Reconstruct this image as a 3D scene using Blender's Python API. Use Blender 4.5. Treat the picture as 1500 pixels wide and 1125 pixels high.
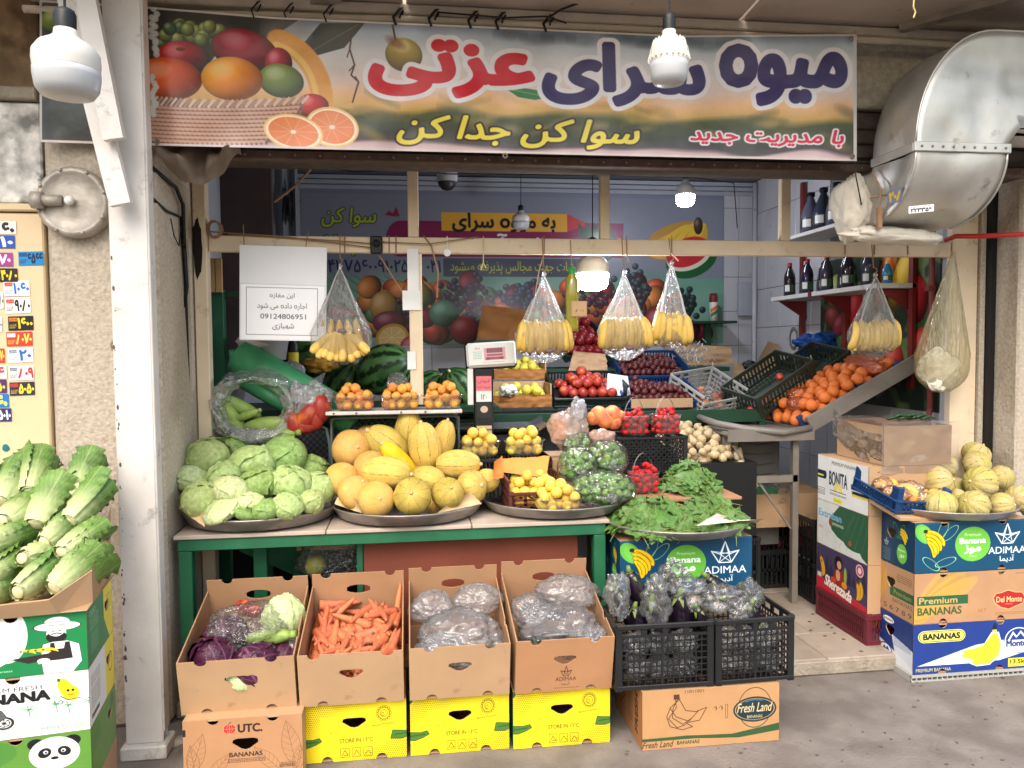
import bpy, math, random, unicodedata
import numpy as np
from math import sin, cos, pi, radians as R_, sqrt, atan2, exp, floor
from mathutils import Vector, Matrix, Euler, noise as mnoise
from mathutils.geometry import tessellate_polygon

for _o in list(bpy.data.objects):
    bpy.data.objects.remove(_o)
sc = bpy.context.scene
COL = sc.collection
random.seed(7)

# ------------------------------------------------------------------ camera, world, sun, exposure
F_PX, YAW, PITCH, ROLL, EYE = 1127.0, R_(7.5), R_(2.75), R_(0.5), 1.6
_F = Vector((sin(YAW)*cos(PITCH), cos(YAW)*cos(PITCH), -sin(PITCH)))
_R0 = Vector((cos(YAW), -sin(YAW), 0)); _U0 = _R0.cross(_F)
_R = _R0*cos(ROLL) - _U0*sin(ROLL); _U = _R0*sin(ROLL) + _U0*cos(ROLL)
cd = bpy.data.cameras.new('camera'); cam = bpy.data.objects.new('camera', cd); COL.objects.link(cam)
cd.sensor_width = 36; cd.lens = 36*F_PX/1500; cd.clip_start = .05; cd.clip_end = 300
cam.matrix_world = Matrix(((_R.x, _U.x, -_F.x, 0), (_R.y, _U.y, -_F.y, 0), (_R.z, _U.z, -_F.z, EYE), (0, 0, 0, 1)))
sc.camera = cam

world = bpy.data.worlds.new('World'); sc.world = world; world.use_nodes = True
wn = world.node_tree
sky = wn.nodes.new('ShaderNodeTexSky'); sky.sky_type = 'NISHITA'; sky.sun_disc = False
sky.sun_elevation = R_(55); sky.sun_rotation = R_(200); sky.air_density = 1.6; sky.dust_density = 5; sky.ozone_density = 1.0
wn.links.new(sky.outputs[0], wn.nodes['Background'].inputs[0]); wn.nodes['Background'].inputs[1].default_value = 0.15
sd = bpy.data.lights.new('sun', 'SUN'); sd.energy = .5; sd.angle = R_(30); sd.color = (1, .965, .92)
sun = bpy.data.objects.new('sun', sd); COL.objects.link(sun)
_sdir = Vector((sin(R_(200))*cos(R_(38)), cos(R_(200))*cos(R_(38)), sin(R_(38))))
sun.rotation_euler = _sdir.to_track_quat('Z', 'Y').to_euler()
sc.view_settings.view_transform = 'Standard'; sc.view_settings.look = 'None'
sc.view_settings.exposure = 1.25; sc.view_settings.gamma = 1
sc.render.engine = 'CYCLES'
sc.cycles.use_denoising = True; sc.cycles.max_bounces = 8; sc.cycles.diffuse_bounces = 3; sc.cycles.glossy_bounces = 3
sc.cycles.transparent_max_bounces = 16; sc.cycles.transmission_bounces = 4; sc.cycles.caustics_reflective = False
sc.cycles.caustics_refractive = False; sc.cycles.sample_clamp_indirect = 6
sc.cycles.use_adaptive_sampling = True

def W(px, py, Y=None, z=None, X=None):
    """the point of the place that lies at depth Y (or height z, or side X) along a sight line"""
    d = _F + _R*((px-750)/F_PX) + _U*((562.5-py)/F_PX)
    t = Y/d.y if Y is not None else (z-EYE)/d.z if z is not None else X/d.x
    return Vector((0, 0, EYE)) + d*t
def ppm(Y):
    return Y/F_PX*1.0        # metres per photo pixel at depth Y (near the axis)

# ------------------------------------------------------------------ materials
MATS = {}
def rgb(h):
    """colour as seen on the thing (0-255) to linear"""
    return tuple(((c/255)/12.92 if c/255 <= .04045 else ((c/255+.055)/1.055)**2.4) for c in h)
def mat(name, col=(200, 200, 200), rough=.55, metal=0, var=.12, vscale=6, bump=0, bscale=60, obj=.0, spec=.4, col2=None, mix2=(.5, .6), stretch=None,
        dirt=0, dirtcol=(60, 52, 44), sss=0, detail=4, coat=0, hue=0.0):
    if name in MATS: return MATS[name]
    m = bpy.data.materials.new(name); m.use_nodes = True; nt = m.node_tree; N = nt.nodes; L = nt.links
    b = N['Principled BSDF']; c = rgb(col)
    b.inputs['Roughness'].default_value = rough; b.inputs['Metallic'].default_value = metal
    b.inputs['Specular IOR Level'].default_value = spec
    if coat: b.inputs['Coat Weight'].default_value = coat; b.inputs['Coat Roughness'].default_value = .15
    tc = N.new('ShaderNodeTexCoord'); src = tc.outputs['Object']
    if stretch:
        mp = N.new('ShaderNodeMapping'); mp.inputs['Scale'].default_value = stretch; L.new(src, mp.inputs[0]); src = mp.outputs[0]
    if obj:   # different grain on each thing
        oi = N.new('ShaderNodeObjectInfo'); ad = N.new('ShaderNodeVectorMath'); ad.operation = 'ADD'
        mu = N.new('ShaderNodeMath'); mu.operation = 'MULTIPLY'; mu.inputs[1].default_value = 37
        L.new(oi.outputs['Random'], mu.inputs[0]); L.new(src, ad.inputs[0]); L.new(mu.outputs[0], ad.inputs[1]); src = ad.outputs[0]
    nz = N.new('ShaderNodeTexNoise'); nz.inputs['Scale'].default_value = vscale; nz.inputs['Detail'].default_value = detail; L.new(src, nz.inputs['Vector'])
    mr = N.new('ShaderNodeMapRange'); mr.inputs['From Min'].default_value = .3; mr.inputs['From Max'].default_value = .7
    L.new(nz.outputs['Fac'], mr.inputs['Value'])
    mx = N.new('ShaderNodeMix'); mx.data_type = 'RGBA'; L.new(mr.outputs[0], mx.inputs['Factor'])
    lo = tuple(max(0, v*(1-var)) for v in c); hi = tuple(min(1, v*(1+var)) for v in c)
    mx.inputs['A'].default_value = (*lo, 1); mx.inputs['B'].default_value = (*hi, 1)
    out = mx.outputs['Result']
    if col2:
        n2 = N.new('ShaderNodeTexNoise'); n2.inputs['Scale'].default_value = vscale*.45; n2.inputs['Detail'].default_value = 5; L.new(src, n2.inputs['Vector'])
        r2 = N.new('ShaderNodeMapRange'); r2.inputs['From Min'].default_value = mix2[0]; r2.inputs['From Max'].default_value = mix2[1]; L.new(n2.outputs['Fac'], r2.inputs['Value'])
        m2 = N.new('ShaderNodeMix'); m2.data_type = 'RGBA'; L.new(r2.outputs[0], m2.inputs['Factor']); L.new(out, m2.inputs['A'])
        m2.inputs['B'].default_value = (*rgb(col2), 1); out = m2.outputs['Result']
    if dirt:
        n3 = N.new('ShaderNodeTexNoise'); n3.inputs['Scale'].default_value = 9; n3.inputs['Detail'].default_value = 8; n3.inputs['Roughness'].default_value = .7
        L.new(tc.outputs['Object'], n3.inputs['Vector'])
        r3 = N.new('ShaderNodeMapRange'); r3.inputs['From Min'].default_value = .64-dirt*.3; r3.inputs['From Max'].default_value = .74; r3.inputs['To Max'].default_value = .8
        L.new(n3.outputs['Fac'], r3.inputs['Value'])
        m3 = N.new('ShaderNodeMix'); m3.data_type = 'RGBA'; L.new(r3.outputs[0], m3.inputs['Factor']); L.new(out, m3.inputs['A'])
        m3.inputs['B'].default_value = (*rgb(dirtcol), 1); out = m3.outputs['Result']
    if obj or hue:
        oi2 = N.new('ShaderNodeObjectInfo')
        hs = N.new('ShaderNodeHueSaturation'); a = N.new('ShaderNodeMapRange'); a.inputs['To Min'].default_value = 1-obj; a.inputs['To Max'].default_value = 1+obj
        L.new(oi2.outputs['Random'], a.inputs[0]); L.new(a.outputs[0], hs.inputs['Value'])
        if hue:
            h = N.new('ShaderNodeMapRange'); h.inputs['To Min'].default_value = .5-hue; h.inputs['To Max'].default_value = .5+hue
            k = N.new('ShaderNodeMath'); k.operation = 'MULTIPLY'; k.inputs[1].default_value = 7.31; k2 = N.new('ShaderNodeMath'); k2.operation = 'FRACT'
            L.new(oi2.outputs['Random'], k.inputs[0]); L.new(k.outputs[0], k2.inputs[0]); L.new(k2.outputs[0], h.inputs[0]); L.new(h.outputs[0], hs.inputs['Hue'])
        L.new(out, hs.inputs['Color']); out = hs.outputs[0]
    L.new(out, b.inputs['Base Color'])
    if sss: b.inputs['Subsurface Weight'].default_value = sss; b.inputs['Subsurface Radius'].default_value = (.01, .006, .003); b.inputs['Subsurface Scale'].default_value = 1
    if bump:
        nb = N.new('ShaderNodeTexNoise'); nb.inputs['Scale'].default_value = bscale; nb.inputs['Detail'].default_value = 5; L.new(src, nb.inputs['Vector'])
        bp = N.new('ShaderNodeBump'); bp.inputs['Strength'].default_value = bump; bp.inputs['Distance'].default_value = .01
        L.new(nb.outputs['Fac'], bp.inputs['Height']); L.new(bp.outputs[0], b.inputs['Normal'])
    MATS[name] = m; return m

def nodes_of(m):
    return m.node_tree.nodes, m.node_tree.links, m.node_tree.nodes['Principled BSDF']

def film(name, tint=(225, 228, 230), body=.16, gloss=.35, scale=14, bump=.6, stretch=None, rough=.12, milky=.5):
    """clear crumpled plastic film: mostly see-through, milky along folds, with sharp glints"""
    if name in MATS: return MATS[name]
    m = bpy.data.materials.new(name); m.use_nodes = True; nt = m.node_tree; N = nt.nodes; L = nt.links
    N.remove(N['Principled BSDF']); out = N['Material Output']
    tc = N.new('ShaderNodeTexCoord'); src = tc.outputs['Object']
    if stretch:
        mp = N.new('ShaderNodeMapping'); mp.inputs['Scale'].default_value = stretch; L.new(src, mp.inputs[0]); src = mp.outputs[0]
    nz = N.new('ShaderNodeTexNoise'); nz.noise_type = 'RIDGED_MULTIFRACTAL' if hasattr(nz, 'noise_type') else nz.noise_type
    nz.inputs['Scale'].default_value = scale; nz.inputs['Detail'].default_value = 3; L.new(src, nz.inputs['Vector'])
    mr = N.new('ShaderNodeMapRange'); mr.inputs['From Min'].default_value = .55; mr.inputs['From Max'].default_value = 1.5
    mr.inputs['To Min'].default_value = body; mr.inputs['To Max'].default_value = min(1, body+milky); L.new(nz.outputs['Fac'], mr.inputs['Value'])
    bp = N.new('ShaderNodeBump'); bp.inputs['Strength'].default_value = bump; bp.inputs['Distance'].default_value = .014
    vo = N.new('ShaderNodeTexVoronoi'); vo.inputs['Scale'].default_value = scale*1.6; vo.inputs['Detail'].default_value = 1.5; L.new(src, vo.inputs['Vector'])
    hm = N.new('ShaderNodeMath'); hm.operation = 'MULTIPLY_ADD'; hm.inputs[1].default_value = 1.6; L.new(vo.outputs['Distance'], hm.inputs[0]); L.new(nz.outputs['Fac'], hm.inputs[2]); L.new(hm.outputs[0], bp.inputs['Height'])
    df = N.new('ShaderNodeBsdfDiffuse'); df.inputs['Color'].default_value = (*rgb(tint), 1); L.new(bp.outputs[0], df.inputs['Normal'])
    tl = N.new('ShaderNodeBsdfTranslucent'); tl.inputs['Color'].default_value = (*rgb(tint), 1)
    dm = N.new('ShaderNodeMixShader'); dm.inputs[0].default_value = .35; L.new(df.outputs[0], dm.inputs[1]); L.new(tl.outputs[0], dm.inputs[2])
    tr = N.new('ShaderNodeBsdfTransparent'); tr.inputs['Color'].default_value = (.97, .97, .97, 1)
    m1 = N.new('ShaderNodeMixShader'); L.new(mr.outputs[0], m1.inputs[0]); L.new(tr.outputs[0], m1.inputs[1]); L.new(dm.outputs[0], m1.inputs[2])
    gl = N.new('ShaderNodeBsdfGlossy'); gl.inputs['Roughness'].default_value = rough; L.new(bp.outputs[0], gl.inputs['Normal'])
    lw = N.new('ShaderNodeLayerWeight'); lw.inputs['Blend'].default_value = .35; L.new(bp.outputs[0], lw.inputs['Normal'])
    ml = N.new('ShaderNodeMath'); ml.operation = 'MULTIPLY_ADD'; ml.inputs[1].default_value = gloss; ml.inputs[2].default_value = .05; L.new(lw.outputs['Fresnel'], ml.inputs[0])
    m2 = N.new('ShaderNodeMixShader'); L.new(ml.outputs[0], m2.inputs[0]); L.new(m1.outputs[0], m2.inputs[1]); L.new(gl.outputs[0], m2.inputs[2])
    L.new(m2.outputs[0], out.inputs[0]); MATS[name] = m; return m

def emit(name, col, strength):
    if name in MATS: return MATS[name]
    m = bpy.data.materials.new(name); m.use_nodes = True; N, L, b = nodes_of(m)
    b.inputs['Base Color'].default_value = (.8, .8, .8, 1); b.inputs['Emission Color'].default_value = (*rgb(col), 1); b.inputs['Emission Strength'].default_value = strength
    MATS[name] = m; return m

# ------------------------------------------------------------------ mesh builder
class MB:
    def __init__(s): s.v = []; s.f = []; s.u = {}; s.m = []; s.cur = 0; s.T = None
    def add(s, vs, fs, uvs=None):
        b = len(s.v)
        if s.T is not None: vs = [s.T @ Vector(p) for p in vs]
        s.v += [tuple(p) for p in vs]
        for i, f in enumerate(fs):
            if uvs is not None and uvs[i] is not None: s.u[len(s.f)] = uvs[i]
            s.f.append(tuple(k+b for k in f)); s.m.append(s.cur)
        return s
    def box(s, x0, x1, y0, y1, z0, z1, c=0.0):
        if x0 > x1: x0, x1 = x1, x0
        if y0 > y1: y0, y1 = y1, y0
        if z0 > z1: z0, z1 = z1, z0
        c = min(c, (x1-x0)*.45, (y1-y0)*.45, (z1-z0)*.45)
        if c <= 0:
            vs = [(x, y, z) for z in (z0, z1) for y in (y0, y1) for x in (x0, x1)]
            fs = [(0, 2, 3, 1), (4, 5, 7, 6), (0, 1, 5, 4), (2, 6, 7, 3), (0, 4, 6, 2), (1, 3, 7, 5)]
            return s.add(vs, fs)
        X = (x0, x1); Y = (y0, y1); Z = (z0, z1); vs = []; idx = {}
        for i in (0, 1):
            for j in (0, 1):
                for k in (0, 1):
                    sx, sy, sz = (1, -1)[i], (1, -1)[j], (1, -1)[k]
                    for a in range(3):
                        p = [X[i]+sx*c, Y[j]+sy*c, Z[k]+sz*c]; p[a] = (X[i], Y[j], Z[k])[a]
                        idx[i, j, k, a] = len(vs); vs.append(tuple(p))
        fs = []
        for a in range(3):
            for e in (0, 1):
                o = [q for q in range(3) if q != a]
                ring = []
                for (p, q) in ((0, 0), (1, 0), (1, 1), (0, 1)):
                    key = [0, 0, 0]; key[a] = e; key[o[0]] = p; key[o[1]] = q; ring.append(idx[(*key, a)])
                if (e == 0) != (a == 1): ring = ring[::-1]
                fs.append(tuple(ring))
        for a in range(3):      # edges running along axis a
            o = [q for q in range(3) if q != a]
            for p in (0, 1):
                for q in (0, 1):
                    k0 = [0, 0, 0]; k1 = [0, 0, 0]; k0[o[0]] = k1[o[0]] = p; k0[o[1]] = k1[o[1]] = q; k1[a] = 1
                    r = [idx[(*k0, o[0])], idx[(*k0, o[1])], idx[(*k1, o[1])], idx[(*k1, o[0])]]
                    fs.append(tuple(r))
        for i in (0, 1):
            for j in (0, 1):
                for k in (0, 1): fs.append((idx[i, j, k, 0], idx[i, j, k, 1], idx[i, j, k, 2]))
        return s.add(vs, fs)
    def bar(s, p0, p1, w, h, up=(0, 0, 1)):
        p0 = Vector(p0); p1 = Vector(p1); d = (p1-p0).normalized(); u = Vector(up)
        if abs(d.dot(u)) > .98: u = Vector((1, 0, 0))
        r = d.cross(u).normalized(); u = r.cross(d)
        vs = []
        for p in (p0, p1):
            for a, b in ((-1, -1), (1, -1), (1, 1), (-1, 1)): vs.append(p + r*a*w/2 + u*b*h/2)
        return s.add(vs, [(3, 2, 1, 0), (4, 5, 6, 7), (0, 1, 5, 4), (1, 2, 6, 5), (2, 3, 7, 6), (3, 0, 4, 7)])
    def tube(s, pts, rad, n=8, cap=True):
        pts = [Vector(p) for p in pts]; m = len(pts)
        if not hasattr(rad, '__len__'): rad = [rad]*m
        vs = []; prev = None
        for i, p in enumerate(pts):
            d = (pts[min(i+1, m-1)]-pts[max(i-1, 0)])
            d = d.normalized() if d.length > 1e-9 else Vector((0, 0, 1))
            if prev is None:
                u = Vector((0, 0, 1)) if abs(d.z) < .9 else Vector((1, 0, 0))
            else: u = prev
            r = d.cross(u); r = r.normalized() if r.length > 1e-6 else d.orthogonal().normalized(); u = r.cross(d).normalized(); prev = u
            for k in range(n):
                a = 2*pi*k/n; vs.append(p + (r*cos(a)+u*sin(a))*rad[i])
        fs = []
        for i in range(m-1):
            for k in range(n): fs.append((i*n+k, (i+1)*n+k, (i+1)*n+(k+1) % n, i*n+(k+1) % n))
        if cap: fs.append(tuple(range(n))); fs.append(tuple((m-1)*n+k for k in reversed(range(n))))
        return s.add(vs, fs)
    def lathe(s, prof, n=24, sx=1, sy=1, closed=False):
        """prof: list of (r, z) from bottom to top"""
        vs = []; m = len(prof)
        for r, z in prof:
            for k in range(n):
                a = 2*pi*k/n; vs.append((r*cos(a)*sx, r*sin(a)*sy, z))
        fs = []; uv = []
        for i in range(m-1):
            for k in range(n):
                fs.append((i*n+k, i*n+(k+1) % n, (i+1)*n+(k+1) % n, (i+1)*n+k))
                uv.append(((k/n, i/(m-1)), ((k+1)/n, i/(m-1)), ((k+1)/n, (i+1)/(m-1)), (k/n, (i+1)/(m-1))))
        return s.add(vs, fs, uv)
    def grid(s, fn, nu, nv, wrapu=False, uvs=False):
        vs = [fn(i/nu, j/nv) for j in range(nv+1) for i in range(nu+(0 if wrapu else 1))]
        w = nu if wrapu else nu+1; fs = []; uv = []
        for j in range(nv):
            for i in range(nu):
                fs.append((j*w+i, j*w+(i+1) % w, (j+1)*w+(i+1) % w, (j+1)*w+i))
                uv.append(((i/nu, j/nv), ((i+1)/nu, j/nv), ((i+1)/nu, (j+1)/nv), (i/nu, (j+1)/nv)) if uvs else None)
        return s.add(vs, fs, uv)
    def sphere(s, r, c=(0, 0, 0), nu=14, nv=8, fn=None, sc3=(1, 1, 1)):
        def g(u, v):
            th = 2*pi*u; ph = pi*(v-.5)
            d = Vector((cos(ph)*cos(th), cos(ph)*sin(th), sin(ph)))
            k = fn(u, v, d) if fn else 1
            return (c[0]+d.x*r*k*sc3[0], c[1]+d.y*r*k*sc3[1], c[2]+d.z*r*k*sc3[2])
        return s.grid(g, nu, nv, wrapu=True, uvs=True)
    def quad(s, a, b, c, d, uv=True):
        return s.add([a, b, c, d], [(0, 1, 2, 3)], [((0, 0), (1, 0), (1, 1), (0, 1))] if uv else None)
    def mesh(s, name, mats, smooth=False):
        me = bpy.data.meshes.new(name); me.from_pydata(s.v, [], s.f)
        for m in (mats if isinstance(mats, (list, tuple)) else [mats]): me.materials.append(m)
        if any(s.m): me.polygons.foreach_set('material_index', s.m)
        if s.u:
            ul = me.uv_layers.new(name='UVMap')
            for p in me.polygons:
                q = s.u.get(p.index)
                if q:
                    for k, li in enumerate(p.loop_indices): ul.data[li].uv = q[k]
        if smooth: me.polygons.foreach_set('use_smooth', [True]*len(me.polygons))
        me.update(); return me
    def build(s, name, mats, parent=None, smooth=False, label=None, loc=None):
        o = bpy.data.objects.new(name, s.mesh(name, mats, smooth)); COL.objects.link(o)
        if parent is not None: o.parent = parent
        if label: o['label'] = label
        if loc is not None: o.location = loc
        return o

def tag(o, label, cat, group=None):
    o['label'] = label; o['category'] = cat
    if group: o['group'] = group
    return o
def kind(o, k): o['kind'] = k; return o
def thing(name, label, cat, loc=(0, 0, 0), rz=0, group=None, rot=None):
    o = bpy.data.objects.new(name, None); COL.objects.link(o); o.empty_display_size = .05
    o.location = loc; o.rotation_euler = rot if rot else (0, 0, rz)
    return tag(o, label, cat, group)
def inst(mesh, name, loc, rot=(0, 0, 0), scale=1, parent=None, label=None, cat=None, group=None):
    o = bpy.data.objects.new(name, mesh); COL.objects.link(o)
    o.location = loc; o.rotation_euler = rot
    o.scale = (scale,)*3 if not hasattr(scale, '__len__') else scale
    if parent is not None: o.parent = parent
    if label: o['label'] = label
    if cat: o['category'] = cat
    if group: o['group'] = group
    return o
def dup(root, loc, rot=None, scale=None, label=None, parent=None):
    c = root.copy(); COL.objects.link(c)
    if loc is not None: c.location = loc
    if rot is not None: c.rotation_euler = rot
    if scale is not None: c.scale = (scale,)*3 if not hasattr(scale, '__len__') else scale
    if label: c['label'] = label
    c.parent = parent
    for ch in root.children:
        k = dup(ch, None, parent=c); k.matrix_parent_inverse = ch.matrix_parent_inverse.copy()
    return c
def rnd(a=1, b=None): return random.uniform(-a, a) if b is None else random.uniform(a, b)
def nz3(x, y, z, s=1.0): return mnoise.noise(Vector((x*s, y*s, z*s)))

# ------------------------------------------------------------------ print painter: flat artwork (lettering, posters, carton prints) made from numbers
_FORMS = {}
for _c in list(range(0xFE70, 0xFEFD))+list(range(0xFB50, 0xFBB2))+list(range(0xFBD3, 0xFC00)):
    _d = unicodedata.decomposition(chr(_c)).split()
    if len(_d) == 2: _FORMS.setdefault(int(_d[1], 16), {})[_d[0]] = chr(_c)
def shape_fa(s):
    out = []
    for i, ch in enumerate(s):
        fm = _FORMS.get(ord(ch))
        if not fm: out.append(ch); continue
        pv = _FORMS.get(ord(s[i-1]), {}) if i else {}; nx = _FORMS.get(ord(s[i+1]), {}) if i+1 < len(s) else {}
        a = '<initial>' in pv and '<final>' in fm; b = '<initial>' in fm and '<final>' in nx
        k = '<medial>' if a and b else '<final>' if a else '<initial>' if b else '<isolated>'
        f_ = fm.get(k, fm.get('<isolated>', ch)); out.append('o' if f_ == '\ufee9' else f_)
    res = []; run = []
    for ch in reversed(out):
        if ch.isdigit(): run.insert(0, ch)
        else: res += run; run = []; res.append(ch)
    return ''.join(res+run)
_TXT = {}
def text_tris(s, bold=0.0, shear=0.0):
    k = (s, bold, shear)
    if k in _TXT: return _TXT[k]
    c = bpy.data.curves.new('lettering', 'FONT'); c.body = shape_fa(s) if any(ord(x) > 0x600 for x in s) else s
    c.offset = bold; c.shear = shear; c.resolution_u = 3
    o = bpy.data.objects.new('lettering', c); me = bpy.data.meshes.new_from_object(o)
    me.calc_loop_triangles()
    V = np.array([(v.co.x, v.co.y) for v in me.vertices]).reshape(-1, 2); T = np.array([t.vertices[:] for t in me.loop_triangles]).reshape(-1, 3)
    E = V[T] if len(T) else np.zeros((0, 3, 2))
    bpy.data.objects.remove(o); bpy.data.curves.remove(c); bpy.data.meshes.remove(me)
    _TXT[k] = E; return E

class Canvas:
    SS = 2
    def __init__(s, w, h, bg=(255, 255, 255)):
        s.w, s.h = w, h; s.a = np.empty((h, w, 3), np.float32); s.a[:] = np.array(bg, np.float32)/255
        s.yy, s.xx = np.mgrid[0:h, 0:w].astype(np.float32)
    def cov(s, E, grow=0):
        """coverage of directed edges (nonzero rule), returned with its window"""
        x0 = max(0, int(E[:, [0, 2]].min())-2-grow); x1 = min(s.w, int(E[:, [0, 2]].max())+3+grow)
        y0 = max(0, int(E[:, [1, 3]].min())-2-grow); y1 = min(s.h, int(E[:, [1, 3]].max())+3+grow)
        if x1 <= x0 or y1 <= y0: return None
        k = s.SS; H = (y1-y0)*k; Wd = (x1-x0)*k; T = np.zeros((H, Wd+1), np.int32)
        for ax, ay, bx, by in E:
            ax = (ax-x0)*k; bx = (bx-x0)*k; ay = (ay-y0)*k; by = (by-y0)*k
            if ay == by: continue
            sg = 1
            if ay > by: ax, ay, bx, by = bx, by, ax, ay; sg = -1
            r0 = max(0, int(np.ceil(ay-.5))); r1 = min(H-1, int(np.ceil(by-.5))-1)
            if r1 < r0: continue
            r = np.arange(r0, r1+1); x = ax+(bx-ax)*((r+.5-ay)/(by-ay))
            np.add.at(T, (r, np.clip(np.ceil(x-.5), 0, Wd).astype(int)), sg)
        m = (np.cumsum(T, axis=1)[:, :Wd] != 0).astype(np.float32)
        return m.reshape(y1-y0, k, x1-x0, k).mean((1, 3)), x0, y0, x1, y1
    def covt(s, E, grow=0):
        x0 = max(0, int(E[..., 0].min())-2-grow); x1 = min(s.w, int(E[..., 0].max())+3+grow); y0 = max(0, int(E[..., 1].min())-2-grow); y1 = min(s.h, int(E[..., 1].max())+3+grow)
        if x1 <= x0 or y1 <= y0: return None
        k = 3; H = (y1-y0)*k; Wd = (x1-x0)*k; m = np.zeros((H, Wd), bool); G = (E-np.array([x0, y0]))*k
        for A, B_, C_ in G:
            if (B_[0]-A[0])*(C_[1]-A[1])-(B_[1]-A[1])*(C_[0]-A[0]) < 0: B_, C_ = C_, B_
            mn = np.minimum(np.minimum(A, B_), C_); mxx = np.maximum(np.maximum(A, B_), C_)
            i0, i1 = max(0, int(mn[0]-.5)), min(Wd, int(mxx[0]+1.5)); j0, j1 = max(0, int(mn[1]-.5)), min(H, int(mxx[1]+1.5))
            if i1 <= i0 or j1 <= j0: continue
            X = np.arange(i0, i1)[None]+.5; Yv = np.arange(j0, j1)[:, None]+.5; r = None
            for P, Q in ((A, B_), (B_, C_), (C_, A)):
                t = (Q[0]-P[0])*(Yv-P[1])-(Q[1]-P[1])*(X-P[0]) >= -.01; r = t if r is None else r & t
            m[j0:j1, i0:i1] |= r
        return m.astype(np.float32).reshape(y1-y0, k, x1-x0, k).mean((1, 3)), x0, y0, x1, y1
    def put(s, m, x0, y0, x1, y1, col, alpha=1.0):
        sub = s.a[y0:y1, x0:x1]
        c = col(s.xx[y0:y1, x0:x1], s.yy[y0:y1, x0:x1])/255 if callable(col) else np.array(col, np.float32)/255
        mm = (m*alpha)[..., None]; sub[:] = sub*(1-mm)+c*mm
    def poly(s, pts, col, alpha=1.0, outline=None):
        p = np.array(pts, float); E = np.hstack([p, np.roll(p, -1, axis=0)]); s._fill(E, col, alpha, outline)
    def dil(s, m, r):
        d = m.copy(); ri = int(np.ceil(r)); H, Wd = m.shape
        for dy in range(-ri, ri+1):
            for dx in range(-ri, ri+1):
                w_ = min(1, r+.6-sqrt(dx*dx+dy*dy))
                if w_ <= 0: continue
                a0, a1 = max(0, dy), min(H, H+dy); b0, b1 = max(0, dx), min(Wd, Wd+dx)
                d[a0:a1, b0:b1] = np.maximum(d[a0:a1, b0:b1], m[a0-dy:a1-dy, b0-dx:b1-dx]*w_)
        return d
    def _fill(s, E, col, alpha=1.0, outline=None, bold=0):
        g = (int(outline[1])+1 if outline else 0)+int(bold)+1
        c = s.covt(E, g) if E.ndim == 3 else s.cov(E, g)
        if c is None: return
        m, x0, y0, x1, y1 = c
        if bold > .25: m = s.dil(m, bold)
        if outline: s.put(s.dil(m, outline[1]), x0, y0, x1, y1, outline[0])
        if col is not None: s.put(m, x0, y0, x1, y1, col, alpha)
    def rect(s, x0, y0, x1, y1, col, alpha=1.0): s.poly([(x0, y0), (x1, y0), (x1, y1), (x0, y1)], col, alpha)
    def frame(s, x0, y0, x1, y1, t, col):
        s.rect(x0, y0, x1, y0+t, col); s.rect(x0, y1-t, x1, y1, col); s.rect(x0, y0, x0+t, y1, col); s.rect(x1-t, y0, x1, y1, col)
    def text(s, t, cx, cy, h, col, bold=.0, shear=0.0, outline=None, fit=None, rot=0, align='c', alpha=1):
        """h = height of a line's tall letter; cy = centre; fit = width to squeeze into"""
        E = text_tris(t, 0.0, shear)
        if not len(E): return
        E = E.copy(); xs = E[..., 0]; ys = E[..., 1]
        wd = xs.max()-xs.min(); ht = ys.max()-ys.min(); k = h/ht; kx = fit/wd if fit else k
        ox = (xs.max()+xs.min())/2 if align == 'c' else xs.min() if align == 'l' else xs.max(); oy = (ys.max()+ys.min())/2
        X = (xs-ox)*kx; Yv = -(ys-oy)*k; c, sn = cos(rot), sin(rot)
        E = np.stack([cx+X*c-Yv*sn, cy+X*sn+Yv*c], -1)
        s._fill(E, col, alpha, outline, bold*sqrt(k*kx)*1.0)
    def line(s, pts, w, col, alpha=1.0):
        for a, b in zip(pts[:-1], pts[1:]):
            a = np.array(a, float); b = np.array(b, float); d = b-a; l = np.hypot(*d)
            if l < 1e-6: continue
            n = np.array((-d[1], d[0]))/l*w/2; e = d/l*w*.3
            s.poly([a+n-e, b+n+e, b-n+e, a-n-e], col, alpha)
    def ell(s, cx, cy, rx, ry, col, alpha=1.0, rot=0, soft=1.0, ring=None):
        g = max(rx, ry)+4; x0 = max(0, int(cx-g)); x1 = min(s.w, int(cx+g)+1); y0 = max(0, int(cy-g)); y1 = min(s.h, int(cy+g)+1)
        if x1 <= x0 or y1 <= y0: return
        X = s.xx[y0:y1, x0:x1]-cx; Yv = s.yy[y0:y1, x0:x1]-cy; c, sn = cos(rot), sin(rot)
        u = (X*c+Yv*sn)/rx; v = (-X*sn+Yv*c)/ry; d = np.sqrt(u*u+v*v)
        m = np.clip((1-d)*min(rx, ry)/soft+.5, 0, 1)
        if ring: m *= np.clip((d-(1-ring/min(rx, ry)))*min(rx, ry)+.5, 0, 1)
        s.put(m, x0, y0, x1, y1, col, alpha)
    def ball(s, cx, cy, rx, ry, col, rot=0, hi=(255, 255, 255), dark=.35, lx=-.35, ly=-.4, gl=.45, col2=None):
        """printed picture of a round fruit"""
        g = max(rx, ry)+3; x0 = max(0, int(cx-g)); x1 = min(s.w, int(cx+g)+1); y0 = max(0, int(cy-g)); y1 = min(s.h, int(cy+g)+1)
        if x1 <= x0 or y1 <= y0: return
        X = s.xx[y0:y1, x0:x1]-cx; Yv = s.yy[y0:y1, x0:x1]-cy; c, sn = cos(rot), sin(rot)
        u = (X*c+Yv*sn)/rx; v = (-X*sn+Yv*c)/ry; d = np.sqrt(u*u+v*v); m = np.clip((1-d)*min(rx, ry)+.5, 0, 1)
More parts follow.
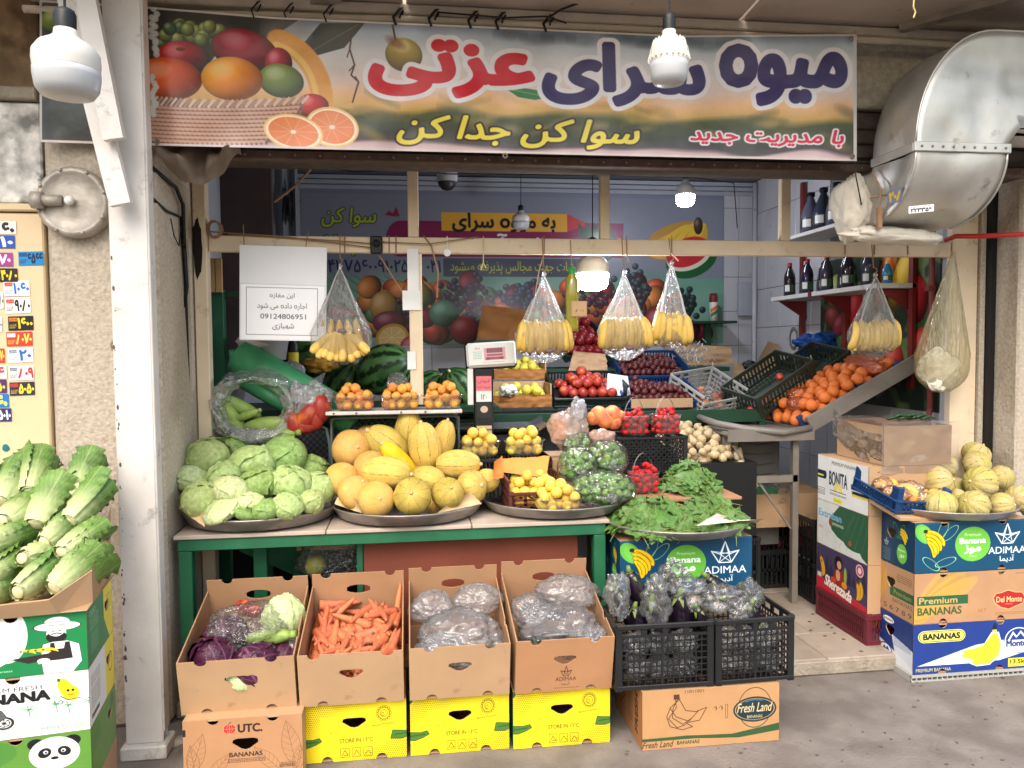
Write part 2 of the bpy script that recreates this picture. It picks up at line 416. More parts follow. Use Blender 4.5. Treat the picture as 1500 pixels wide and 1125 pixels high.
        z = np.sqrt(np.clip(1-d*d, 0, 1)); l = np.clip(u*lx+v*ly+z*.8, 0, 1)
        base = np.array(col, np.float32)[None, None]
        if col2 is not None:
            t = np.clip(.5+.6*u+.25*np.sin(v*3), 0, 1)[..., None]; base = base*(1-t)+np.array(col2, np.float32)*t
        rgbv = base*(dark+(1.15-dark)*l)[..., None]
        spec = np.clip(l-.82, 0, 1)[..., None]/.18; rgbv = rgbv*(1-spec*gl)+np.array(hi)*spec*gl
        sub = s.a[y0:y1, x0:x1]; mm = m[..., None]; sub[:] = sub*(1-mm)+np.clip(rgbv, 0, 255)/255*mm
    def speckle(s, amt=.03, seed=1, cell=1):
        r = np.random.RandomState(seed).rand((s.h+cell-1)//cell, (s.w+cell-1)//cell, 1).repeat(cell, 0).repeat(cell, 1)[:s.h, :s.w]
        s.a *= (1-amt+2*amt*r).astype(np.float32)
    def material(s, name, rough=.55, spec=.35, wear=.12, bump=.15):
        img = bpy.data.images.new(name, s.w, s.h); px = np.ones((s.h, s.w, 4), np.float32); px[..., :3] = np.clip(s.a, 0, 1)[::-1]
        img.pixels.foreach_set(px.ravel()); img.update(); img.pack()
        m = bpy.data.materials.new(name); m.use_nodes = True; N, L, b = nodes_of(m)
        t = N.new('ShaderNodeTexImage'); t.image = img; t.extension = 'EXTEND'; t.interpolation = 'Cubic'
        out = t.outputs[0]
        nz = N.new('ShaderNodeTexNoise'); tc = N.new('ShaderNodeTexCoord'); L.new(tc.outputs['Object'], nz.inputs['Vector'])
        nz.inputs['Scale'].default_value = 7; nz.inputs['Detail'].default_value = 8; nz.inputs['Roughness'].default_value = .65
        mr = N.new('ShaderNodeMapRange'); mr.inputs['From Min'].default_value = .3; mr.inputs['From Max'].default_value = .7
        mr.inputs['To Min'].default_value = 1-wear; mr.inputs['To Max'].default_value = 1+wear*.35; L.new(nz.outputs['Fac'], mr.inputs['Value'])
        hs = N.new('ShaderNodeHueSaturation'); L.new(out, hs.inputs['Color']); L.new(mr.outputs[0], hs.inputs['Value']); L.new(hs.outputs[0], b.inputs['Base Color'])
        b.inputs['Roughness'].default_value = rough; b.inputs['Specular IOR Level'].default_value = spec
        if bump:
            n2 = N.new('ShaderNodeTexNoise'); n2.inputs['Scale'].default_value = 5; n2.inputs['Detail'].default_value = 3; L.new(tc.outputs['Object'], n2.inputs['Vector'])
            bp = N.new('ShaderNodeBump'); bp.inputs['Strength'].default_value = bump; bp.inputs['Distance'].default_value = .03; L.new(n2.outputs['Fac'], bp.inputs['Height']); L.new(bp.outputs[0], b.inputs['Normal'])
        MATS[name] = m; return m
# ------------------------------------------------------------------ flat artwork
def mixc(a, b, t): return np.array(a, np.float32)*(1-t)+np.array(b, np.float32)*t
def banana_print(c, x, y, s, n=3, col=(250, 205, 40), edge=(70, 50, 20), ang=.5):
    """hand of drawn bananas; s = length"""
    for k in range(n):
        L = s*(1-.08*k); a0 = ang+k*.16; pts = []
        for i in range(13):
            t = i/12; th = a0+1.25*(t-.5); r = L*.62
            pts.append((x+r*sin(th*1.0)-r*sin(a0-.6)+k*s*.02, y+r*(1-cos(th))-r*(1-cos(a0-.6))*1.0+k*s*.11))
        w = [s*.16*sin(pi*min(1, max(.06, t/12)))**.45 for t in range(13)]; w[0] = s*.04; w[-1] = s*.03
        up = []; dn = []
        for i in range(13):
            a = np.array(pts[max(0, i-1)]); b = np.array(pts[min(12, i+1)]); d = b-a; d = d/np.hypot(*d); nn = np.array((-d[1], d[0]))
            up.append(tuple(np.array(pts[i])+nn*w[i]*.5)); dn.append(tuple(np.array(pts[i])-nn*w[i]*.5))
        c.poly(up+dn[::-1], col, outline=(edge, max(1, s*.012)))
        c.line([tuple(np.array(p)*.6+np.array(q)*.4) for p, q in zip(up[2:-2], dn[2:-2])], max(1, s*.014), edge, .8)
    c.ell(x, y, s*.06, s*.06, edge)

def crown_logo(c, x, y, s, col):
    P = [(-.5, -.1), (-.22, .42), (.22, .42), (.5, -.1), (.18, .05), (0, -.5), (-.18, .05)]
    q = [(x+a*s, y+b*s) for a, b in P]
    for i in range(7): c.line([q[i], q[(i+1) % 7]], s*.045, col)
    for a, b in ((5, 1), (5, 2), (0, 4), (3, 6), (4, 1), (6, 2)): c.line([q[a], q[b]], s*.03, col)

def P_banner():
    c = Canvas(2000, 340, (150, 150, 150)); k = 1997/1197
    def tp(x): return np.interp(x, [58, 220, 400, 740, 1253], [0, 10, 25, 40, 52])
    def bt(x): return np.interp(x, [58, 220, 1255], [208, 213, 236])
    def B(x, y): return ((x-58)*k, (y-tp(x))/(bt(x)-tp(x))*340)
    X, Yy = c.xx/c.w, c.yy/c.h
    n = np.zeros_like(X); r = np.random.RandomState(4)
    for i in range(26):
        fx, fy, ph = r.uniform(2, 22), r.uniform(1, 8), r.uniform(0, 6.28); n += np.sin(X*fx*3+Yy*fy*2+ph+np.sin(X*9+ph)*1.3)/26**.5*.7
    st = [0, .08, .25, .48, .58, .66, .72, .86, .93, .96, 1.0]
    cs = np.array([(120, 132, 148), (176, 188, 202), (216, 216, 218), (228, 204, 194), (236, 186, 136), (206, 166, 96), (78, 84, 50), (62, 68, 58), (80, 72, 74), (200, 170, 172), (214, 190, 190)], float)
    t = np.clip(Yy+n*.035*(Yy > .4), 0, 1)
    for ch in range(3): c.a[..., ch] = np.interp(t, st, cs[:, ch])/255
    for i in range(70):   # soft blurs in the field
        x = r.uniform(560, 2000); y = r.uniform(200, 300); c.ell(x, y, r.uniform(15, 60), r.uniform(5, 14), [(210, 170, 70), (52, 70, 48), (40, 50, 40), (140, 120, 70), (228, 180, 120)][i % 5], .35, rot=rnd(.5), soft=14)
    for i in range(10): c.ell(1150+i*60+r.uniform(-30, 30), r.uniform(5, 30), 40, 16, (30, 40, 50), .35, soft=16)
    # dark left part with leaves
    c.poly([(0, 0), (640, 0), (560, 60), (430, 110), (270, 330), (0, 340)], (52, 50, 48))
    c.ell(20, 60, 200, 260, (44, 56, 58), .7, soft=40)
    for p in [(80, 30), (130, 46), (112, 80)]: c.ball(*B(*p), 34, 30, (120, 140, 60), dark=.5)
    c.poly([B(*p) for p in [(438, 72), (470, 34), (536, 33), (505, 70), (455, 84)]], (74, 74, 68)); c.line([B(452, 78), B(525, 36)], 3, (105, 105, 92))
    c.ell(*B(420, 45), 60, 34, (150, 140, 140), .5, soft=25)
    # handle
    for i in range(40):
        a = -1.35+i/39*1.5; c.ell(*B(388+84*cos(a), 150+95*sin(a)), 26, 26, (226, 160, 80), .9, soft=6)
    for i in range(40):
        a = -1.35+i/39*1.5; c.ell(*B(386+78*cos(a), 150+88*sin(a)), 7, 7, (240, 196, 110), .9, soft=5)
    for i in range(26): c.ball(*B(r.uniform(232, 330), r.uniform(36, 66)), 17, 17, (126, 140, 66) if i % 3 else (70, 96, 60), dark=.4)
    c.ball(*B(268, 84), 66, 42, (190, 36, 44), dark=.3, col2=(150, 30, 40)); c.ell(*B(265, 72), 12, 5, (120, 60, 30))
    c.ball(*B(358, 74), 82, 55, (150, 30, 52), dark=.3, rot=.2, col2=(170, 36, 60))
    c.ball(*B(408, 92), 34, 40, (168, 40, 60), dark=.35)
    c.ball(*B(412, 118), 56, 44, (122, 142, 74), dark=.45, rot=.2)
    c.ball(*B(246, 115), 84, 54, (226, 88, 34), dark=.5, gl=.5)
    c.ball(*B(340, 115), 76, 56, (236, 160, 46), dark=.55, gl=.35, col2=(244, 130, 40))
    c.ball(*B(458, 154), 40, 30, (196, 40, 40), dark=.5)
    # basket
    def bright(y): return 446-((y-150)/60)**2*60
    c.poly([B(218, 144)]+[B(x, 158-14*((x-330)/115)**2*.6) for x in range(220, 448, 12)]+[B(448, 150)]+[B(bright(y), y) for y in range(152, 212, 6)]+[B(216, 213)], (142, 98, 84))
    x0 = B(218, 0)[0]
    for row in range(9):
        y = 160+row*6
        for j in range(33):
            x = 220+j*7.2+(row % 2)*3.6
            if x > bright(y)-4: continue
            bow = -4*((x-330)/115)**2
            p = B(x, y+bow); c.ell(p[0], p[1], 9, 4, (212, 168, 146), .9, soft=3); c.ell(p[0]+8, p[1]+3, 3, 5, (96, 56, 50), .7, soft=2)
    for j in range(34):
        x = 220+j*6.9; y = 152-10*((x-330)/115)**2*.6; p = B(x, y); c.line([(p[0]-7, p[1]+9), (p[0]+7, p[1]-9)], 7, (218, 186, 168) if j % 2 else (180, 138, 124))
    # cut oranges
    for (x, y, rx, ry, ro) in ((487, 186, 66, 52, .25), (430, 193, 74, 46, .2)):
        p = B(x, y); c.ell(*p, rx, ry, (236, 190, 120), rot=ro); c.ell(*p, rx*.92, ry*.9, (250, 232, 205), rot=ro); c.ell(*p, rx*.84, ry*.82, (226, 128, 74), rot=ro)
        for a in range(10):
            th = a*pi/5; c.line([p, (p[0]+cos(th)*rx*.8, p[1]+sin(th)*ry*.8)], 2, (244, 180, 140), .6)
        c.ell(*p, 7, 5, (250, 224, 200))
    # twig and hanging mango
    c.line([B(*p) for p in [(516, 48), (513, 72), (520, 95), (515, 110), (526, 120), (517, 150)]], 4, (92, 60, 40))
    for a, b in (((513, 72), (509, 84)), ((520, 95), (512, 104)), ((526, 120), (521, 112))): c.line([B(*a), B(*b)], 3, (92, 60, 40))
    c.line([B(575, 32), B(580, 58)], 5, (84, 44, 40)); c.ball(*B(592, 80), 46, 44, (170, 150, 62), dark=.6, rot=.6, col2=(150, 120, 60)); c.ell(*B(580, 62), 24, 12, (110, 50, 40), .6, rot=.5, soft=10)
    leaf = [B(*p) for p in [(742, 130), (765, 128), (790, 132), (808, 142), (785, 146), (760, 142)]]; c.poly(leaf, (70, 130, 80)); c.line([leaf[0], leaf[3]], 2, (130, 180, 120))
    def T(t, x0, x1, y0, y1, col, b, out, sh=0):
        a = B(x0, y0); d = B(x1, y1); m = B((x0+x1)/2, (y0+y1)/2)
        c.text(t, (a[0]+d[0])/2, m[1], (y1-y0)*1.78, col, bold=b, outline=out, fit=d[0]-a[0], shear=sh, rot=.006)
    wh = (232, 228, 232)
    T('میوه', 1060, 1238, 66, 152, (52, 38, 96), .05, (wh, 13)); T('سرای', 800, 1030, 62, 152, (52, 38, 96), .05, (wh, 13))
    T('عزتی', 545, 780, 62, 140, (206, 22, 40), .05, (wh, 13))
    T('میوه', 1060, 1238, 66, 152, (52, 38, 96), .05, None); T('سرای', 800, 1030, 62, 152, (52, 38, 96), .05, None)
    T('سوا کن جدا کن', 583, 937, 172, 216, (226, 208, 70), .035, ((46, 30, 24), 5), .25)
    T('با مدیریت جدید', 1013, 1237, 188, 214, (206, 40, 70), .035, (wh, 5), .2)
    c.rect(0, 0, 2000, 5, (206, 200, 196)); c.rect(0, 334, 2000, 340, (214, 200, 196)); c.rect(1992, 0, 2000, 340, (208, 204, 202)); c.rect(0, 0, 6, 340, (190, 188, 184))
    for i in range(14): c.ell(*B(224+r.uniform(-4, 6), 14+i*5+r.uniform(-2, 2)), 8, 8, (222, 222, 218), .9, soft=3)
    for i in range(12): c.ell(*B(224+r.uniform(-3, 5), 112+i*5), 7, 8, (222, 222, 218), .9, soft=3)
    c.speckle(.03); return c.material('printed vinyl banner', rough=.38, spec=.5, wear=.12, bump=.4)

def P_poster():
    c = Canvas(1240, 480, (138, 142, 156)); r = np.random.RandomState(2)
    def B(x, y): return ((x-440)*2, (y-262)*2)
    c.rect(0, 0, 1240, 40, (130, 134, 154))
    c.rect(0, 282, 1240, 480, (120, 168, 150))
    for i in range(60): c.ell(r.uniform(0, 1240), r.uniform(282, 400), r.uniform(40, 120), r.uniform(15, 50), [(130, 180, 158), (96, 150, 128), (150, 190, 170)][i % 3], .35, soft=25)
    for i in range(7): c.line([B(470+i*14, 400), B(570+i*18, 480)], 2, (70, 110, 100))
    def T(t, x0, x1, y0, y1, col, b=.03, out=None, sh=0):
        a = B(x0, y0); d = B(x1, y1); c.text(t, (a[0]+d[0])/2, (a[1]+d[1])/2, d[1]-a[1], col, bold=b, outline=out, fit=d[0]-a[0], shear=sh)
    T('سوا کن', 468, 543, 302, 330, (192, 206, 50), .03, ((30, 36, 60), 2.5), .15)
    T('جدا کن', 440, 520, 342, 372, (192, 206, 50), .03, ((30, 36, 60), 2.5), .15)
    for p in ([(566, 312), (572, 300), (577, 314)], [(556, 312), (562, 306), (574, 315)]): c.poly([B(*q) for q in p], (150, 40, 70))
    c.poly([B(*q) for q in [(1010, 334), (1022, 320), (1030, 332)]], (150, 40, 70))
    a, b = B(560, 320), B(905, 372); c.rect(a[0]+30, a[1], b[0], b[1], (142, 34, 84)); c.ell(a[0]+34, (a[1]+b[1])/2, 40, (b[1]-a[1])/2, (142, 34, 84))
    a, b = B(636, 307), B(820, 334); c.rect(a[0], a[1], b[0], b[1], (240, 178, 60)); c.poly([B(820, 307), B(852, 322), B(820, 334)], (212, 60, 70))
    T('به میوه سرای', 652, 802, 308, 335, (16, 16, 22), .035)
    T('خوش آمدید', 640, 836, 338, 368, (240, 236, 240), .035)
    T('عزتی', 850, 905, 338, 366, (240, 220, 90), .035)
    T('۰۹۱۰۲۵۷۸۰۴۱', 540, 634, 377, 395, (26, 26, 80), .02); T('۰۹۴۱۰۷۵۶۰ -', 446, 536, 377, 395, (26, 26, 80), .02)
    a, b = B(638, 374), B(862, 401); c.rect(a[0], a[1], b[0], b[1], (74, 82, 96)); T('سفارشات جهت مجالس پذیرفته میشود', 648, 856, 378, 398, (214, 206, 70), .02)
    for i in range(5): c.poly([B(840+i*9, 345), B(836+i*12, 318), B(852+i*9, 338)], (40, 90, 60))
    c.ball(*B(872, 352), 46, 52, (70, 110, 70), dark=.4)
    # melon slice, bananas, watermelon on the right
    c.ell(*B(985, 345), 100, 52, (196, 150, 70), rot=-.35); c.ell(*B(985, 350), 86, 36, (232, 180, 96), rot=-.35)
    for i in range(4): c.ell(*B(985+i*13, 340+i*2), 20, 58, (236, 196, 70), rot=.9-.25*i); c.ell(*B(990+i*13, 340+i*2), 10, 50, (200, 150, 40), .5, rot=.9-.25*i)
    c.ball(*B(1020, 322), 14, 26, (80, 60, 40), dark=.5)
    c.ell(*B(1010, 372), 84, 56, (34, 96, 50), rot=-.4); c.ell(*B(1006, 366), 74, 46, (230, 226, 200), rot=-.4); c.ell(*B(1004, 362), 70, 42, (206, 50, 56), rot=-.4)
    # the fruit heap
    F = [((110, 160, 110), 30), ((196, 60, 50), 34), ((230, 140, 70), 36), ((150, 40, 60), 34), ((90, 130, 90), 30), ((220, 90, 60), 32)]
    for i in range(150):
        x = r.uniform(478, 1030); lim = 404+abs(r.normal(0, 1))*22+(0 if 530 < x < 990 else 36); y = min(lim+r.uniform(0, 50), 486)
        col, rr = F[r.randint(6)]; c.ball(*B(x, y), rr, rr*.9, col, dark=.3, gl=.25, rot=rnd(1))
    for (gx, gy, gc) in ((670, 425, (66, 36, 66)), (755, 428, (54, 66, 96)), (690, 455, (60, 30, 60)), (580, 450, (60, 34, 70)), (1000, 440, (40, 60, 60)), (860, 430, (86, 40, 60)), (920, 415, (60, 70, 80))):
        for i in range(40): c.ball(*B(gx+r.normal(0, 15), gy+r.normal(0, 12)), 10, 10, gc, dark=.35, gl=.35)
    c.ball(*B(598, 430), 44, 46, (220, 130, 70), dark=.4, col2=(140, 160, 90)); c.ball(*B(552, 445), 40, 46, (200, 150, 80), dark=.4)
    c.ball(*B(560, 468), 48, 34, (130, 50, 70), dark=.3); c.ball(*B(638, 455), 44, 40, (90, 140, 110), dark=.4); c.ball(*B(668, 480), 44, 42, (176, 50, 64), dark=.35)
    p = B(563, 490); c.ell(*p, 48, 40, (206, 150, 60), rot=-.4); c.ell(*p, 40, 32, (236, 196, 120), rot=-.4)
    for a in range(8): c.line([p, (p[0]+cos(a*.785)*36, p[1]+sin(a*.785)*28)], 2, (250, 226, 170))
    c.ball(*B(590, 505), 32, 34, (180, 40, 60), dark=.35); c.ball(*B(960, 470), 50, 50, (150, 40, 50), dark=.3); c.ball(*B(905, 485), 44, 44, (176, 70, 60), dark=.3)
    return c.material('shop wall poster print', rough=.32, spec=.5, wear=.05, bump=.1)

def P_veg():
    c = Canvas(720, 480, (40, 52, 40)); r = np.random.RandomState(5)
    for i in range(90): c.ell(r.uniform(0, 720), r.uniform(0, 480), r.uniform(20, 70), r.uniform(8, 24), [(60, 96, 50), (36, 60, 36), (120, 140, 80), (90, 110, 60)][i % 4], .7, rot=r.uniform(-1.5, 1.5), soft=5)
    for (x, y, a, b, col, ro) in ((120, 110, 80, 60, (170, 180, 110), 0), (90, 200, 60, 40, (160, 60, 60), .3), (150, 220, 60, 36, (150, 50, 56), -.3), (250, 180, 60, 80, (206, 50, 60), .1), (330, 130, 34, 90, (226, 226, 190), .2), (300, 260, 50, 46, (240, 236, 220), 0), (430, 90, 46, 120, (230, 120, 40), .5), (520, 100, 50, 110, (226, 180, 50), .6), (400, 240, 50, 50, (200, 196, 170), 0), (600, 160, 60, 70, (190, 40, 44), 0), (640, 300, 60, 60, (210, 60, 50), 0), (90, 340, 60, 50, (120, 150, 80), 0), (220, 370, 40, 90, (220, 226, 190), .1), (340, 400, 60, 50, (70, 110, 60), 0), (480, 350, 60, 70, (200, 60, 50), .2)):
        c.ball(x, y, a, b, col, rot=ro, dark=.35, gl=.3)
    return c.material('vegetable poster print', rough=.4, wear=.05)

def P_notice():
    c = Canvas(300, 320, (226, 226, 230)); c.rect(6, 130, 292, 316, (244, 244, 246)); c.frame(22, 140, 270, 302, 2, (120, 120, 126))
    c.line([(0, 129), (300, 131)], 2, (190, 190, 196))
    c.text('این مغازه', 146, 168, 20, (70, 70, 84), fit=86); c.text('اجاره داده می شود', 146, 204, 24, (70, 70, 84), fit=172)
    c.text('09124806951', 150, 238, 17, (60, 60, 74), bold=.01, fit=158); c.text('شهبازی', 150, 272, 24, (60, 60, 74), fit=74)
    return c.material('notice print', rough=.35, wear=.04)

_stk = [((252, 252, 252), (40, 110, 190), '۱۰۶۰', (206, 60, 50)), ((250, 250, 248), (24, 24, 28), '۹۰۸۰', (206, 60, 50)), ((24, 24, 26), (248, 210, 40), '۱۶۰۰', (220, 120, 40)), ((214, 60, 48), (250, 222, 90), '۸۰۷۰', (250, 250, 250)),
        ((248, 248, 248), (36, 100, 180), '۲۰', (120, 130, 140)), ((246, 240, 236), (200, 40, 50), '۸۰۹', (120, 130, 140)), ((44, 42, 66), (248, 220, 50), '۵۰۵۰', (200, 60, 50)), ((20, 130, 190), (20, 30, 70), '۶۵۶۶', (20, 60, 120)),
        ((30, 30, 30), (246, 214, 40), '۴۰۸۰', (220, 110, 40)), ((160, 60, 140), (240, 240, 240), '۷۰', (230, 200, 60)), ((30, 80, 170), (244, 244, 244), '۱۰', (250, 220, 60)), ((248, 244, 232), (40, 36, 34), '۶۰', (200, 60, 40)),
        ((240, 236, 230), (206, 60, 70), '۱۶', (120, 60, 60)), ((88, 44, 110), (250, 220, 60), '۵۰', (240, 120, 60)), ((30, 120, 190), (250, 240, 90), '۶۰', (250, 250, 250)), ((52, 54, 100), (240, 240, 246), '۱۵۰۱۰', (200, 200, 80))]
def P_sticker(i):
    bg, fg, t, sm = _stk[i]; c = Canvas(160, 84, bg)
    c.text(t, 108, 42, 58, fg, bold=.05, fit=92 if len(t) > 2 else 70)
    c.rect(6, 8, 56, 30, sm); c.text('لوله بازکنی', 31, 19, 13, bg, fit=44); c.text('۵۵۵۳۰', 32, 58, 26, fg, bold=.02, fit=48)
    return c.material('sticker print', rough=.45, wear=.15)

KRAFT = (182, 140, 104)
def speck(c, x0, y0, x1, y1, n, col, h=4, seed=1):
    """rows of small type too small to read"""
    r = np.random.RandomState(seed)
    for k in range(n):
        y = y0+(y1-y0)*(k+.5)/n; x = x0
        while x < x1:
            w = r.uniform(4, 14); c.rect(x, y-h/2, min(x1, x+w), y+h/2, col, .75); x += w+3

def P_adimaa(side=False):
    if side:
        c = Canvas(420, 260, (22, 62, 92)); c.rect(6, 12, 110, 240, (224, 228, 232)); speck(c, 14, 20, 100, 150, 12, (40, 60, 90), 4)
        for k in range(4): c.frame(12+k*24, 200, 32+k*24, 226, 2, (30, 60, 90))
        for a in (-.5, .4): c.ell(286+a*60, 70, 18, 46, (60, 150, 80), rot=a, ring=3)
        banana_print(c, 290, 60, 110, 3); c.ell(310, 186, 44, 52, (110, 186, 70)); c.text('Banana', 310, 168, 14, (240, 255, 230), bold=.02, fit=60); c.text('موز', 310, 196, 30, (240, 255, 230), bold=.02, fit=44)
        crown_logo(c, 172, 150, 40, (220, 230, 236)); speck(c, 140, 180, 210, 250, 7, (150, 180, 200), 3); c.speckle(.04); return c.material('blue carton side print', rough=.4, wear=.12)
    c = Canvas(800, 400, (20, 74, 108)); c.rect(0, 0, 800, 14, (30, 86, 120))
    c.ell(60, 90, 54, 84, (104, 190, 78), rot=-.5); c.ell(70, 96, 40, 70, (130, 206, 90), .6, rot=-.5)
    for (x, y, ro) in ((240, 90, .7), (190, 60, .3), (110, 330, -.8), (210, 320, 1.2)): c.ell(x, y, 30, 78, (150, 210, 150), rot=ro, ring=3)
    banana_print(c, 70, 70, 250, 4, (252, 200, 30), (60, 44, 20), ang=.75)
    c.ell(395, 185, 122, 138, (112, 192, 70)); c.text('Premium', 395, 110, 24, (226, 250, 200), fit=110); c.text('Banana', 395, 158, 44, (250, 255, 245), bold=.04, fit=180); c.text('موز', 395, 228, 66, (250, 255, 245), bold=.05, fit=110); c.text('ممتاز', 395, 280, 26, (230, 250, 210), fit=60)
    crown_logo(c, 635, 120, 170, (244, 248, 250)); c.text('ADIMAA', 635, 245, 54, (246, 250, 252), bold=.015, fit=260); c.text('آدی‌ما'.replace('\u200c', ''), 635, 315, 58, (246, 250, 252), bold=.02, fit=100)
    c.speckle(.03); return c.material('blue carton print', rough=.38, wear=.1)
def P_delmonte(side=False):
    c = Canvas(800 if not side else 420, 380 if not side else 300, KRAFT)
    if side:
        c.ell(60, 110, 120, 150, (206, 160, 60), .6, soft=10); c.ell(60, 70, 50, 60, (170, 40, 44)); c.text('Del', 60, 72, 24, (230, 190, 130), bold=.03)
        c.rect(210, 130, 420, 190, (46, 92, 56)); c.text('Premium', 320, 160, 30, (180, 150, 90), fit=150); c.text('BANANAS', 320, 212, 26, (90, 76, 50), fit=170); speck(c, 270, 40, 400, 90, 4, (90, 70, 50), 5)
        c.text('4 5 6 7 8 9', 250, 265, 30, (70, 60, 40), fit=300); return c.material('tan carton side print', rough=.6)
    for i in range(5): c.ell(110+i*26, 190, 70, 260, [(206, 172, 84), (176, 140, 66)][i % 2], .5, rot=.5+i*.12, soft=4)
    c.rect(20, 172, 370, 240, (44, 92, 58)); c.text('Premium', 165, 206, 46, (196, 170, 110), bold=.03, fit=260); c.text('BANANAS', 175, 286, 56, (58, 84, 44), bold=.03, fit=300)
    P = [(x, y) for x, y in ((560, 250), (548, 210), (566, 180), (600, 176), (650, 158), (700, 176), (748, 180), (766, 214), (752, 260), (700, 280), (655, 300), (600, 282))]
    c.poly(P, (176, 38, 42), outline=((226, 190, 130), 6))
    c.text('Del Monte', 658, 226, 42, (232, 200, 140), bold=.035, fit=180); c.text('Quality', 658, 262, 13, (232, 200, 140), fit=50)
    c.text('SET', 470, 300, 24, (176, 90, 60), fit=60); speck(c, 560, 320, 780, 345, 2, (150, 90, 60), 5); speck(c, 700, 20, 790, 34, 1, (80, 60, 40), 5); c.speckle(.03); return c.material('tan carton print', rough=.6, wear=.12)
def P_monte(side=False):
    if side:
        c = Canvas(420, 380, (30, 56, 120)); c.poly([(0, 200), (0, 380), (420, 380), (420, 340)], (226, 230, 236)); c.poly([(230, 160), (420, 210), (420, 340), (260, 290)], (214, 220, 230))
        c.ell(60, 120, 40, 80, (240, 214, 50)); c.rect(46, 30, 66, 60, (240, 214, 50)); c.ell(200, 60, 50, 26, (240, 240, 240)); c.text('BANANAS', 200, 60, 22, (40, 60, 40), bold=.03, fit=84)
        speck(c, 250, 120, 400, 240, 12, (60, 80, 130), 4); speck(c, 20, 260, 110, 340, 6, (40, 50, 90), 6); c.ell(180, 310, 60, 54, (30, 56, 120)); c.ell(180, 310, 52, 46, (230, 232, 240)); c.poly([(140, 330), (165, 280), (180, 300), (196, 276), (222, 330)], (30, 56, 120)); c.rect(20, 220, 60, 250, (30, 40, 70)); return c.material('navy carton side print', rough=.4)
    c = Canvas(800, 380, (36, 62, 138)); c.poly([(20, 320), (430, 180), (800, 130), (800, 250), (560, 320)], (228, 232, 238)); c.poly([(20, 318), (560, 318), (560, 380), (0, 380), (0, 322)], (36, 62, 138))
    c.rect(560, 310, 800, 380, (36, 62, 138))
    for g, col in ((46, (240, 236, 120)), (40, (26, 36, 40)), (36, (236, 224, 110))):
        c.rect(76, 96-g, 310, 96+g, col); c.ell(76, 96, g, g, col); c.ell(310, 96, g, g, col)
    c.text('BANANAS', 193, 97, 44, (24, 34, 50), bold=.05, fit=250)
    c.ell(560, 60, 16, 40, (30, 40, 60)); 
    for (x0, y0, x1, y1, w) in ((560, 80, 560, 130, 30),): c.line([(x0, y0), (x1, y1)], w, (236, 214, 60))
    for off, cc in ((10, (244, 244, 244)), (0, (236, 216, 60))):
        c.poly([(548-off, 100-off), (580+off, 100-off), (606+off, 190), (590+off, 270), (530, 330+off), (440, 336+off), (400-off, 320), (420, 300), (330-off, 260), (350, 236-off), (330-off, 220), (400, 212-off), (480, 190)], cc)
    c.line([(566, 130), (560, 230), (480, 300)], 3, (180, 150, 30)); c.line([(560, 130), (520, 220), (370, 250)], 3, (180, 150, 30))
    c.ell(728, 160, 104, 104, (36, 62, 138)); c.ell(728, 160, 96, 96, (236, 238, 242)); c.ell(728, 160, 88, 88, (36, 62, 138)); c.poly([(650, 170), (690, 92), (716, 130), (745, 88), (806, 170)], (236, 238, 242)); c.poly([(664, 170), (692, 116), (714, 146), (744, 110), (792, 170)], (36, 62, 138))
    c.rect(630, 160, 800, 214, (226, 230, 238)); c.text('Monte', 716, 186, 46, (36, 56, 120), bold=.05, fit=140); c.rect(640, 214, 800, 260, (228, 232, 238))
    c.text('PREMIUM BANANA', 140, 350, 26, (232, 214, 90), bold=.02, fit=240); c.rect(660, 300, 800, 366, (240, 220, 60)); c.text('13.5kg', 736, 332, 40, (30, 40, 40), bold=.03, fit=120)
    c.speckle(.03); return c.material('navy carton print', rough=.38, wear=.1)
def P_bonita():
    c = Canvas(560, 330, (226, 224, 218)); c.text('PREMIUM PANAMA', 300, 38, 26, (40, 44, 50), fit=270, shear=.2)
    c.rect(0, 110, 90, 170, (26, 44, 70)); c.rect(0, 140, 92, 154, (222, 212, 60)); c.ell(90, 138, 18, 30, (26, 44, 70)); c.frame(4, 240, 90, 290, 3, (30, 30, 30)); speck(c, 12, 250, 82, 284, 3, (30, 30, 30), 5)
    c.text('BONITA', 240, 150, 100, (30, 40, 60), bold=.03, fit=200); c.poly([(190+100*(.5+.5*cos(a*pi/8)), 236-62*sin(a*pi/8)) for a in range(9)], (232, 206, 40)); c.rect(150, 236, 330, 241, (30, 40, 60))
    for a in range(1, 8): c.line([(240, 236), (240+75*cos(a*pi/8), 236-75*sin(a*pi/8))], 4, (226, 224, 218))
    c.text('PREMIUM BANANAS', 240, 262, 16, (40, 44, 50), fit=180); c.rect(190, 285, 290, 318, (232, 226, 50)); c.text('Ecuador', 240, 301, 16, (90, 110, 60), fit=70)
    c.rect(380, 150, 560, 186, (60, 40, 30)); c.rect(390, 196, 560, 216, (26, 44, 70)); c.rect(390, 216, 560, 232, (222, 200, 60)); c.speckle(.03); return c.material('white carton print', rough=.45, wear=.1)
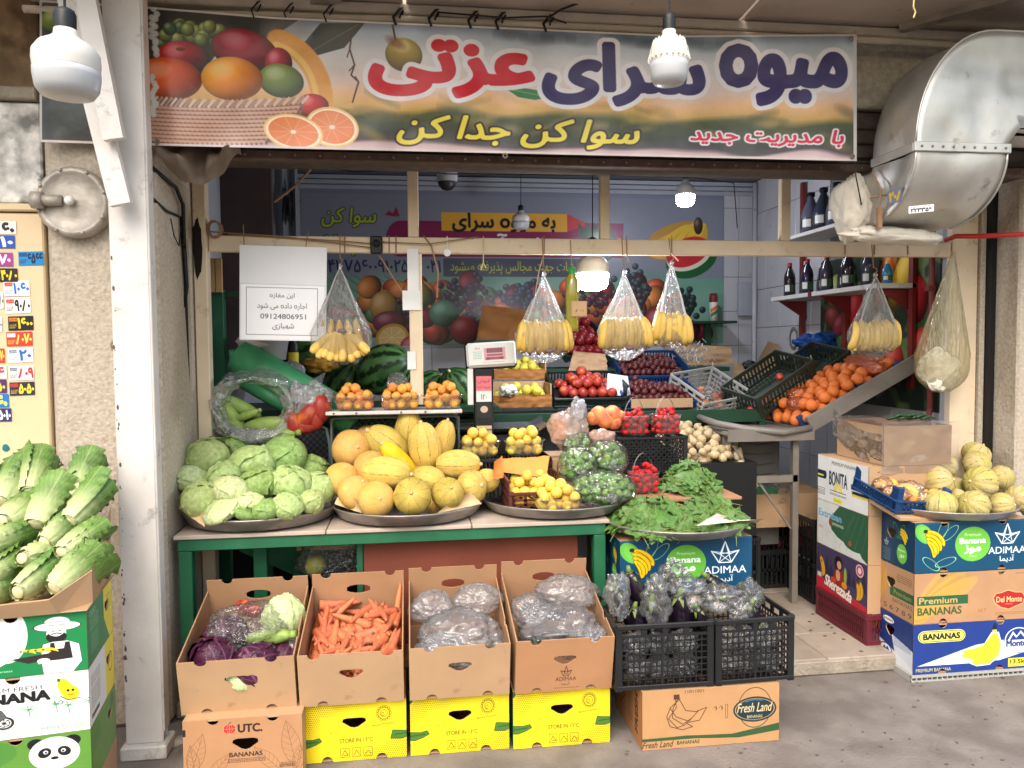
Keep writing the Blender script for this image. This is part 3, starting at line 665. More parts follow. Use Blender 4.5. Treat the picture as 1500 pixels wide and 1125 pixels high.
def P_extraban():
    c = Canvas(560, 330, (214, 216, 208)); c.poly([(150, 110), (200, 60), (260, 0), (560, 0), (560, 330), (500, 300), (430, 210), (330, 250), (240, 230), (170, 190)], (52, 92, 66)); c.ell(420, 240, 110, 40, (52, 92, 66))
    c.text('Extraban', 150, 92, 50, (120, 170, 196), bold=.04, fit=260); c.text('Bananas', 230, 140, 28, (200, 214, 190), bold=.02, fit=150); c.ell(160, 140, 20, 30, (130, 80, 50)); c.ell(376, 236, 18, 20, (150, 90, 60)); speck(c, 20, 190, 70, 210, 2, (190, 100, 100), 6)
    for i in range(4): c.line([(260+i*80, 300-i*10), (420+i*50, 20)], 3, (120, 150, 126), .6)
    return c.material('green and white carton print', rough=.4, wear=.15)
def P_sherezada():
    c = Canvas(560, 330, (70, 62, 92)); 
    for i in range(12): c.poly([(i*50, 200), (i*50+12, 90+(i*37) % 60), (i*50+24, 60+(i*37) % 60), (i*50+36, 90+(i*37) % 60), (i*50+48, 200)], (52, 46, 74))
    c.poly([(0, 240), (560, 290), (560, 330), (0, 330)], (196, 40, 60))
    for (x, y, s, a) in ((40, 90, 170, 1.2), (60, 120, 150, 1.3), (480, 130, 180, 1.5), (450, 150, 160, 1.4)): banana_print(c, x, y, s, 2, (236, 176, 40), (120, 80, 20), ang=a)
    # a plain seated figure among fruit
    c.ell(255, 80, 46, 50, (46, 28, 26)); c.ell(262, 92, 24, 30, (206, 160, 124)); c.poly([(215, 130), (300, 130), (330, 250), (190, 250)], (150, 46, 40)); c.ell(250, 170, 24, 40, (206, 160, 124)); c.ell(330, 150, 16, 60, (150, 170, 70)); c.ell(200, 220, 30, 24, (210, 70, 40)); c.ell(320, 220, 30, 24, (220, 140, 50))
    c.text('Sherezada', 250, 262, 78, (240, 226, 210), bold=.05, fit=300, shear=.2, outline=((90, 30, 20), 5), rot=.12)
    c.ell(480, 60, 40, 44, (226, 200, 200)); c.ell(480, 60, 32, 36, (200, 70, 90)); c.ell(480, 60, 18, 22, (240, 210, 210)); c.rect(12, 214, 60, 246, (200, 200, 200)); return c.material('purple carton print', rough=.38, wear=.1)
def P_freshland():
    c = Canvas(800, 330, (186, 142, 98)); c.poly([(0, 268), (250, 262), (520, 272), (800, 228), (800, 270), (560, 296), (300, 282), (0, 282)], (52, 84, 50)); c.line([(0, 268), (300, 266), (520, 276)], 4, (52, 84, 50))
    for a in range(4):
        pts = [(190+14*a, 50), (165-18*a+30, 100), (150+a*22, 160-a*4), (200+a*34, 214-a*16), (250+a*36, 200-a*36)] if a < 3 else [(210, 50), (250, 120), (310, 130), (370, 110)]
        c.line(pts, 4, (70, 44, 30))
    c.line([(160, 100), (140, 150), (160, 205), (230, 228), (290, 214), (250, 190), (330, 180), (372, 110)], 4, (70, 44, 30)); c.rect(180, 26, 214, 54, (70, 44, 30), .9)
    c.ell(655, 130, 100, 116, (70, 56, 40), ring=4); c.ell(655, 140, 128, 72, (30, 50, 56)); c.ell(655, 140, 118, 62, (190, 150, 100), ring=3)
    c.text('Fresh Land', 655, 130, 52, (222, 196, 150), bold=.02, shear=.35, fit=210); c.text('BANANAS', 655, 182, 18, (222, 196, 150), bold=.03, fit=90); c.line([(600, 96), (650, 86), (700, 92)], 4, (70, 130, 180))
    c.text('Fresh Land', 90, 302, 34, (60, 40, 30), bold=.02, shear=.35, fit=180); c.text('BANANAS', 265, 300, 20, (60, 70, 40), bold=.04, fit=130); c.text('11011021', 300, 14, 16, (60, 40, 30), fit=110); c.text('↑↑', 440, 120, 30, (90, 60, 40)); c.frame(480, 100, 496, 180, 3, (110, 76, 50)); c.speckle(.03); return c.material('tan exotic fruit carton print', rough=.6, wear=.12)
def P_freshland_side():
    c = Canvas(300, 330, (176, 120, 76)); c.text('FRESH', 240, 165, 30, (50, 34, 30), bold=.03, rot=-pi/2, fit=220); c.line([(40, 60), (120, 160), (60, 250)], 8, (170, 50, 50)); c.line([(100, 60), (60, 200)], 8, (170, 50, 50)); speck(c, 150, 60, 200, 260, 12, (60, 40, 30), 5); return c.material('tan carton end print', rough=.6)
def P_yellow(v=0):
    c = Canvas(600, 330, (238, 212, 38))
    for j in range(30):
        for i in range(52):
            x = i*11.6+(j % 2)*5.8; y = j*11+5; d = min(1, max(0, abs((x-300)*.6+(y-165)*1.1)/190-.45)+.0); r = 3.6*min(1, d*1.6)
            if (j < 7 or j > 22 or x < 110 or x > 480) and r > .6: c.ell(x, y, r, r, (120, 110, 20), .75)
    cx, cy = 470, 75
    for k in range(16):
        a = k*pi/8; c.ell(cx+38*cos(a), cy+38*sin(a), 8, 8, (110, 96, 20), ring=2.5)
    c.ell(cx, cy, 36, 36, (110, 96, 20), ring=3); c.ell(cx, cy, 22, 22, (110, 96, 20), ring=3); c.ell(cx-6, cy+4, 9, 12, (110, 96, 20), ring=3)
    c.text('Banana Premium', cx-6, 136, 12, (90, 76, 20), fit=120, rot=-.1)
    c.text('STORE IN 13°C', 310, 216, 24, (90, 78, 24), bold=.03, fit=190)
    for i in range(3): c.frame(218+i*66, 258, 270+i*66, 310, 3, (90, 78, 24)); c.line([(228+i*66, 300), (244+i*66, 270+4*i), (262+i*66, 298)], 4, (90, 78, 24))
    c.rect(238, 296, 260, 300, (90, 78, 24)); c.frame(150, 150, 226, 186, 1.5, (190, 160, 40)); c.text('BOX', 188, 168, 20, (190, 160, 40), fit=56)
    for (x, y, s) in ((50, 220, 1), (590, 200, -1)):
        c.poly([(x-70, y-24), (x+10, y-18), (x+50*1, y-26), (x+62, y-8), (x+30, y+8), (x-20, y+24), (x-80, y+20)], (70, 120, 50), outline=((20, 40, 20), 3)); c.line([(x-60, y), (x+40, y-8)], 3, (20, 40, 20))
    c.poly([(0, 0), (26, 0), (10, 30), (0, 36)], (40, 90, 60)); c.speckle(.02); return c.material('yellow carton print', rough=.42, wear=.06)
def P_utc():
    c = Canvas(600, 380, (182, 136, 98)); li = (104, 66, 40)
    for (bx, by, ang, L) in ((30, 330, -1.3, 260), (110, 360, -.9, 200), (570, 330, -1.75, 300), (500, 340, -2.3, 220), (60, 340, -1.7, 200), (560, 360, -1.4, 180)):
        tip = (bx+cos(ang)*L, by+sin(ang)*L); n = (-sin(ang), cos(ang)); w = L*.16
        o = [(bx+(tip[0]-bx)*t+n[0]*w*sin(pi*t), by+(tip[1]-by)*t+n[1]*w*sin(pi*t)) for t in np.linspace(0, 1, 9)]; q = [(bx+(tip[0]-bx)*t-n[0]*w*sin(pi*t), by+(tip[1]-by)*t-n[1]*w*sin(pi*t)) for t in np.linspace(0, 1, 9)]
        c.line(o, 2, li, .7); c.line(q, 2, li, .7); c.line([(bx, by), tip], 2, li, .7)
        for k in range(2, 8): c.line([o[k], ((o[k-1][0]+q[k-1][0])/2, (o[k-1][1]+q[k-1][1])/2), q[k]], 1.5, li, .6)
    c.ell(232, 62, 32, 30, (190, 44, 40)); c.ell(232, 62, 32, 30, (230, 190, 150), ring=1.5); c.line([(200, 62), (264, 62)], 2, (230, 190, 150)); c.line([(232, 32), (232, 92)], 2, (230, 190, 150)); c.ell(232, 62, 14, 30, (230, 190, 150), ring=1.5); c.line([(228, 36), (240, 22)], 5, (60, 90, 40))
    c.text('UTC.', 336, 62, 46, (52, 32, 30), bold=.045, fit=120); c.text('BANANAS', 312, 214, 26, (52, 32, 30), bold=.035, fit=166); speck(c, 220, 236, 410, 262, 3, (80, 54, 40), 5, 3)
    c.text('4 5 6 7 8 9', 270, 330, 30, (48, 34, 30), fit=300, bold=.01); speck(c, 480, 290, 560, 306, 2, (60, 40, 30), 6, 5); c.text('PRODUCT OF', 522, 284, 12, (60, 40, 30), fit=70); c.rect(0, 50, 14, 90, (40, 30, 34)); return c.material('leafy tan carton print', rough=.6, wear=.1)
def P_kraftlogo():
    c = Canvas(600, 330, (182, 134, 96)); crown_logo(c, 310, 205, 70, (70, 40, 40)); c.text('ADIMAA', 310, 252, 24, (70, 40, 40), fit=130); c.text('آدیما', 310, 284, 22, (70, 40, 40), fit=50); speck(c, 240, 306, 400, 312, 1, (110, 50, 50), 4); return c.material('plain carton print with crown', rough=.62, wear=.1)
def P_overseas(side=False):
    if side:
        c = Canvas(360, 330, (30, 128, 74))
        for k in range(3): c.frame(40+k*26, 40, 62+k*26, 66, 3, (200, 225, 200))
        c.frame(40, 80, 150, 150, 2, (180, 215, 190)); speck(c, 46, 86, 144, 146, 6, (170, 210, 180), 4); speck(c, 46, 166, 144, 280, 12, (150, 200, 170), 4); c.poly([(230, 0), (360, 0), (360, 330), (300, 330), (230, 180)], (236, 216, 50)); speck(c, 270, 60, 340, 160, 7, (60, 110, 60), 5); return c.material('green carton side print', rough=.4, wear=.1)
    c = Canvas(760, 380, (30, 130, 74)); c.ell(180, 160, 260, 190, (240, 242, 238)); c.rect(0, 0, 380, 290, (240, 242, 238)); c.ell(380, 120, 80, 170, (240, 242, 238)); c.rect(0, 310, 760, 380, (30, 130, 74)); c.poly([(0, 300), (200, 330), (400, 300), (400, 380), (0, 380)], (30, 130, 74))
    c.text('ARGENTINA', 190, 60, 26, (60, 70, 66), bold=.03, fit=220); c.text('OVERSEAS', 200, 100, 26, (60, 70, 66), bold=.03, fit=190); c.text('روش ک را حس', 210, 155, 26, (150, 170, 150), fit=190); c.text('Top Quality', 200, 205, 24, (100, 160, 120), fit=170); c.text('Bananas', 190, 262, 62, (40, 150, 90), bold=.03, fit=260, shear=.3)
    c.text('www. fresh bananas overseas', 270, 338, 14, (226, 240, 226), fit=250)
    # farmer in a hat holding a tray of bananas
    x, y = 580, 0
    c.ell(x, 88, 100, 30, (244, 244, 240), .98); c.ell(x, 64, 52, 36, (244, 244, 240)); c.ell(x, 88, 100, 30, (40, 40, 40), ring=2); c.line([(x-50, 80), (x+50, 80)], 3, (60, 60, 60))
    c.ell(x-5, 130, 40, 46, (246, 244, 240)); c.ell(x-5, 154, 42, 36, (36, 34, 34)); c.ell(x-5, 128, 30, 20, (246, 244, 240)); c.ell(x-18, 116, 4, 4, (30, 30, 30)); c.ell(x+10, 116, 4, 4, (30, 30, 30)); c.ell(x-4, 146, 14, 5, (240, 240, 240)); c.line([(x-24, 136), (x-4, 130), (x+16, 136)], 6, (36, 34, 34))
    c.poly([(x-60, 196), (x-20, 184), (x+40, 184), (x+86, 210), (x+96, 320), (x+60, 380), (x-60, 380), (x-70, 280)], (246, 246, 242), outline=((50, 50, 50), 2)); c.poly([(x-30, 190), (x-14, 190), (x-10, 230), (x+24, 230), (x+30, 190), (x+48, 190), (x+60, 300), (x-40, 300)], (44, 42, 44))
    c.poly([(x-190, 270), (x-20, 250), (x+20, 280), (x-120, 306)], (50, 44, 44))
    for k in range(4): banana_print(c, x-150+k*30, 226, 90, 1, (248, 214, 60), (120, 90, 30), ang=.3)
    c.ell(x-60, 296, 26, 16, (246, 246, 242)); c.line([(x-80, 310), (x+60, 300)], 8, (246, 246, 242)); c.a = np.roll(c.a, 60, 1); c.speckle(.02); return c.material('green and white carton front print', rough=.4, wear=.08)
def P_farm(side=False):
    if side:
        c = Canvas(360, 330, (232, 234, 234)); speck(c, 30, 60, 150, 120, 4, (60, 60, 60), 5); speck(c, 30, 130, 150, 250, 11, (80, 80, 80), 4); c.rect(30, 276, 130, 300, (30, 30, 30), .8); c.poly([(230, 0), (360, 0), (360, 330), (230, 330)], (240, 218, 40)); c.ell(300, 150, 30, 60, (40, 60, 40), ring=4); return c.material('white carton side print', rough=.4, wear=.1)
    c = Canvas(760, 380, (238, 240, 240)); c.text('FARM FRESH', 370, 74, 28, (60, 64, 64), fit=230); c.text('BANANA', 350, 128, 58, (28, 28, 30), bold=.06, fit=330)
    c.ell(585, 110, 30, 76, (250, 216, 40), rot=-.3); c.ell(608, 136, 28, 46, (250, 216, 40)); c.rect(548, 36, 560, 56, (60, 90, 40)); c.ell(590, 116, 6, 8, (30, 30, 30)); c.ell(610, 116, 6, 8, (30, 30, 30)); c.line([(588, 140), (602, 148), (616, 138)], 4, (150, 30, 30)); c.line([(560, 150), (590, 176), (640, 170)], 5, (40, 40, 40)); c.ell(550, 184, 20, 8, (50, 50, 50), ring=2)
    k = (40, 42, 42)
    # tractor
    for (x, y, rr) in ((70, 270, 52), (330, 276, 40), (250, 290, 30)):
        c.ell(x, y, rr, rr, k); c.ell(x, y, rr*.72, rr*.72, (238, 240, 240)); c.ell(x, y, rr*.6, rr*.6, k, ring=4); c.ell(x, y, rr*.2, rr*.2, k)
        for a in range(8): c.line([(x, y), (x+rr*.65*cos(a*pi/4), y+rr*.65*sin(a*pi/4))], 3, k)
    c.poly([(170, 210), (320, 196), (340, 240), (300, 270), (180, 270)], (90, 92, 92), outline=(k, 3)); 
    for i in range(9): c.line([(190+i*14, 212), (192+i*14, 262)], 2, (220, 220, 220))
    c.line([(218, 208), (218, 160)], 7, k); c.poly([(90, 220), (140, 200), (170, 220), (160, 260), (100, 250)], k); c.ell(130, 176, 16, 18, (120, 120, 120)); c.ell(128, 162, 26, 8, k); c.line([(128, 196), (170, 214)], 8, k)
    for (x, y) in ((430, 210), (540, 196), (590, 210), (680, 200)):
        for a in range(7): c.line([(x, y), (x+34*cos(a*.9), y+20*sin(a*.9)-8)], 4, (70, 140, 100))
        c.line([(x, y), (x+4, y+50)], 4, (80, 130, 100))
    for i in range(14): c.line([(0, 330+i*4), (300+i*30, 300+i*2)], 2, (90, 92, 92), .6)
    for i in range(40): c.line([(480+i*6.5, 362), (478+i*6.5+rnd(5), 336+rnd(6))], 2, (90, 160, 110))
    c.a = np.roll(c.a, 84, 1); c.speckle(.02); return c.material('white carton front print', rough=.4, wear=.08)
def P_panda(side=False):
    c = Canvas(760, 380, (96, 146, 60)); c.rect(0, 0, 60, 380, (84, 134, 56)); c.ell(640, 70, 60, 50, (60, 120, 70)); c.ell(120, 80, 150, 90, (70, 130, 60), .6)
    if side: speck(c, 60, 60, 300, 200, 10, (60, 110, 60), 5); return c.material('dark green carton side print', rough=.4)
    x = 420
    c.ell(x-75, 50, 34, 34, (30, 30, 32)); c.ell(x+75, 50, 34, 34, (30, 30, 32)); c.ell(x, 120, 104, 104, (242, 242, 240)); c.ell(x-40, 112, 26, 32, (34, 34, 36), rot=.4); c.ell(x+40, 112, 26, 32, (34, 34, 36), rot=-.4); c.ell(x-36, 108, 10, 12, (240, 240, 240)); c.ell(x+36, 108, 10, 12, (240, 240, 240)); c.ell(x-35, 110, 5, 6, (20, 20, 20)); c.ell(x+35, 110, 5, 6, (20, 20, 20)); c.ell(x, 150, 16, 10, (30, 30, 32)); c.a = np.roll(c.a, 190, 1); return c.material('green bear carton print', rough=.4)
def P_display():
    c = Canvas(300, 150, (214, 214, 212)); c.rect(100, 30, 240, 120, (206, 150, 158)); c.rect(118, 34, 222, 66, (120, 70, 80)); c.rect(118, 76, 222, 90, (150, 90, 100)); c.rect(110, 98, 226, 116, (130, 60, 76)); c.text('8.8.8.8', 170, 50, 22, (150, 90, 100), fit=80); c.text('0.000', 170, 107, 12, (190, 120, 130), fit=60)
    speck(c, 30, 50, 86, 110, 5, (110, 170, 150), 6); c.text('Sca', 58, 28, 16, (190, 60, 90), shear=.3, fit=34); speck(c, 90, 130, 230, 138, 1, (200, 90, 110), 4); return c.material('scale face print', rough=.3, wear=.03)
# ================================================================== THE PLACE
m_ground = mat('street asphalt', (124, 117, 112), .9, var=.14, vscale=9, bump=.45, bscale=70, col2=(107, 100, 95), mix2=(.45, .62), dirt=.12, dirtcol=(84, 77, 72), detail=9)
m_conc = mat('rough concrete', (150, 140, 126), .9, var=.2, vscale=12, bump=.8, bscale=60, dirt=.15, dirtcol=(90, 78, 66))
m_stucco = mat('rough cast stucco', (184, 172, 156), .95, var=.18, vscale=60, bump=.6, bscale=75, detail=3, dirt=.06, dirtcol=(140, 118, 96))
m_cream = mat('cream painted steel', (222, 202, 174), .55, var=.07, vscale=7, bump=.1, bscale=20, dirt=.2, dirtcol=(150, 116, 84))
m_creamwall = mat('cream sheet metal', (216, 192, 154), .55, var=.06, vscale=3, bump=.08, bscale=9, dirt=.05, dirtcol=(160, 120, 80))
m_white = mat('white painted steel', (208, 204, 200), .6, var=.07, vscale=7, bump=.2, bscale=25, dirt=.22, dirtcol=(96, 84, 76))
m_marble = mat('veined marble', (200, 196, 190), .6, var=.5, vscale=16, bump=.5, bscale=14, col2=(120, 118, 114), mix2=(.52, .6), detail=9)
m_brownstone = mat('stained stone', (126, 104, 78), .9, var=.35, vscale=10, bump=.6, bscale=40, detail=8, col2=(90, 70, 52))
m_black = mat('black plastic', (22, 23, 24), .45, var=.1, bump=.1)
m_gap = mat('black gap shade', (16, 16, 17), .6)  # flat black, paints the darkness of the gap by the right post
m_green = mat('green painted steel', (34, 100, 68), .5, var=.14, vscale=9, bump=.12, bscale=20, dirt=.12, dirtcol=(104, 112, 96))
m_dgreen = mat('dark green steel', (22, 62, 40), .5, var=.12, dirt=.1, dirtcol=(60, 60, 50))
m_rustplate = mat('brown primed sheet', (128, 66, 48), .75, var=.12, vscale=3, bump=.1, bscale=18, dirt=.12, dirtcol=(92, 50, 38))
m_galv = mat('galvanised sheet', (192, 190, 184), .47, metal=.75, var=.2, vscale=5, bump=.3, bscale=5, detail=5, dirt=.12, dirtcol=(110, 108, 104))
m_tray = mat('worn aluminium', (164, 158, 154), .38, metal=.6, var=.15, vscale=14, bump=.08, bscale=30, dirt=.08, dirtcol=(70, 64, 60))
m_ply = mat('worn table board', (186, 170, 156), .7, var=.1, vscale=5, bump=.1, bscale=30, dirt=.15, dirtcol=(120, 104, 92))
m_wallw = mat('white glazed tile', (196, 196, 200), .25, var=.03, vscale=1.5, dirt=.04, dirtcol=(120, 116, 112), obj=.02)
m_grout = mat('tile grout', (120, 118, 116), .9)
m_plaster = mat('pale plaster', (170, 174, 182), .8, var=.06, bump=.1)
m_ceil = mat('dark ceiling board', (104, 108, 118), .8, var=.08)
m_canopy = mat('canopy underside sheet', (188, 172, 158), .8, var=.12, vscale=3, dirt=.08, dirtcol=(90, 74, 62))
m_shutter = mat('sooty shutter steel', (84, 74, 66), .7, var=.25, vscale=20, bump=.2, dirt=.25, dirtcol=(98, 74, 60))
m_floor = mat('worn floor tile', (156, 144, 132), .6, var=.12, vscale=8, bump=.15, bscale=30, dirt=.2, dirtcol=(112, 98, 88), obj=.07)
m_rope = mat('dirty string', (150, 116, 90), .9)
m_wire = mat('black cable', (18, 18, 18), .5)
m_steel = mat('dull grey steel', (132, 124, 116), .55, metal=.2, var=.15, dirt=.1)
m_canvas = mat('dirty canvas', (206, 198, 184), .9, var=.1, bump=.3, bscale=30, dirt=.1, dirtcol=(120, 100, 80))
m_tarp = mat('dusty brown tarpaulin', (112, 98, 86), .7, var=.2, bump=.3, bscale=20)
m_red = mat('red painted steel', (116, 38, 34), .5, var=.1)

g = MB(); g.grid(lambda u, v: (-40+80*u, -40+80*v, 0), 2, 2); kind(g.build('ground', m_ground), 'structure')
k = MB(); 
def stepz(x): return .08
k.box(-1.03, 3.25, 3.42, 3.75, .001, .072, .008); o = k.build('kerb', m_conc); kind(o, 'structure')
fb = MB(); fb.box(-1.1, 3.2, 3.74, 6.6, .0, .07); fl = kind(fb.build('floor', m_grout), 'structure')
for i in range(-6, 7):     # nosing slabs, then the floor tiles one by one
    x0 = .9+i*.36
    if x0+.356 > 3.2 or x0 < -1: continue
    b = MB(); b.box(x0, x0+.356, 3.425, 3.745, .066, .082+rnd(.001), .004); b.build('slab', m_floor, fl)
for i in range(9):
    for j in range(8):
        x0 = .75+i*.265; y0 = 3.75+j*.335
        b = MB(); b.box(x0, x0+.261, y0, y0+.331, .066, .080+rnd(.0012), .002); b.build('tile', m_floor, fl)

# street side walls
b = MB(); b.box(-1.465, -1.035, 3.38, 3.98, 0, 3.3, .02); p = b.build('stucco_pillar', m_stucco); tag(p, 'rough stucco wall pillar behind the white steel post', 'pillar')
q = MB(); q.lathe([(.001, 0), (.03, .003), (.036, .0), (.03, -.002)], 20); q.T = None
r_ = MB(); r_.tube([(-1.2+.028*cos(a*.45), 3.378, 1.62+.03*sin(a*.45)) for a in range(15)], .004, 5); r_.build('paint_ring', mat('faded brown paint', (150, 126, 104), .9), p)
w = thing('side_wall', 'weathered wall of marble and brown stone above the cream metal panel', 'wall', (-1.47, 3.38, 0))
def wl(name, z0, z1, y, mm, x0=-3.5, ch=.006, lab=None):
    b = MB(); b.box(x0+1.47, -.004, y, .5, z0, z1, ch); return b.build(name, mm, w, label=lab)
wl('stone_block', 2.665, 3.3, .02, m_brownstone, lab='brown stained stone block'); wl('ledge', 2.61, 2.66, -.02, m_conc); wl('marble_slab', 2.20, 2.605, .01, m_marble, lab='grey veined marble slab'); wl('ledge', 2.165, 2.195, -.02, m_creamwall)
cp = MB(); cp.box(-3.5, -1.472, 3.375, 3.86, 0, 2.16, .006); cp = cp.build('cream_hoarding', m_creamwall); tag(cp, 'cream sheet metal panel covered in phone number stickers at the left edge', 'panel')
for i, (x, y, ww, hh) in enumerate([(45, 380, 36, 20), (24, 424, 37, 22), (26, 449, 36, 23), (30, 475, 36, 21), (28, 498, 37, 21), (30, 522, 36, 21), (31, 548, 36, 21), (32, 571, 36, 20)]):
    idx = [7, 0, 1, 2, 3, 4, 5, 6][i]; y = y-1
    a = W(x-ww/2, y+hh/2, Y=3.37); c2 = W(x+ww/2, y-hh/2, Y=3.37); s = MB(); s.quad((a.x, 3.372, a.z), (c2.x, 3.372, a.z+.003), (c2.x, 3.372, c2.z+.003), (a.x, 3.372, c2.z))
    s.build('sticker', P_sticker(idx), cp)
for (x, y, ww, hh, idx) in [(5, 333, 36, 18, 11), (3, 354, 36, 19, 10), (0, 380, 36, 20, 9), (6, 403, 38, 20, 8), (-4, 440, 16, 24, 1), (-6, 475, 16, 22, 0), (-4, 521, 20, 21, 3), (-8, 545, 34, 20, 12), (-4, 566, 26, 20, 13), (-2, 587, 28, 20, 14), (-2, 608, 36, 20, 15)]:
    a = W(x-ww/2, y+hh/2, Y=3.37); c2 = W(x+ww/2, y-hh/2, Y=3.37); s = MB(); s.quad((a.x, 3.3715, a.z), (c2.x, 3.3715, a.z), (c2.x, 3.3715, c2.z), (a.x, 3.3715, c2.z))
    s.build('sticker', P_sticker(idx), cp)
s = MB(); s.sphere(.014, (0, 0, 0), 10, 6, lambda u, v, d: 1+.4*nz3(d.x*3, d.y*3, d.z*3), (1, .1, 1)); a = W(8, 656, Y=3.37); s.build('paint_spot', mat('teal paint', (30, 110, 110), .6), cp, loc=(a.x, 3.372, a.z))

# facade above the opening, canopy
b = MB(); b.box(-1.03, 3.3, 3.46, 3.95, 2.72, 3.3, .01); tag(b.build('upper_wall', mat('grey roughcast', (176, 166, 150), .9, var=.2, vscale=40, bump=.6, bscale=60)), 'rough grey wall above the shop opening behind the banner', 'wall')
sh = thing('shutter_box', 'dark sooty roller shutter housing above the shop opening', 'shutter', (0, 3.5, 2.43))
b = MB(); b.box(-1.03, 3.25, .0, .34, .03, .285, .01); b.build('housing', m_shutter, sh)
b = MB(); b.box(-1.03, 3.25, -.04, .02, -.012, .026, .004); b.build('edge_strip', mat('brown rusty strip', (92, 74, 64), .7, var=.3, vscale=20), sh)
rv = MB()
for i in range(40): rv.sphere(.006, (-.9+i*.105, -.044, .006), 6, 4)
rv.build('rivet', m_steel, sh)
for i in range(3):
    b = MB(); b.box(-1.0, 3.2, -.02+i*.004, -.004, .06+i*.07, .118+i*.07, .008); b.build('slat', m_shutter, sh)
cn = thing('canopy', 'low brownish street canopy over the shop front', 'canopy', (0, 3.44, 3.055))
x = -3.0
for i in range(5):
    b = MB(); b.T = Matrix.Rotation(R_(-3), 4, 'X'); b.box(x+.004, x+1.49, -.95, 0, 0, .03, .004); b.build('panel', m_canopy, cn); x += 1.5
for p_, q_ in (((2.25, -.1, -.015), (3.1, -.93, -.015)), ((-.4, -.05, -.015), (.7, -.93, -.015))): b = MB(); b.T = Matrix.Rotation(R_(-3), 4, 'X'); b.bar(p_, q_, .05, .03); b.build('rib', m_conc, cn)
b = MB(); b.box(-1.5, 3.4, -.09, .0, -.045, -.002, .006); b.build('edge_beam', mat('pale weathered beam', (190, 180, 166), .85, var=.15, vscale=9, bump=.3, dirt=.2, dirtcol=(120, 104, 90)), cn)
b = MB(); b.tube([(-1.5+i*.25, 3.345, 2.985-.03*(i < 6)*(6-i)/6+rnd(.003)) for i in range(20)], .016, 8); pipe = b.build('conduit_pipe', MATS['pale weathered beam'], smooth=True); tag(pipe, 'grey conduit pipe running above the banner', 'pipe')

# right hand jambs
b = MB(); b.box(3.195, 3.26, 3.7, 4.2, 0, 2.7, .01); b.box(3.135, 3.165, 3.9, 4.1, .08, 2.6, .004); o = b.build('stucco_jamb', m_stucco); tag(o, 'rough plaster side of the doorway at the right', 'wall')
b = MB(); b.box(3.165, 3.194, 3.86, 3.95, .08, 2.6); tag(b.build('gap_strip', m_gap), 'black strip standing for the dark gap between the cream post and the rough plaster', 'gap')  # black strip stands in for the shade inside the open gap
b = MB(); b.box(3.262, 6, 3.68, 4.3, 0, 3.3, .01); tag(b.build('neighbour_wall', mat('whitewashed plaster', (214, 212, 212), .9, bump=.5, bscale=40)), 'white plaster wall of the neighbour at the right edge', 'wall')

# the room
pw = P_poster()
b = MB(); b.box(-1.2, 3.1, 6.5, 6.6, .07, 3.1); bw = b.build('back_wall', m_grout); tag(bw, 'white tiled back wall of the shop', 'wall')
for j in range(10):
    for i in range(14):
        x0 = -1.02+i*.3; z0 = .1+j*.3
        if 3 <= j+0 and z0 > 1.75 and -.7 < x0 < 2.4: continue
        if z0 < .9 and (i % 14) < 6: continue
        t = MB(); t.box(x0, min(3.0, x0+.296), 6.492, 6.5, z0, z0+.296, .002); t.build('tile', m_wallw, bw)
a0 = W(440, 262, Y=6.48); a1 = W(1060, 262, Y=6.48); a2 = W(1060, 502, Y=6.48)
s = MB(); s.grid(lambda u, v: (a0.x+(a1.x-a0.x)*u, 6.478+.004*sin(u*9+v*2), 1.62+(2.98-1.62)*v), 20, 8, uvs=True); s = s.build('wall_poster', pw, smooth=True); tag(s, 'large fruit poster with shop slogans on the back wall', 'poster')
b = MB(); b.box(3.02, 3.12, 3.96, 6.6, .07, 3.1); rw = b.build('room_wall', m_grout); tag(rw, 'white tiled right wall of the shop', 'wall')
for j in range(9):
    for i in range(10):
        y0 = 4.0+i*.25; z0 = .1+j*.33
        if 4.25 < y0 < 5.2 and 1.35 < z0: continue
        t = MB(); t.box(3.012, 3.02, y0, y0+.246, z0, z0+.326, .002); t.build('tile', m_wallw, rw)
b = MB(); b.box(-1.2, -1.06, 3.98, 6.6, .07, 3.1); tag(b.build('inner_wall', m_plaster), 'pale left inner wall of the shop in shadow', 'wall')
b = MB(); b.box(-1.2, 3.1, 3.8, 6.6, 3.02, 3.1); tag(b.build('room_ceiling', m_ceil), 'dark ceiling of the shop', 'ceiling')
b = MB()
for i in range(3): b.box(-1.05, 3.0, 6.46-.008*i, 6.48, 2.9+i*.04, 2.93+i*.04)
tag(b.build('cornice', m_plaster), 'stepped grey cornice above the poster', 'cornice')
s = MB(); s.grid(lambda u, v: (3.006, 5.35-1.3*u, 1.2+1.0*v), 2, 2, uvs=True); s = s.build('vegetable_poster', P_veg()); tag(s, 'dark vegetable poster behind the bottle shelf', 'poster')
b = MB(); b.tube([(2.98, 6.4, .1), (2.98, 6.4, 3.0)], .02, 10); tag(b.build('wall_pipe', m_wallw, smooth=True), 'white pipe in the back right corner', 'pipe')
b = MB(); b.box(2.86, 2.99, 6.44, 6.49, 1.85, 2.15, .01); tag(b.build('electric_box', m_plaster), 'small grey electric box near the back corner', 'box')

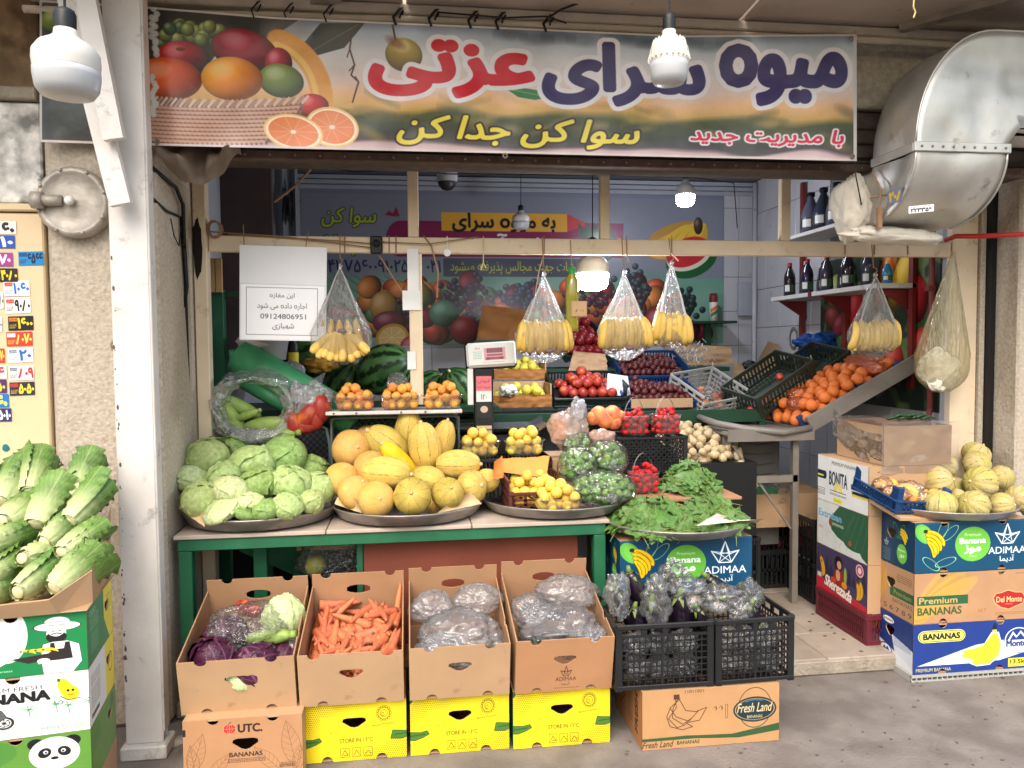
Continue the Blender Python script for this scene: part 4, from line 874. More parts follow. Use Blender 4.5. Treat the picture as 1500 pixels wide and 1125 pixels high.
# dark brown board and grey sheet at the left inside
a = W(312, 345, Y=4.6); c2 = W(400, 345, Y=4.6)
b = MB(); b.box(a.x, c2.x, 4.6, 4.63, 1.5, 2.85, .004); tag(b.build('brown_board', mat('dark brown board', (74, 60, 60), .7)), 'dark brown board standing inside behind the notice', 'board')
a = W(401, 345, Y=5.2); c2 = W(438, 345, Y=5.2)
b = MB(); b.grid(lambda u, v: (a.x+(c2.x-a.x)*u, 5.2+.02*sin(u*12), 1.6+1.3*v), 10, 4); tag(b.build('plastic_curtain', mat('grey film sheet', (128, 134, 144), .4)), 'grey plastic sheet hanging left of the poster', 'curtain')
b = MB(); 
for i in range(14):
    x = 422+rnd(7); y = 300+rnd(25); p0 = W(x, y-14, Y=5.17); p1 = W(x+rnd(3), y+14, Y=5.17); b.bar(p0, p1, .016, .004)
tag(b.build('torn_strip', m_black), 'black torn strip on the grey plastic sheet', 'strip')
b = MB(); a = W(305, 378, Y=4.2); c2 = W(325, 428, Y=4.2); b.box(a.x, a.x+.03, 4.2, 4.22, c2.z, a.z, .002); b.box(a.x+.034, a.x+.066, 4.2, 4.22, c2.z, a.z, .002); tag(b.build('wood_strip', mat('bare wood strip', (196, 160, 112), .7)), 'two short wooden strips behind the left cream post', 'strip')

# cream front frame
fr = thing('front_frame', 'cream painted steel frame across the open shop front', 'frame', (0, 3.95, 0))
def bx(name, x0, x1, y0, y1, z0, z1, mm, par, ch=.004, lab=None):
    b = MB(); b.box(x0, x1, y0, y1, z0, z1, ch); return b.build(name, mm, par, label=lab)
bx('rail', -.966, 2.974, -.02, .02, 2.076, 2.156, m_cream, fr)
def pxX(px_, py, Y): return W(px_, py, Y=Y).x
for a, b2 in ((597, 613), (878, 892), (1142, 1156)): bx('post', pxX(a, 300, 3.95), pxX(b2, 300, 3.95), -.02, .02, 2.157, 2.56, m_cream, fr)
bx('post', pxX(600, 480, 3.95), pxX(619, 480, 3.95), -.022, .018, 1.31, 2.075, m_cream, fr)
bx('post', 2.976, 3.13, -.03, .02, .08, 2.56, m_cream, fr, lab='wide right post with peeling edge')
lp = bx('post', -1.03, -.968, -.05, .02, .08, 2.56, m_cream, fr, lab='left post with a black scorch mark')
b = MB(); b.sphere(1, (0, 0, 0), 14, 10, lambda u, v, d: 1+.3*nz3(d.x*2, d.y*2, d.z*4), (.022, .004, .14)); b.build('scorch', mat('soot', (30, 22, 18), .95), lp, loc=(-1.008, -.052, 2.09))
b = MB(); b.tube([(-.87, -.03, 2.16), (-.3, -.035, 2.13), (-.18, -.03, 2.12)], .003, 5); b.tube([(-.18, -.035, 2.1), (-.6, -.04, 2.15), (-.95, -.04, 2.17)], .003, 5); b.tube([(-.15, -.03, 2.13), (.1, -.04, 2.12), (.35, -.03, 2.16)], .003, 5); tag(b.build('lamp_wire', m_rope, smooth=True, loc=(0, 3.95, 0)), 'beige wire looped along the cream rail', 'wire')
b = MB(); b.box(-.19, -.13, -.045, -.021, 2.07, 2.158, .006); b.sphere(.02, (-.16, -.045, 2.12), 8, 6); tag(b.build('wire_joint', m_wire, loc=(0, 3.95, 0)), 'black taped wire joint on the cream rail', 'joint')
b = MB()
for k_ in range(9):
    a_ = k_*.7; b.tube([(.03*cos(t*.63+a_)*(1+.2*sin(k_)), .004*k_-.03, .04*sin(t*.63+a_)) for t in range(11)], .0035, 5, cap=False)
a = W(313, 335, Y=3.9); tag(b.build('wire_coil', m_rope, smooth=True, loc=(a.x, 3.93, a.z-.0)), 'small coil of beige wire at the left end of the rail', 'coil')

# white steel post with brace
ps = thing('steel_post', 'white painted steel post with a diagonal brace left of the shop', 'post', (-1.05, 3.12, 0))
bx('flange', -.078, .062, 0, .01, .055, 3.3, m_white, ps); bx('flange', -.078, .062, .05, .06, .055, 3.3, m_white, ps); bx('web', .02, .03, .0105, .0495, .10, 3.3, m_white, ps); bx('lip', .0625, .069, -.004, .06, .1, 3.3, m_white, ps)
bp_ = MB(); bp_.box(-.092, .08, -.03, .1, 0, .055, .006); bp_.build('base_plate', mat('chipped white steel', (206, 202, 196), .6, dirt=.35, dirtcol=(60, 50, 44), bump=.4), ps)
def brace(pa, pb, w_, y, lab=None):
    a = W(*pa, Y=y); c2 = W(*pb, Y=y); b = MB(); b.bar(a-Vector((-1.05, 3.12, 0)), c2-Vector((-1.05, 3.12, 0)), .035, w_, (1, 0, 0)); b.build('brace', m_white, ps)
brace((92, -40), (178, 300), .075, 3.05); brace((115, -60), (168, 205), .07, 3.0)
ch = MB()
for i in range(46):
    x = -.074+abs(rnd(.01)); z = rnd(.2, 3.0); ch.sphere(rnd(.0015, .005), (x, -.0005, z), 7, 4, lambda u, v, d, i=i: 1+.7*nz3(d.x*3+i, d.y, d.z*3), (1, .08, rnd(.8, 2.6)))
kind(ch.build('paint_chips', mat('bare dark steel', (88, 80, 76), .8), ps), 'stuff')
b = MB(); b.tube([W(248, 1092, Y=3.2), W(300, 1082, Y=3.3)], .03, 12); tag(b.build('floor_pipe', m_steel, smooth=True), 'short grey pipe lying on the ground beside the white post', 'pipe')

# round cover on the pillar
rc = thing('wall_cover', 'round weathered metal lamp cover fixed to the stucco pillar', 'wall lamp', tuple(W(107, 296, Y=3.33)))
m_cov = mat('weathered grey alloy', (172, 164, 154), .5, metal=.3, var=.2, vscale=20, bump=.2)
def lat(prof, n=28): b = MB(); b.T = Matrix.Rotation(R_(90), 4, 'X'); b.lathe(prof, n); return b
lat([(.142, -.04), (.142, .0), (.13, .014), (.118, .014), (.112, .004), (.06, .012), (.001, .016)]).build('disc', m_cov, rc, True)
for i in range(8): b = MB(); b.sphere(.008, (.13*cos(i*pi/4+.3), -.016, .13*sin(i*pi/4+.3)), 8, 6); b.build('bolt', m_cov, rc, True)
b = MB(); b.tube([(-.12, -.03, .0), (-.03, -.03, .0)], .022, 10); b.tube([(-.14, -.03, .0), (-.1, -.03, 0)], .034, 10); b.build('pipe_arm', m_cov, rc, True)
b = MB(); b.sphere(.02, (0, -.035, .0), 12, 8); b.build('glass', mat('clear glass bulb', (220, 220, 216), .1, spec=.8), rc, True)

# cables on the reveal
b = MB(); b.tube([W(222, 245, Y=3.36), W(258, 275, Y=3.6), W(268, 300, Y=3.7), W(270, 360, Y=3.7)], .009, 6); b.tube([W(222, 290, Y=3.36), W(245, 310, Y=3.5), W(265, 318, Y=3.7), W(272, 420, Y=3.75), W(276, 560, Y=3.8), W(280, 640, Y=3.85)], .007, 6)
b.tube([W(268, 320, Y=3.7), W(274, 420, Y=3.74), W(270, 450, Y=3.75)], .008, 6); b.tube([W(250, 320, Y=3.5), W(255, 345, Y=3.52), W(262, 360, Y=3.6), W(266, 330, Y=3.65)], .003, 5)
tag(b.build('cable_run', m_wire, smooth=True), 'dark cables running down the inner side of the stucco pillar', 'cable')
s = MB(); s.T = Matrix.Translation((0, 0, 0))
def tarp(u, v):
    x = -1.02+.33*u; d = .09+.05*sin(u*9)+.03*sin(u*23); z = 2.47-(.05+.15*sin(pi*min(1, u*1.05))**.7*(1-.4*u))*v
    return (x, 3.44-d*sin(pi*v*.9)*1.0-.02*nz3(u*6, v*4, 0), z+.02*nz3(u*5, v*5, 3))
s.grid(tarp, 30, 14); tag(s.build('rolled_tarp', m_tarp, smooth=True), 'dusty brown tarpaulin bundled under the left end of the banner', 'tarpaulin')

# banner
PB = P_banner()
bt = lambda x: float(np.interp(x, [58, 220, 400, 740, 1000, 1253], [0, 10, 25, 40, 52, 50])); bb = lambda x: float(np.interp(x, [58, 220, 1255], [208, 213, 236]))
def ban(u, v):
    x = 58+1197*u; y = bb(x)+(bt(x)-bb(x))*v
    return W(x, y, Y=3.30+.012*sin(u*31+v*2)+.03*nz3(u*7, v*1.6, 0)+.018*nz3(u*22, v*3, 5))
s = MB(); s.grid(ban, 120, 16, uvs=True); bn = s.build('shop_banner', PB, smooth=True); tag(bn, 'long printed fruit banner with Persian shop name above the opening', 'banner')
def grom(px_, py): a = W(px_, py, Y=3.285); b = MB(); b.T = Matrix.Translation(a) @ Matrix.Rotation(R_(90), 4, 'X'); b.lathe([(.005, 0), (.008, .003), (.012, 0)], 12); b.build('eyelet', m_steel, bn)
for p_ in ((1247, 57), (1249, 229), (740, 228), (230, 208), (745, 48)): grom(*p_)
for x in (372, 420, 478, 580, 632, 690, 730, 800):
    y = bt(x); a = W(x, y+3, Y=3.29); b = MB(); b.tube([a, W(x-4, y-8, Y=3.3), W(x+6, y-20, Y=3.34), W(x+14, y-24, Y=3.37), W(x+5, y-6, Y=3.33)], .0035 if x < 560 else .006, 5); b.build('tie', m_wire, bn, True)
for pp, r_ in (([(800, 28), (822, 14), (850, 4), (880, -8)], .005), ([(640, 18), (740, 26), (800, 24), (830, 34)], .004), ([(1250, 232), (1254, 260), (1262, 300)], .003)):
    b = MB(); b.tube([W(x, y, Y=3.3) for x, y in pp], r_, 5); b.build('cord', m_wire, bn, True)
b = MB(); b.tube([W(1339, -6, Y=2.6), W(1338, 10, Y=2.6), W(1341, 18, Y=2.6), W(1338, 26, Y=2.6)], .003, 5); tag(b.build('dangling_string', mat('yellow string', (206, 190, 130), .8)), 'short yellow string dangling from the canopy', 'string')

# galvanised duct
du = thing('air_duct', 'large dented galvanised air duct bending down into the shop', 'duct', (2.1, 3.0, 2.42))
DX, DY = .42, .30
def ring_xz(cx, cz, ang, r0, r1):   # cross-section of the upper bend at angle ang
    c_, s_ = cos(ang), sin(ang); return [(cx-r1*c_, 0, cz+r1*s_), (cx-r0*c_, 0, cz+r0*s_), (cx-r0*c_, DY, cz+r0*s_), (cx-r1*c_, DY, cz+r1*s_)]
def duct(secs, name, n=14):
    b = MB(); full = []
    for S in secs:
        S = [Vector(p) for p in S]; row = []
        for i in range(4):
            for t in range(n): row.append(S[i].lerp(S[(i+1) % 4], t/n))
        full.append(row)
    m_ = len(full); w_ = 4*n; vs = []
    for j, row in enumerate(full):
        for i, p in enumerate(row):
            e = abs((i % n)/n-.5)*2; k_ = (1-e**2)*(.03*nz3(p.x*4, p.y*4, p.z*4+2)+.012*nz3(p.x*9, p.y*9, p.z*9)); t_ = (i//n)
            nrm = [(0, -1, 0), (1, 0, 0), (0, 1, 0), (-1, 0, 0)][t_] if name == 'upper_bend' else [(0, -.7, -.7), (-1, 0, 0), (0, .7, .7), (1, 0, 0)][t_]
            d = abs(nz3(p.x*3+5, p.y*3, p.z*3)); vs.append(p+Vector(nrm)*(k_-.02*(1-e**2)*max(0, d-.2)))
    fs = [(j*w_+i, (j+1)*w_+i, (j+1)*w_+(i+1) % w_, j*w_+(i+1) % w_) for j in range(m_-1) for i in range(w_)]
    b.add(vs, fs); b.build(name, m_galv, du, True)
up = []
for a_ in range(15):
    t_ = a_*pi/28; ox, oz = .36-.36*cos(t_), .02+.47*sin(t_); ix, iz = DX+.06*(a_/14), .02+.07*(a_/14); up.append([(ox, 0, oz), (ix, 0, iz), (ix, DY, iz), (ox, DY, oz)])
up += [[(DX+t, 0, .49), (DX+t+.05, 0, .09), (DX+t+.05, DY, .09), (DX+t, DY, .49)] for t in (.0, .25, .5, .9, 1.3)]
duct(up, 'upper_bend')
def ring_yz(ang, r0, r1, cy=.345, cz=-.02):
    c_, s_ = cos(ang), sin(ang); return [(0, cy-r1*c_, cz-.26*s_), (DX, cy-r1*c_, cz-.26*s_), (DX, cy-r0*c_, cz-.02*s_), (0, cy-r0*c_, cz-.02*s_)]
lo = [ring_yz(a*pi/2/14, .045, .345) for a in range(15)]+[[(0, .5, -.28), (DX, .5, -.28), (DX, .5, -.04), (0, .5, -.04)]]
lo = [[(r[1]), r[0], r[3], r[2]] for r in lo]; duct(lo, 'lower_bend')
b = MB(); b.box(-.012, DX+.012, -.012, 0.0, -.02, .02, .003); b.box(-.012, -.0, -.0, DY, -.018, .018, .003); b.box(DX, DX+.012, 0, DY, -.018, .018, .003); b.build('seam_flange', m_galv, du)
for i in range(9): b = MB(); b.sphere(.006, (.02+i*.048, -.013, .0), 6, 4); b.build('rivet', m_steel, du)
for e_ in ((0, 0), (DX, 0)):
    b = MB(); b.tube([(e_[0], .345-.347*cos(a*pi/28), -.02-.262*sin(a*pi/28)) for a in range(15)], .005, 6); b.build('seam_bead', m_galv, du, True)
b = MB(); b.tube([(.36-.36*cos(a*pi/28), 0, .02+.47*sin(a*pi/28)) for a in range(15)]+[(1.3, 0, .49)], .005, 6); b.build('seam_bead', m_galv, du, True)
def decal(c_, name, px0, px1, Y, mm_y=-.006):
    a = W(*px0, Y=Y); q = W(*px1, Y=Y); s = MB(); s.quad((a.x, Y, a.z), (q.x, Y+.0, a.z+.012), (q.x, Y, q.z+.012), (a.x, Y, q.z)); o = s.build(name, c_); o.parent = du; o.location = -Vector(du.location); return o
cv = Canvas(160, 60, (230, 230, 232)); cv.text('۲۲۳۳۵۶', 80, 38, 30, (30, 30, 40), bold=.05, fit=130); cv.text('کانال سازی', 80, 12, 12, (30, 30, 40), fit=120)
decal(cv.material('duct sticker print', .4), 'sticker', (1331, 313), (1368, 303), 3.03)
cv = Canvas(120, 80, (120, 130, 160)); cv.text('۲۰۸', 60, 40, 50, (230, 190, 40), bold=.07, fit=90)
a = W(1308, 288, X=2.093); s = MB(); s.quad((2.094, a.y+.04, a.z-.03), (2.094, a.y-.06, a.z-.03), (2.094, a.y-.06, a.z+.03), (2.094, a.y+.04, a.z+.03)); o = s.build('sticker', cv.material('duct number print', .4), label='blue and yellow number sticker'); o.parent = du; o.location = -Vector(du.location)
def crump(r, sc3, amp=.25, f=2.2, nu=40, nv=24, seed=0, fold=0):
    b = MB()
    def fn(u, v, d):
        n1 = nz3(d.x*f+seed, d.y*f, d.z*f); n2 = abs(nz3(d.x*f*2.3, d.y*f*2.3+seed, d.z*f*2.3)); n3 = abs(nz3(d.x*f*5, d.y*f*5, d.z*f*5+seed))
        n4 = abs(nz3(d.x*f*4-n1, d.y*f*7+seed, d.z*f*4+n2*2)); return 1+amp*n1-amp*.8*n2-amp*.5*n3-amp*.35*n4+(fold*abs(sin(u*pi*9+n1*3)) if fold else 0)
    b.sphere(r, (0, 0, 0), nu, nv, fn, sc3); return b
b = crump(1, (.1, .12, .17), .22, 1.3, seed=3, nu=60, nv=36); a = W(1250, 306, Y=3.42); b.build('canvas_sleeve', m_canvas, loc=tuple(a), smooth=True)
slv = bpy.data.objects['canvas_sleeve']; tag(slv, 'dirty white canvas sleeve tied round the duct outlet', 'canvas sleeve')
b = crump(1, (.27, .07, .045), .25, 1.5, seed=9, nu=50, nv=26); q = b.build('hanging_flap', m_canvas, slv, True); q.location = W(1308, 346, Y=3.3)-slv.location; q.rotation_euler = (0, R_(3), 0)
b = MB(); b.tube([(.0, -.15, .14), (.01, -.2, .05), (0, -.2, -.05)], .004, 5); b.tube([(-.02, -.17, .02), (.05, -.2, .03), (.03, -.2, -.06)], .006, 5); b.box(-.008, .012, -.21, -.19, -.12, -.03); b.build('tie_string', m_rope, slv)
b = MB(); b.tube([W(1500, 343, Y=3.55), W(1435, 346, Y=3.7), W(1400, 346, Y=3.8), W(1385, 352, Y=3.86)], .013, 8); tag(b.build('red_hose', mat('red rubber hose', (190, 50, 40), .5), smooth=True), 'red hose crossing the cream post under the duct', 'hose')

# lamps
def bulb(name, label, px_, py, Y, d, h, on=0, ribs=False, cordlen=.4, neck=.3, drop=None, base_h=.12):
    a = W(px_, py, Y=Y); t = thing(name, label, 'light bulb', tuple(a))
    mw = mat('white lamp plastic', (206, 203, 196), .4, sss=.0); mo = mat('opal lamp cover', (182, 184, 186), .35) if not on else emit('lit opal %g' % on, (238, 242, 255), on)
    r = d/2; b = MB(); b.lathe([(r*.97, 0), (r*1.0, h*.12), (r*.98, h*.24), (r*.8, h*.36), (r*.5, h*.44), (r*.36, h*.5), (r*.34, h*.58), (.001, h*.58)], 28); b.build('housing', mw, t, True)
    if ribs:
        for i in range(22): c_ = MB(); an = i*2*pi/22; c_.bar((r*1.0*cos(an), r*1.0*sin(an), h*.04), (r*.72*cos(an), r*.72*sin(an), h*.4), .004, .012, (cos(an), sin(an), 0)); c_.build('fin', mw, t)
    b = MB(); b.lathe([(.001, -h*.42), (r*.4, -h*.415), (r*.78, -h*.37), (r*.93, -h*.27), (r*.985, -h*.1), (r*.985, -.001), (r*.97, -.001)], 28); b.build('diffuser', mo, t, True)
    b = MB(); b.lathe([(r*.32, h*.56), (r*.33, h*.8), (r*.28, h*.86), (r*.12, h*.9), (.001, h*.9)], 16); b.build('socket', m_black, t, True)
    b = MB(); b.tube([(0, 0, h*.88), (.002, 0, h*.88+cordlen*.5), (0, 0, h*.88+cordlen)], .003, 6); b.build('cord', m_wire, t); return t
bulb('led_bulb', 'large unlit white bulb hanging in front of the white post', 98, 103, 1.9, .142, .155, cordlen=.25)
bulb('led_bulb', 'unlit white ribbed bulb hanging in front of the banner', 980, 92, 2.3, .118, .165, ribs=True, cordlen=.35)
bulb('led_bulb', 'brightly lit bulb hanging just below the cream rail', 868, 401, 4.15, .178, .22, on=75, cordlen=.55)
bulb('led_bulb', 'small lit bulb hanging at the back under the ceiling', 1004, 286, 5.3, .13, .19, on=75, cordlen=.28)
bulb('led_bulb', 'small unlit bulb hanging before the yellow poster sign', 763, 325, 5.3, .12, .13, cordlen=.35)
b = MB(); b.tube([(-1.15, 1.9, 2.69), (-1.1, 1.9, 2.72), (-1.1, 2.6, 3.05)], .004, 5); b.tube([(-1.15, 1.9, 2.7), (W(98, 103, Y=1.9).x, 1.9, W(98, 103, Y=1.9).z+.38)], .004, 5); a = W(980, 92, Y=2.3); b.tube([(a.x, 2.3, a.z+.49), (a.x, 2.6, 3.08)], .004, 5); kind(b.build('lamp_cables', m_wire), 'stuff')
cm = thing('dome_camera', 'small dome camera under the shop ceiling', 'camera', tuple(W(655, 262, Y=4.6)))
b = MB(); b.lathe([(.06, -.02), (.062, .05), (.06, .06), (.001, .06)], 20); b.build('housing', m_plaster, cm, True); b = MB(); b.lathe([(.001, -.07), (.03, -.062), (.05, -.04), (.055, -.02)], 20); b.build('dome', m_black, cm, True); b = MB(); b.tube([(0, 0, .05), (0, 0, .3)], .012, 8); b.build('mount', m_plaster, cm)
b = MB(); b.tube([(pxX(430, 250, 4.4), 4.4, 2.62), (pxX(520, 262, 4.4), 4.4, 2.58), (pxX(600, 256, 4.4), 4.4, 2.6), (pxX(655, 250, 4.5), 4.5, 2.6), (pxX(900, 250, 4.8), 4.8, 2.68), (pxX(1020, 256, 5), 5, 2.72), (pxX(1075, 262, 5.5), 5.5, 2.8), (pxX(1080, 340, 6), 6, 2.55)], .004, 5); tag(b.build('ceiling_cable', m_wire, smooth=True), 'thin black cable sagging under the shop ceiling', 'cable')
b = MB(); b.tube([W(460, 242, Y=3.96), W(435, 270, Y=4.0), W(402, 296, Y=4.0)], .006, 6); tag(b.build('beige_cord', m_rope), 'beige cord slanting down at the upper left of the opening', 'cord')
b = MB(); b.tube([W(553, 370, Y=3.93), W(600, 445, Y=3.93)], .004, 5); b.tube([W(620, 345, Y=3.93), W(632, 360, Y=3.92), W(642, 400, Y=3.92), W(640, 436, Y=3.92)], .004, 5); tag(b.build('slack_string', m_rope), 'slack strings round the middle cream post', 'string')
for (x, y, w_, h_) in ((603, 440, 26, 28), (605, 395, 16, 60), (603, 528, 12, 26)):
    a = W(x, y, Y=3.92); b = MB(); b.box(-w_/2*.0035, w_/2*.0035, 0, .004, -h_/2*.0035, h_/2*.0035); o = b.build('paper_tag', mat('white card', (226, 224, 222), .7), loc=tuple(a)); tag(o, {26: 'white card strapped round the middle cream post', 16: 'narrow white card high on the middle cream post', 12: 'small white card low on the middle cream post'}[w_], 'tag')
# ================================================================== BUILDERS FOR THE GOODS
m_kraft = mat('brown cardboard', (181, 147, 112), .75, var=.07, vscale=5, bump=.3, bscale=9, dirt=.12, dirtcol=(146, 112, 84), obj=.05)
m_kraft_in = mat('cardboard inside', (170, 130, 96), .8, var=.08, obj=.03)
m_blackcrate = mat('black crate plastic', (26, 27, 29), .42, var=.15, bump=.15, bscale=30, spec=.5)
m_bluecrate = mat('blue crate plastic', (22, 58, 104), .4, var=.15)
m_olive = mat('olive crate plastic', (48, 56, 46), .5, var=.15)
m_greencrate = mat('dark green crate plastic', (18, 34, 30), .45, var=.15)
m_greycrate = mat('pale grey crate plastic', (166, 166, 160), .5, var=.08)
m_dgreycrate = mat('grey green crate plastic', (84, 96, 92), .5, var=.12)
m_purplecrate = mat('maroon crate plastic', (96, 32, 42), .45, var=.15)
m_browncrate = mat('brown crate plastic', (88, 44, 36), .4, var=.15)
m_paper = mat('tan wrapping paper', (210, 166, 96), .8, var=.08, bump=.5, bscale=14)
m_brownpaper = mat('brown wrapping paper', (150, 98, 48), .75, var=.14, bump=.9, bscale=12)
m_lightpaper = mat('pale kraft paper', (222, 190, 146), .8, var=.07, bump=.4, bscale=14)
m_wood = mat('thin wood board', (166, 120, 88), .7, var=.12, stretch=(1, 8, 8))

def leafmat(name, base, vein, tip=None, fq=26, slope=1.1, rough=.5, vk=.55, var=.25, fan=False):
    if name in MATS: return MATS[name]
    m = mat(name, base, rough, var=var, vscale=5, bump=.35, bscale=14, obj=.1, hue=.012); N, L, b = nodes_of(m)
    src = b.inputs['Base Color'].links[0].from_socket
    uv = N.new('ShaderNodeUVMap'); sp = N.new('ShaderNodeSeparateXYZ'); L.new(uv.outputs[0], sp.inputs[0])
    def mm(op, a, c=None, d=None):
        n = N.new('ShaderNodeMath'); n.operation = op
        for i, v in enumerate((a, c, d)):
            if v is None: continue
            if isinstance(v, (int, float)): n.inputs[i].default_value = v
            else: L.new(v, n.inputs[i])
        return n.outputs[0]
    a = mm('ABSOLUTE', mm('SUBTRACT', sp.outputs[0], .5)); side = mm('SINE', mm('SUBTRACT', mm('MULTIPLY', sp.outputs[1], fq), mm('MULTIPLY', a, fq*slope)))
    side = mm('POWER', mm('MAXIMUM', side, 0), 10); main = mm('SUBTRACT', 1, mm('MINIMUM', mm('MULTIPLY', a, 26), 1))
    f = mm('MULTIPLY', mm('MAXIMUM', mm('MULTIPLY', side, .6), main), vk)
    mx = N.new('ShaderNodeMix'); mx.data_type = 'RGBA'; mx.inputs['B'].default_value = (*rgb(vein), 1); L.new(f, mx.inputs['Factor'])
    if tip:   # pale at the stem end, darker towards the tip, as the leaf itself is
        m1 = N.new('ShaderNodeMix'); m1.data_type = 'RGBA'; m1.inputs['A'].default_value = (*rgb(tip), 1); L.new(src, m1.inputs['B'])
        mr = N.new('ShaderNodeMapRange'); mr.inputs['From Min'].default_value = .05; mr.inputs['From Max'].default_value = .62; L.new(sp.outputs[1], mr.inputs[0]); L.new(mr.outputs[0], m1.inputs['Factor']); src = m1.outputs['Result']
    L.new(src, mx.inputs['A']); L.new(mx.outputs['Result'], b.inputs['Base Color'])
    b.inputs['Subsurface Weight'].default_value = .12; b.inputs['Subsurface Radius'].default_value = (.01, .015, .004)
    return m

# --- fruit meshes of radius 1
def fruit(name, m_, nu=16, nv=10, dimple=.12, lump=.02, sc3=(1, 1, 1), seed=0, stem=None):
    def fn(u, v, d): return 1-dimple*exp(-((1-abs(d.z))/.06)) * (1 if d.z > 0 else .4) + lump*nz3(d.x*2+seed, d.y*2, d.z*2)
    b = MB(); b.sphere(1, (0, 0, 0), nu, nv, fn, sc3)
    ms = [m_]
    if stem: b.cur = 1; b.tube([(0, 0, .86*sc3[2]), (.03, 0, 1.02*sc3[2])], .07, 6); ms.append(stem)
    return b.mesh(name, ms, True)
m_stem = mat('dry stem', (92, 80, 50), .8)
m_apricot = mat('apricot skin', (236, 172, 78), .6, var=.12, vscale=2, col2=(232, 126, 70), mix2=(.45, .75), obj=.08, hue=.015, sss=.1)
m_ygplum = mat('yellow plum skin', (234, 198, 78), .42, var=.1, vscale=2, col2=(216, 196, 100), mix2=(.45, .7), obj=.08, hue=.015, sss=.1)
m_gplum = mat('green plum skin', (128, 172, 84), .4, var=.12, vscale=2, obj=.1, hue=.02, sss=.08)
m_orange = mat('orange peel', (216, 114, 48), .5, var=.06, bump=.25, bscale=9, obj=.06)
m_nect = mat('nectarine skin', (156, 50, 42), .42, var=.2, vscale=1.5, col2=(220, 124, 50), mix2=(.55, .75), obj=.1)
m_apple = mat('dark red apple skin', (126, 30, 36), .3, var=.25, vscale=2, obj=.12)
m_grapefr = mat('brown red plum skin', (92, 40, 40), .4, var=.2, obj=.2)
m_lemon = mat('yellow green apple skin', (206, 196, 76), .4, var=.1, vscale=2, obj=.1)
m_onion = mat('white onion skin', (194, 172, 132), .5, var=.14, vscale=3, obj=.1)
m_peach = mat('peach skin', (236, 150, 88), .6, var=.1, vscale=1.6, col2=(190, 70, 70), mix2=(.45, .7), obj=.08)
ME = {'apricot': fruit('apricot', m_apricot, seed=1, sc3=(1, 1, .96)), 'plum': fruit('yellow_plum', m_ygplum, seed=2), 'green_plum': fruit('green_plum', m_gplum, 12, 8, seed=3),
      'orange': fruit('orange', m_orange, 20, 12, .05, .01), 'nectarine': fruit('nectarine', m_nect, seed=4), 'apple': fruit('apple', m_apple, seed=5, dimple=.25), 'dark_plum': fruit('dark_plum', m_grapefr, 12, 8),
      'lemon': fruit('yellow_apple', m_lemon, seed=6, dimple=.2), 'peach': fruit('peach', m_peach, seed=7)}
def onionf(u, v, d): return 1+.35*max(0, d.z-.85)/.15
b = MB(); b.sphere(1, (0, 0, 0), 12, 9, onionf); ME['onion'] = b.mesh('white_onion', [m_onion], True)

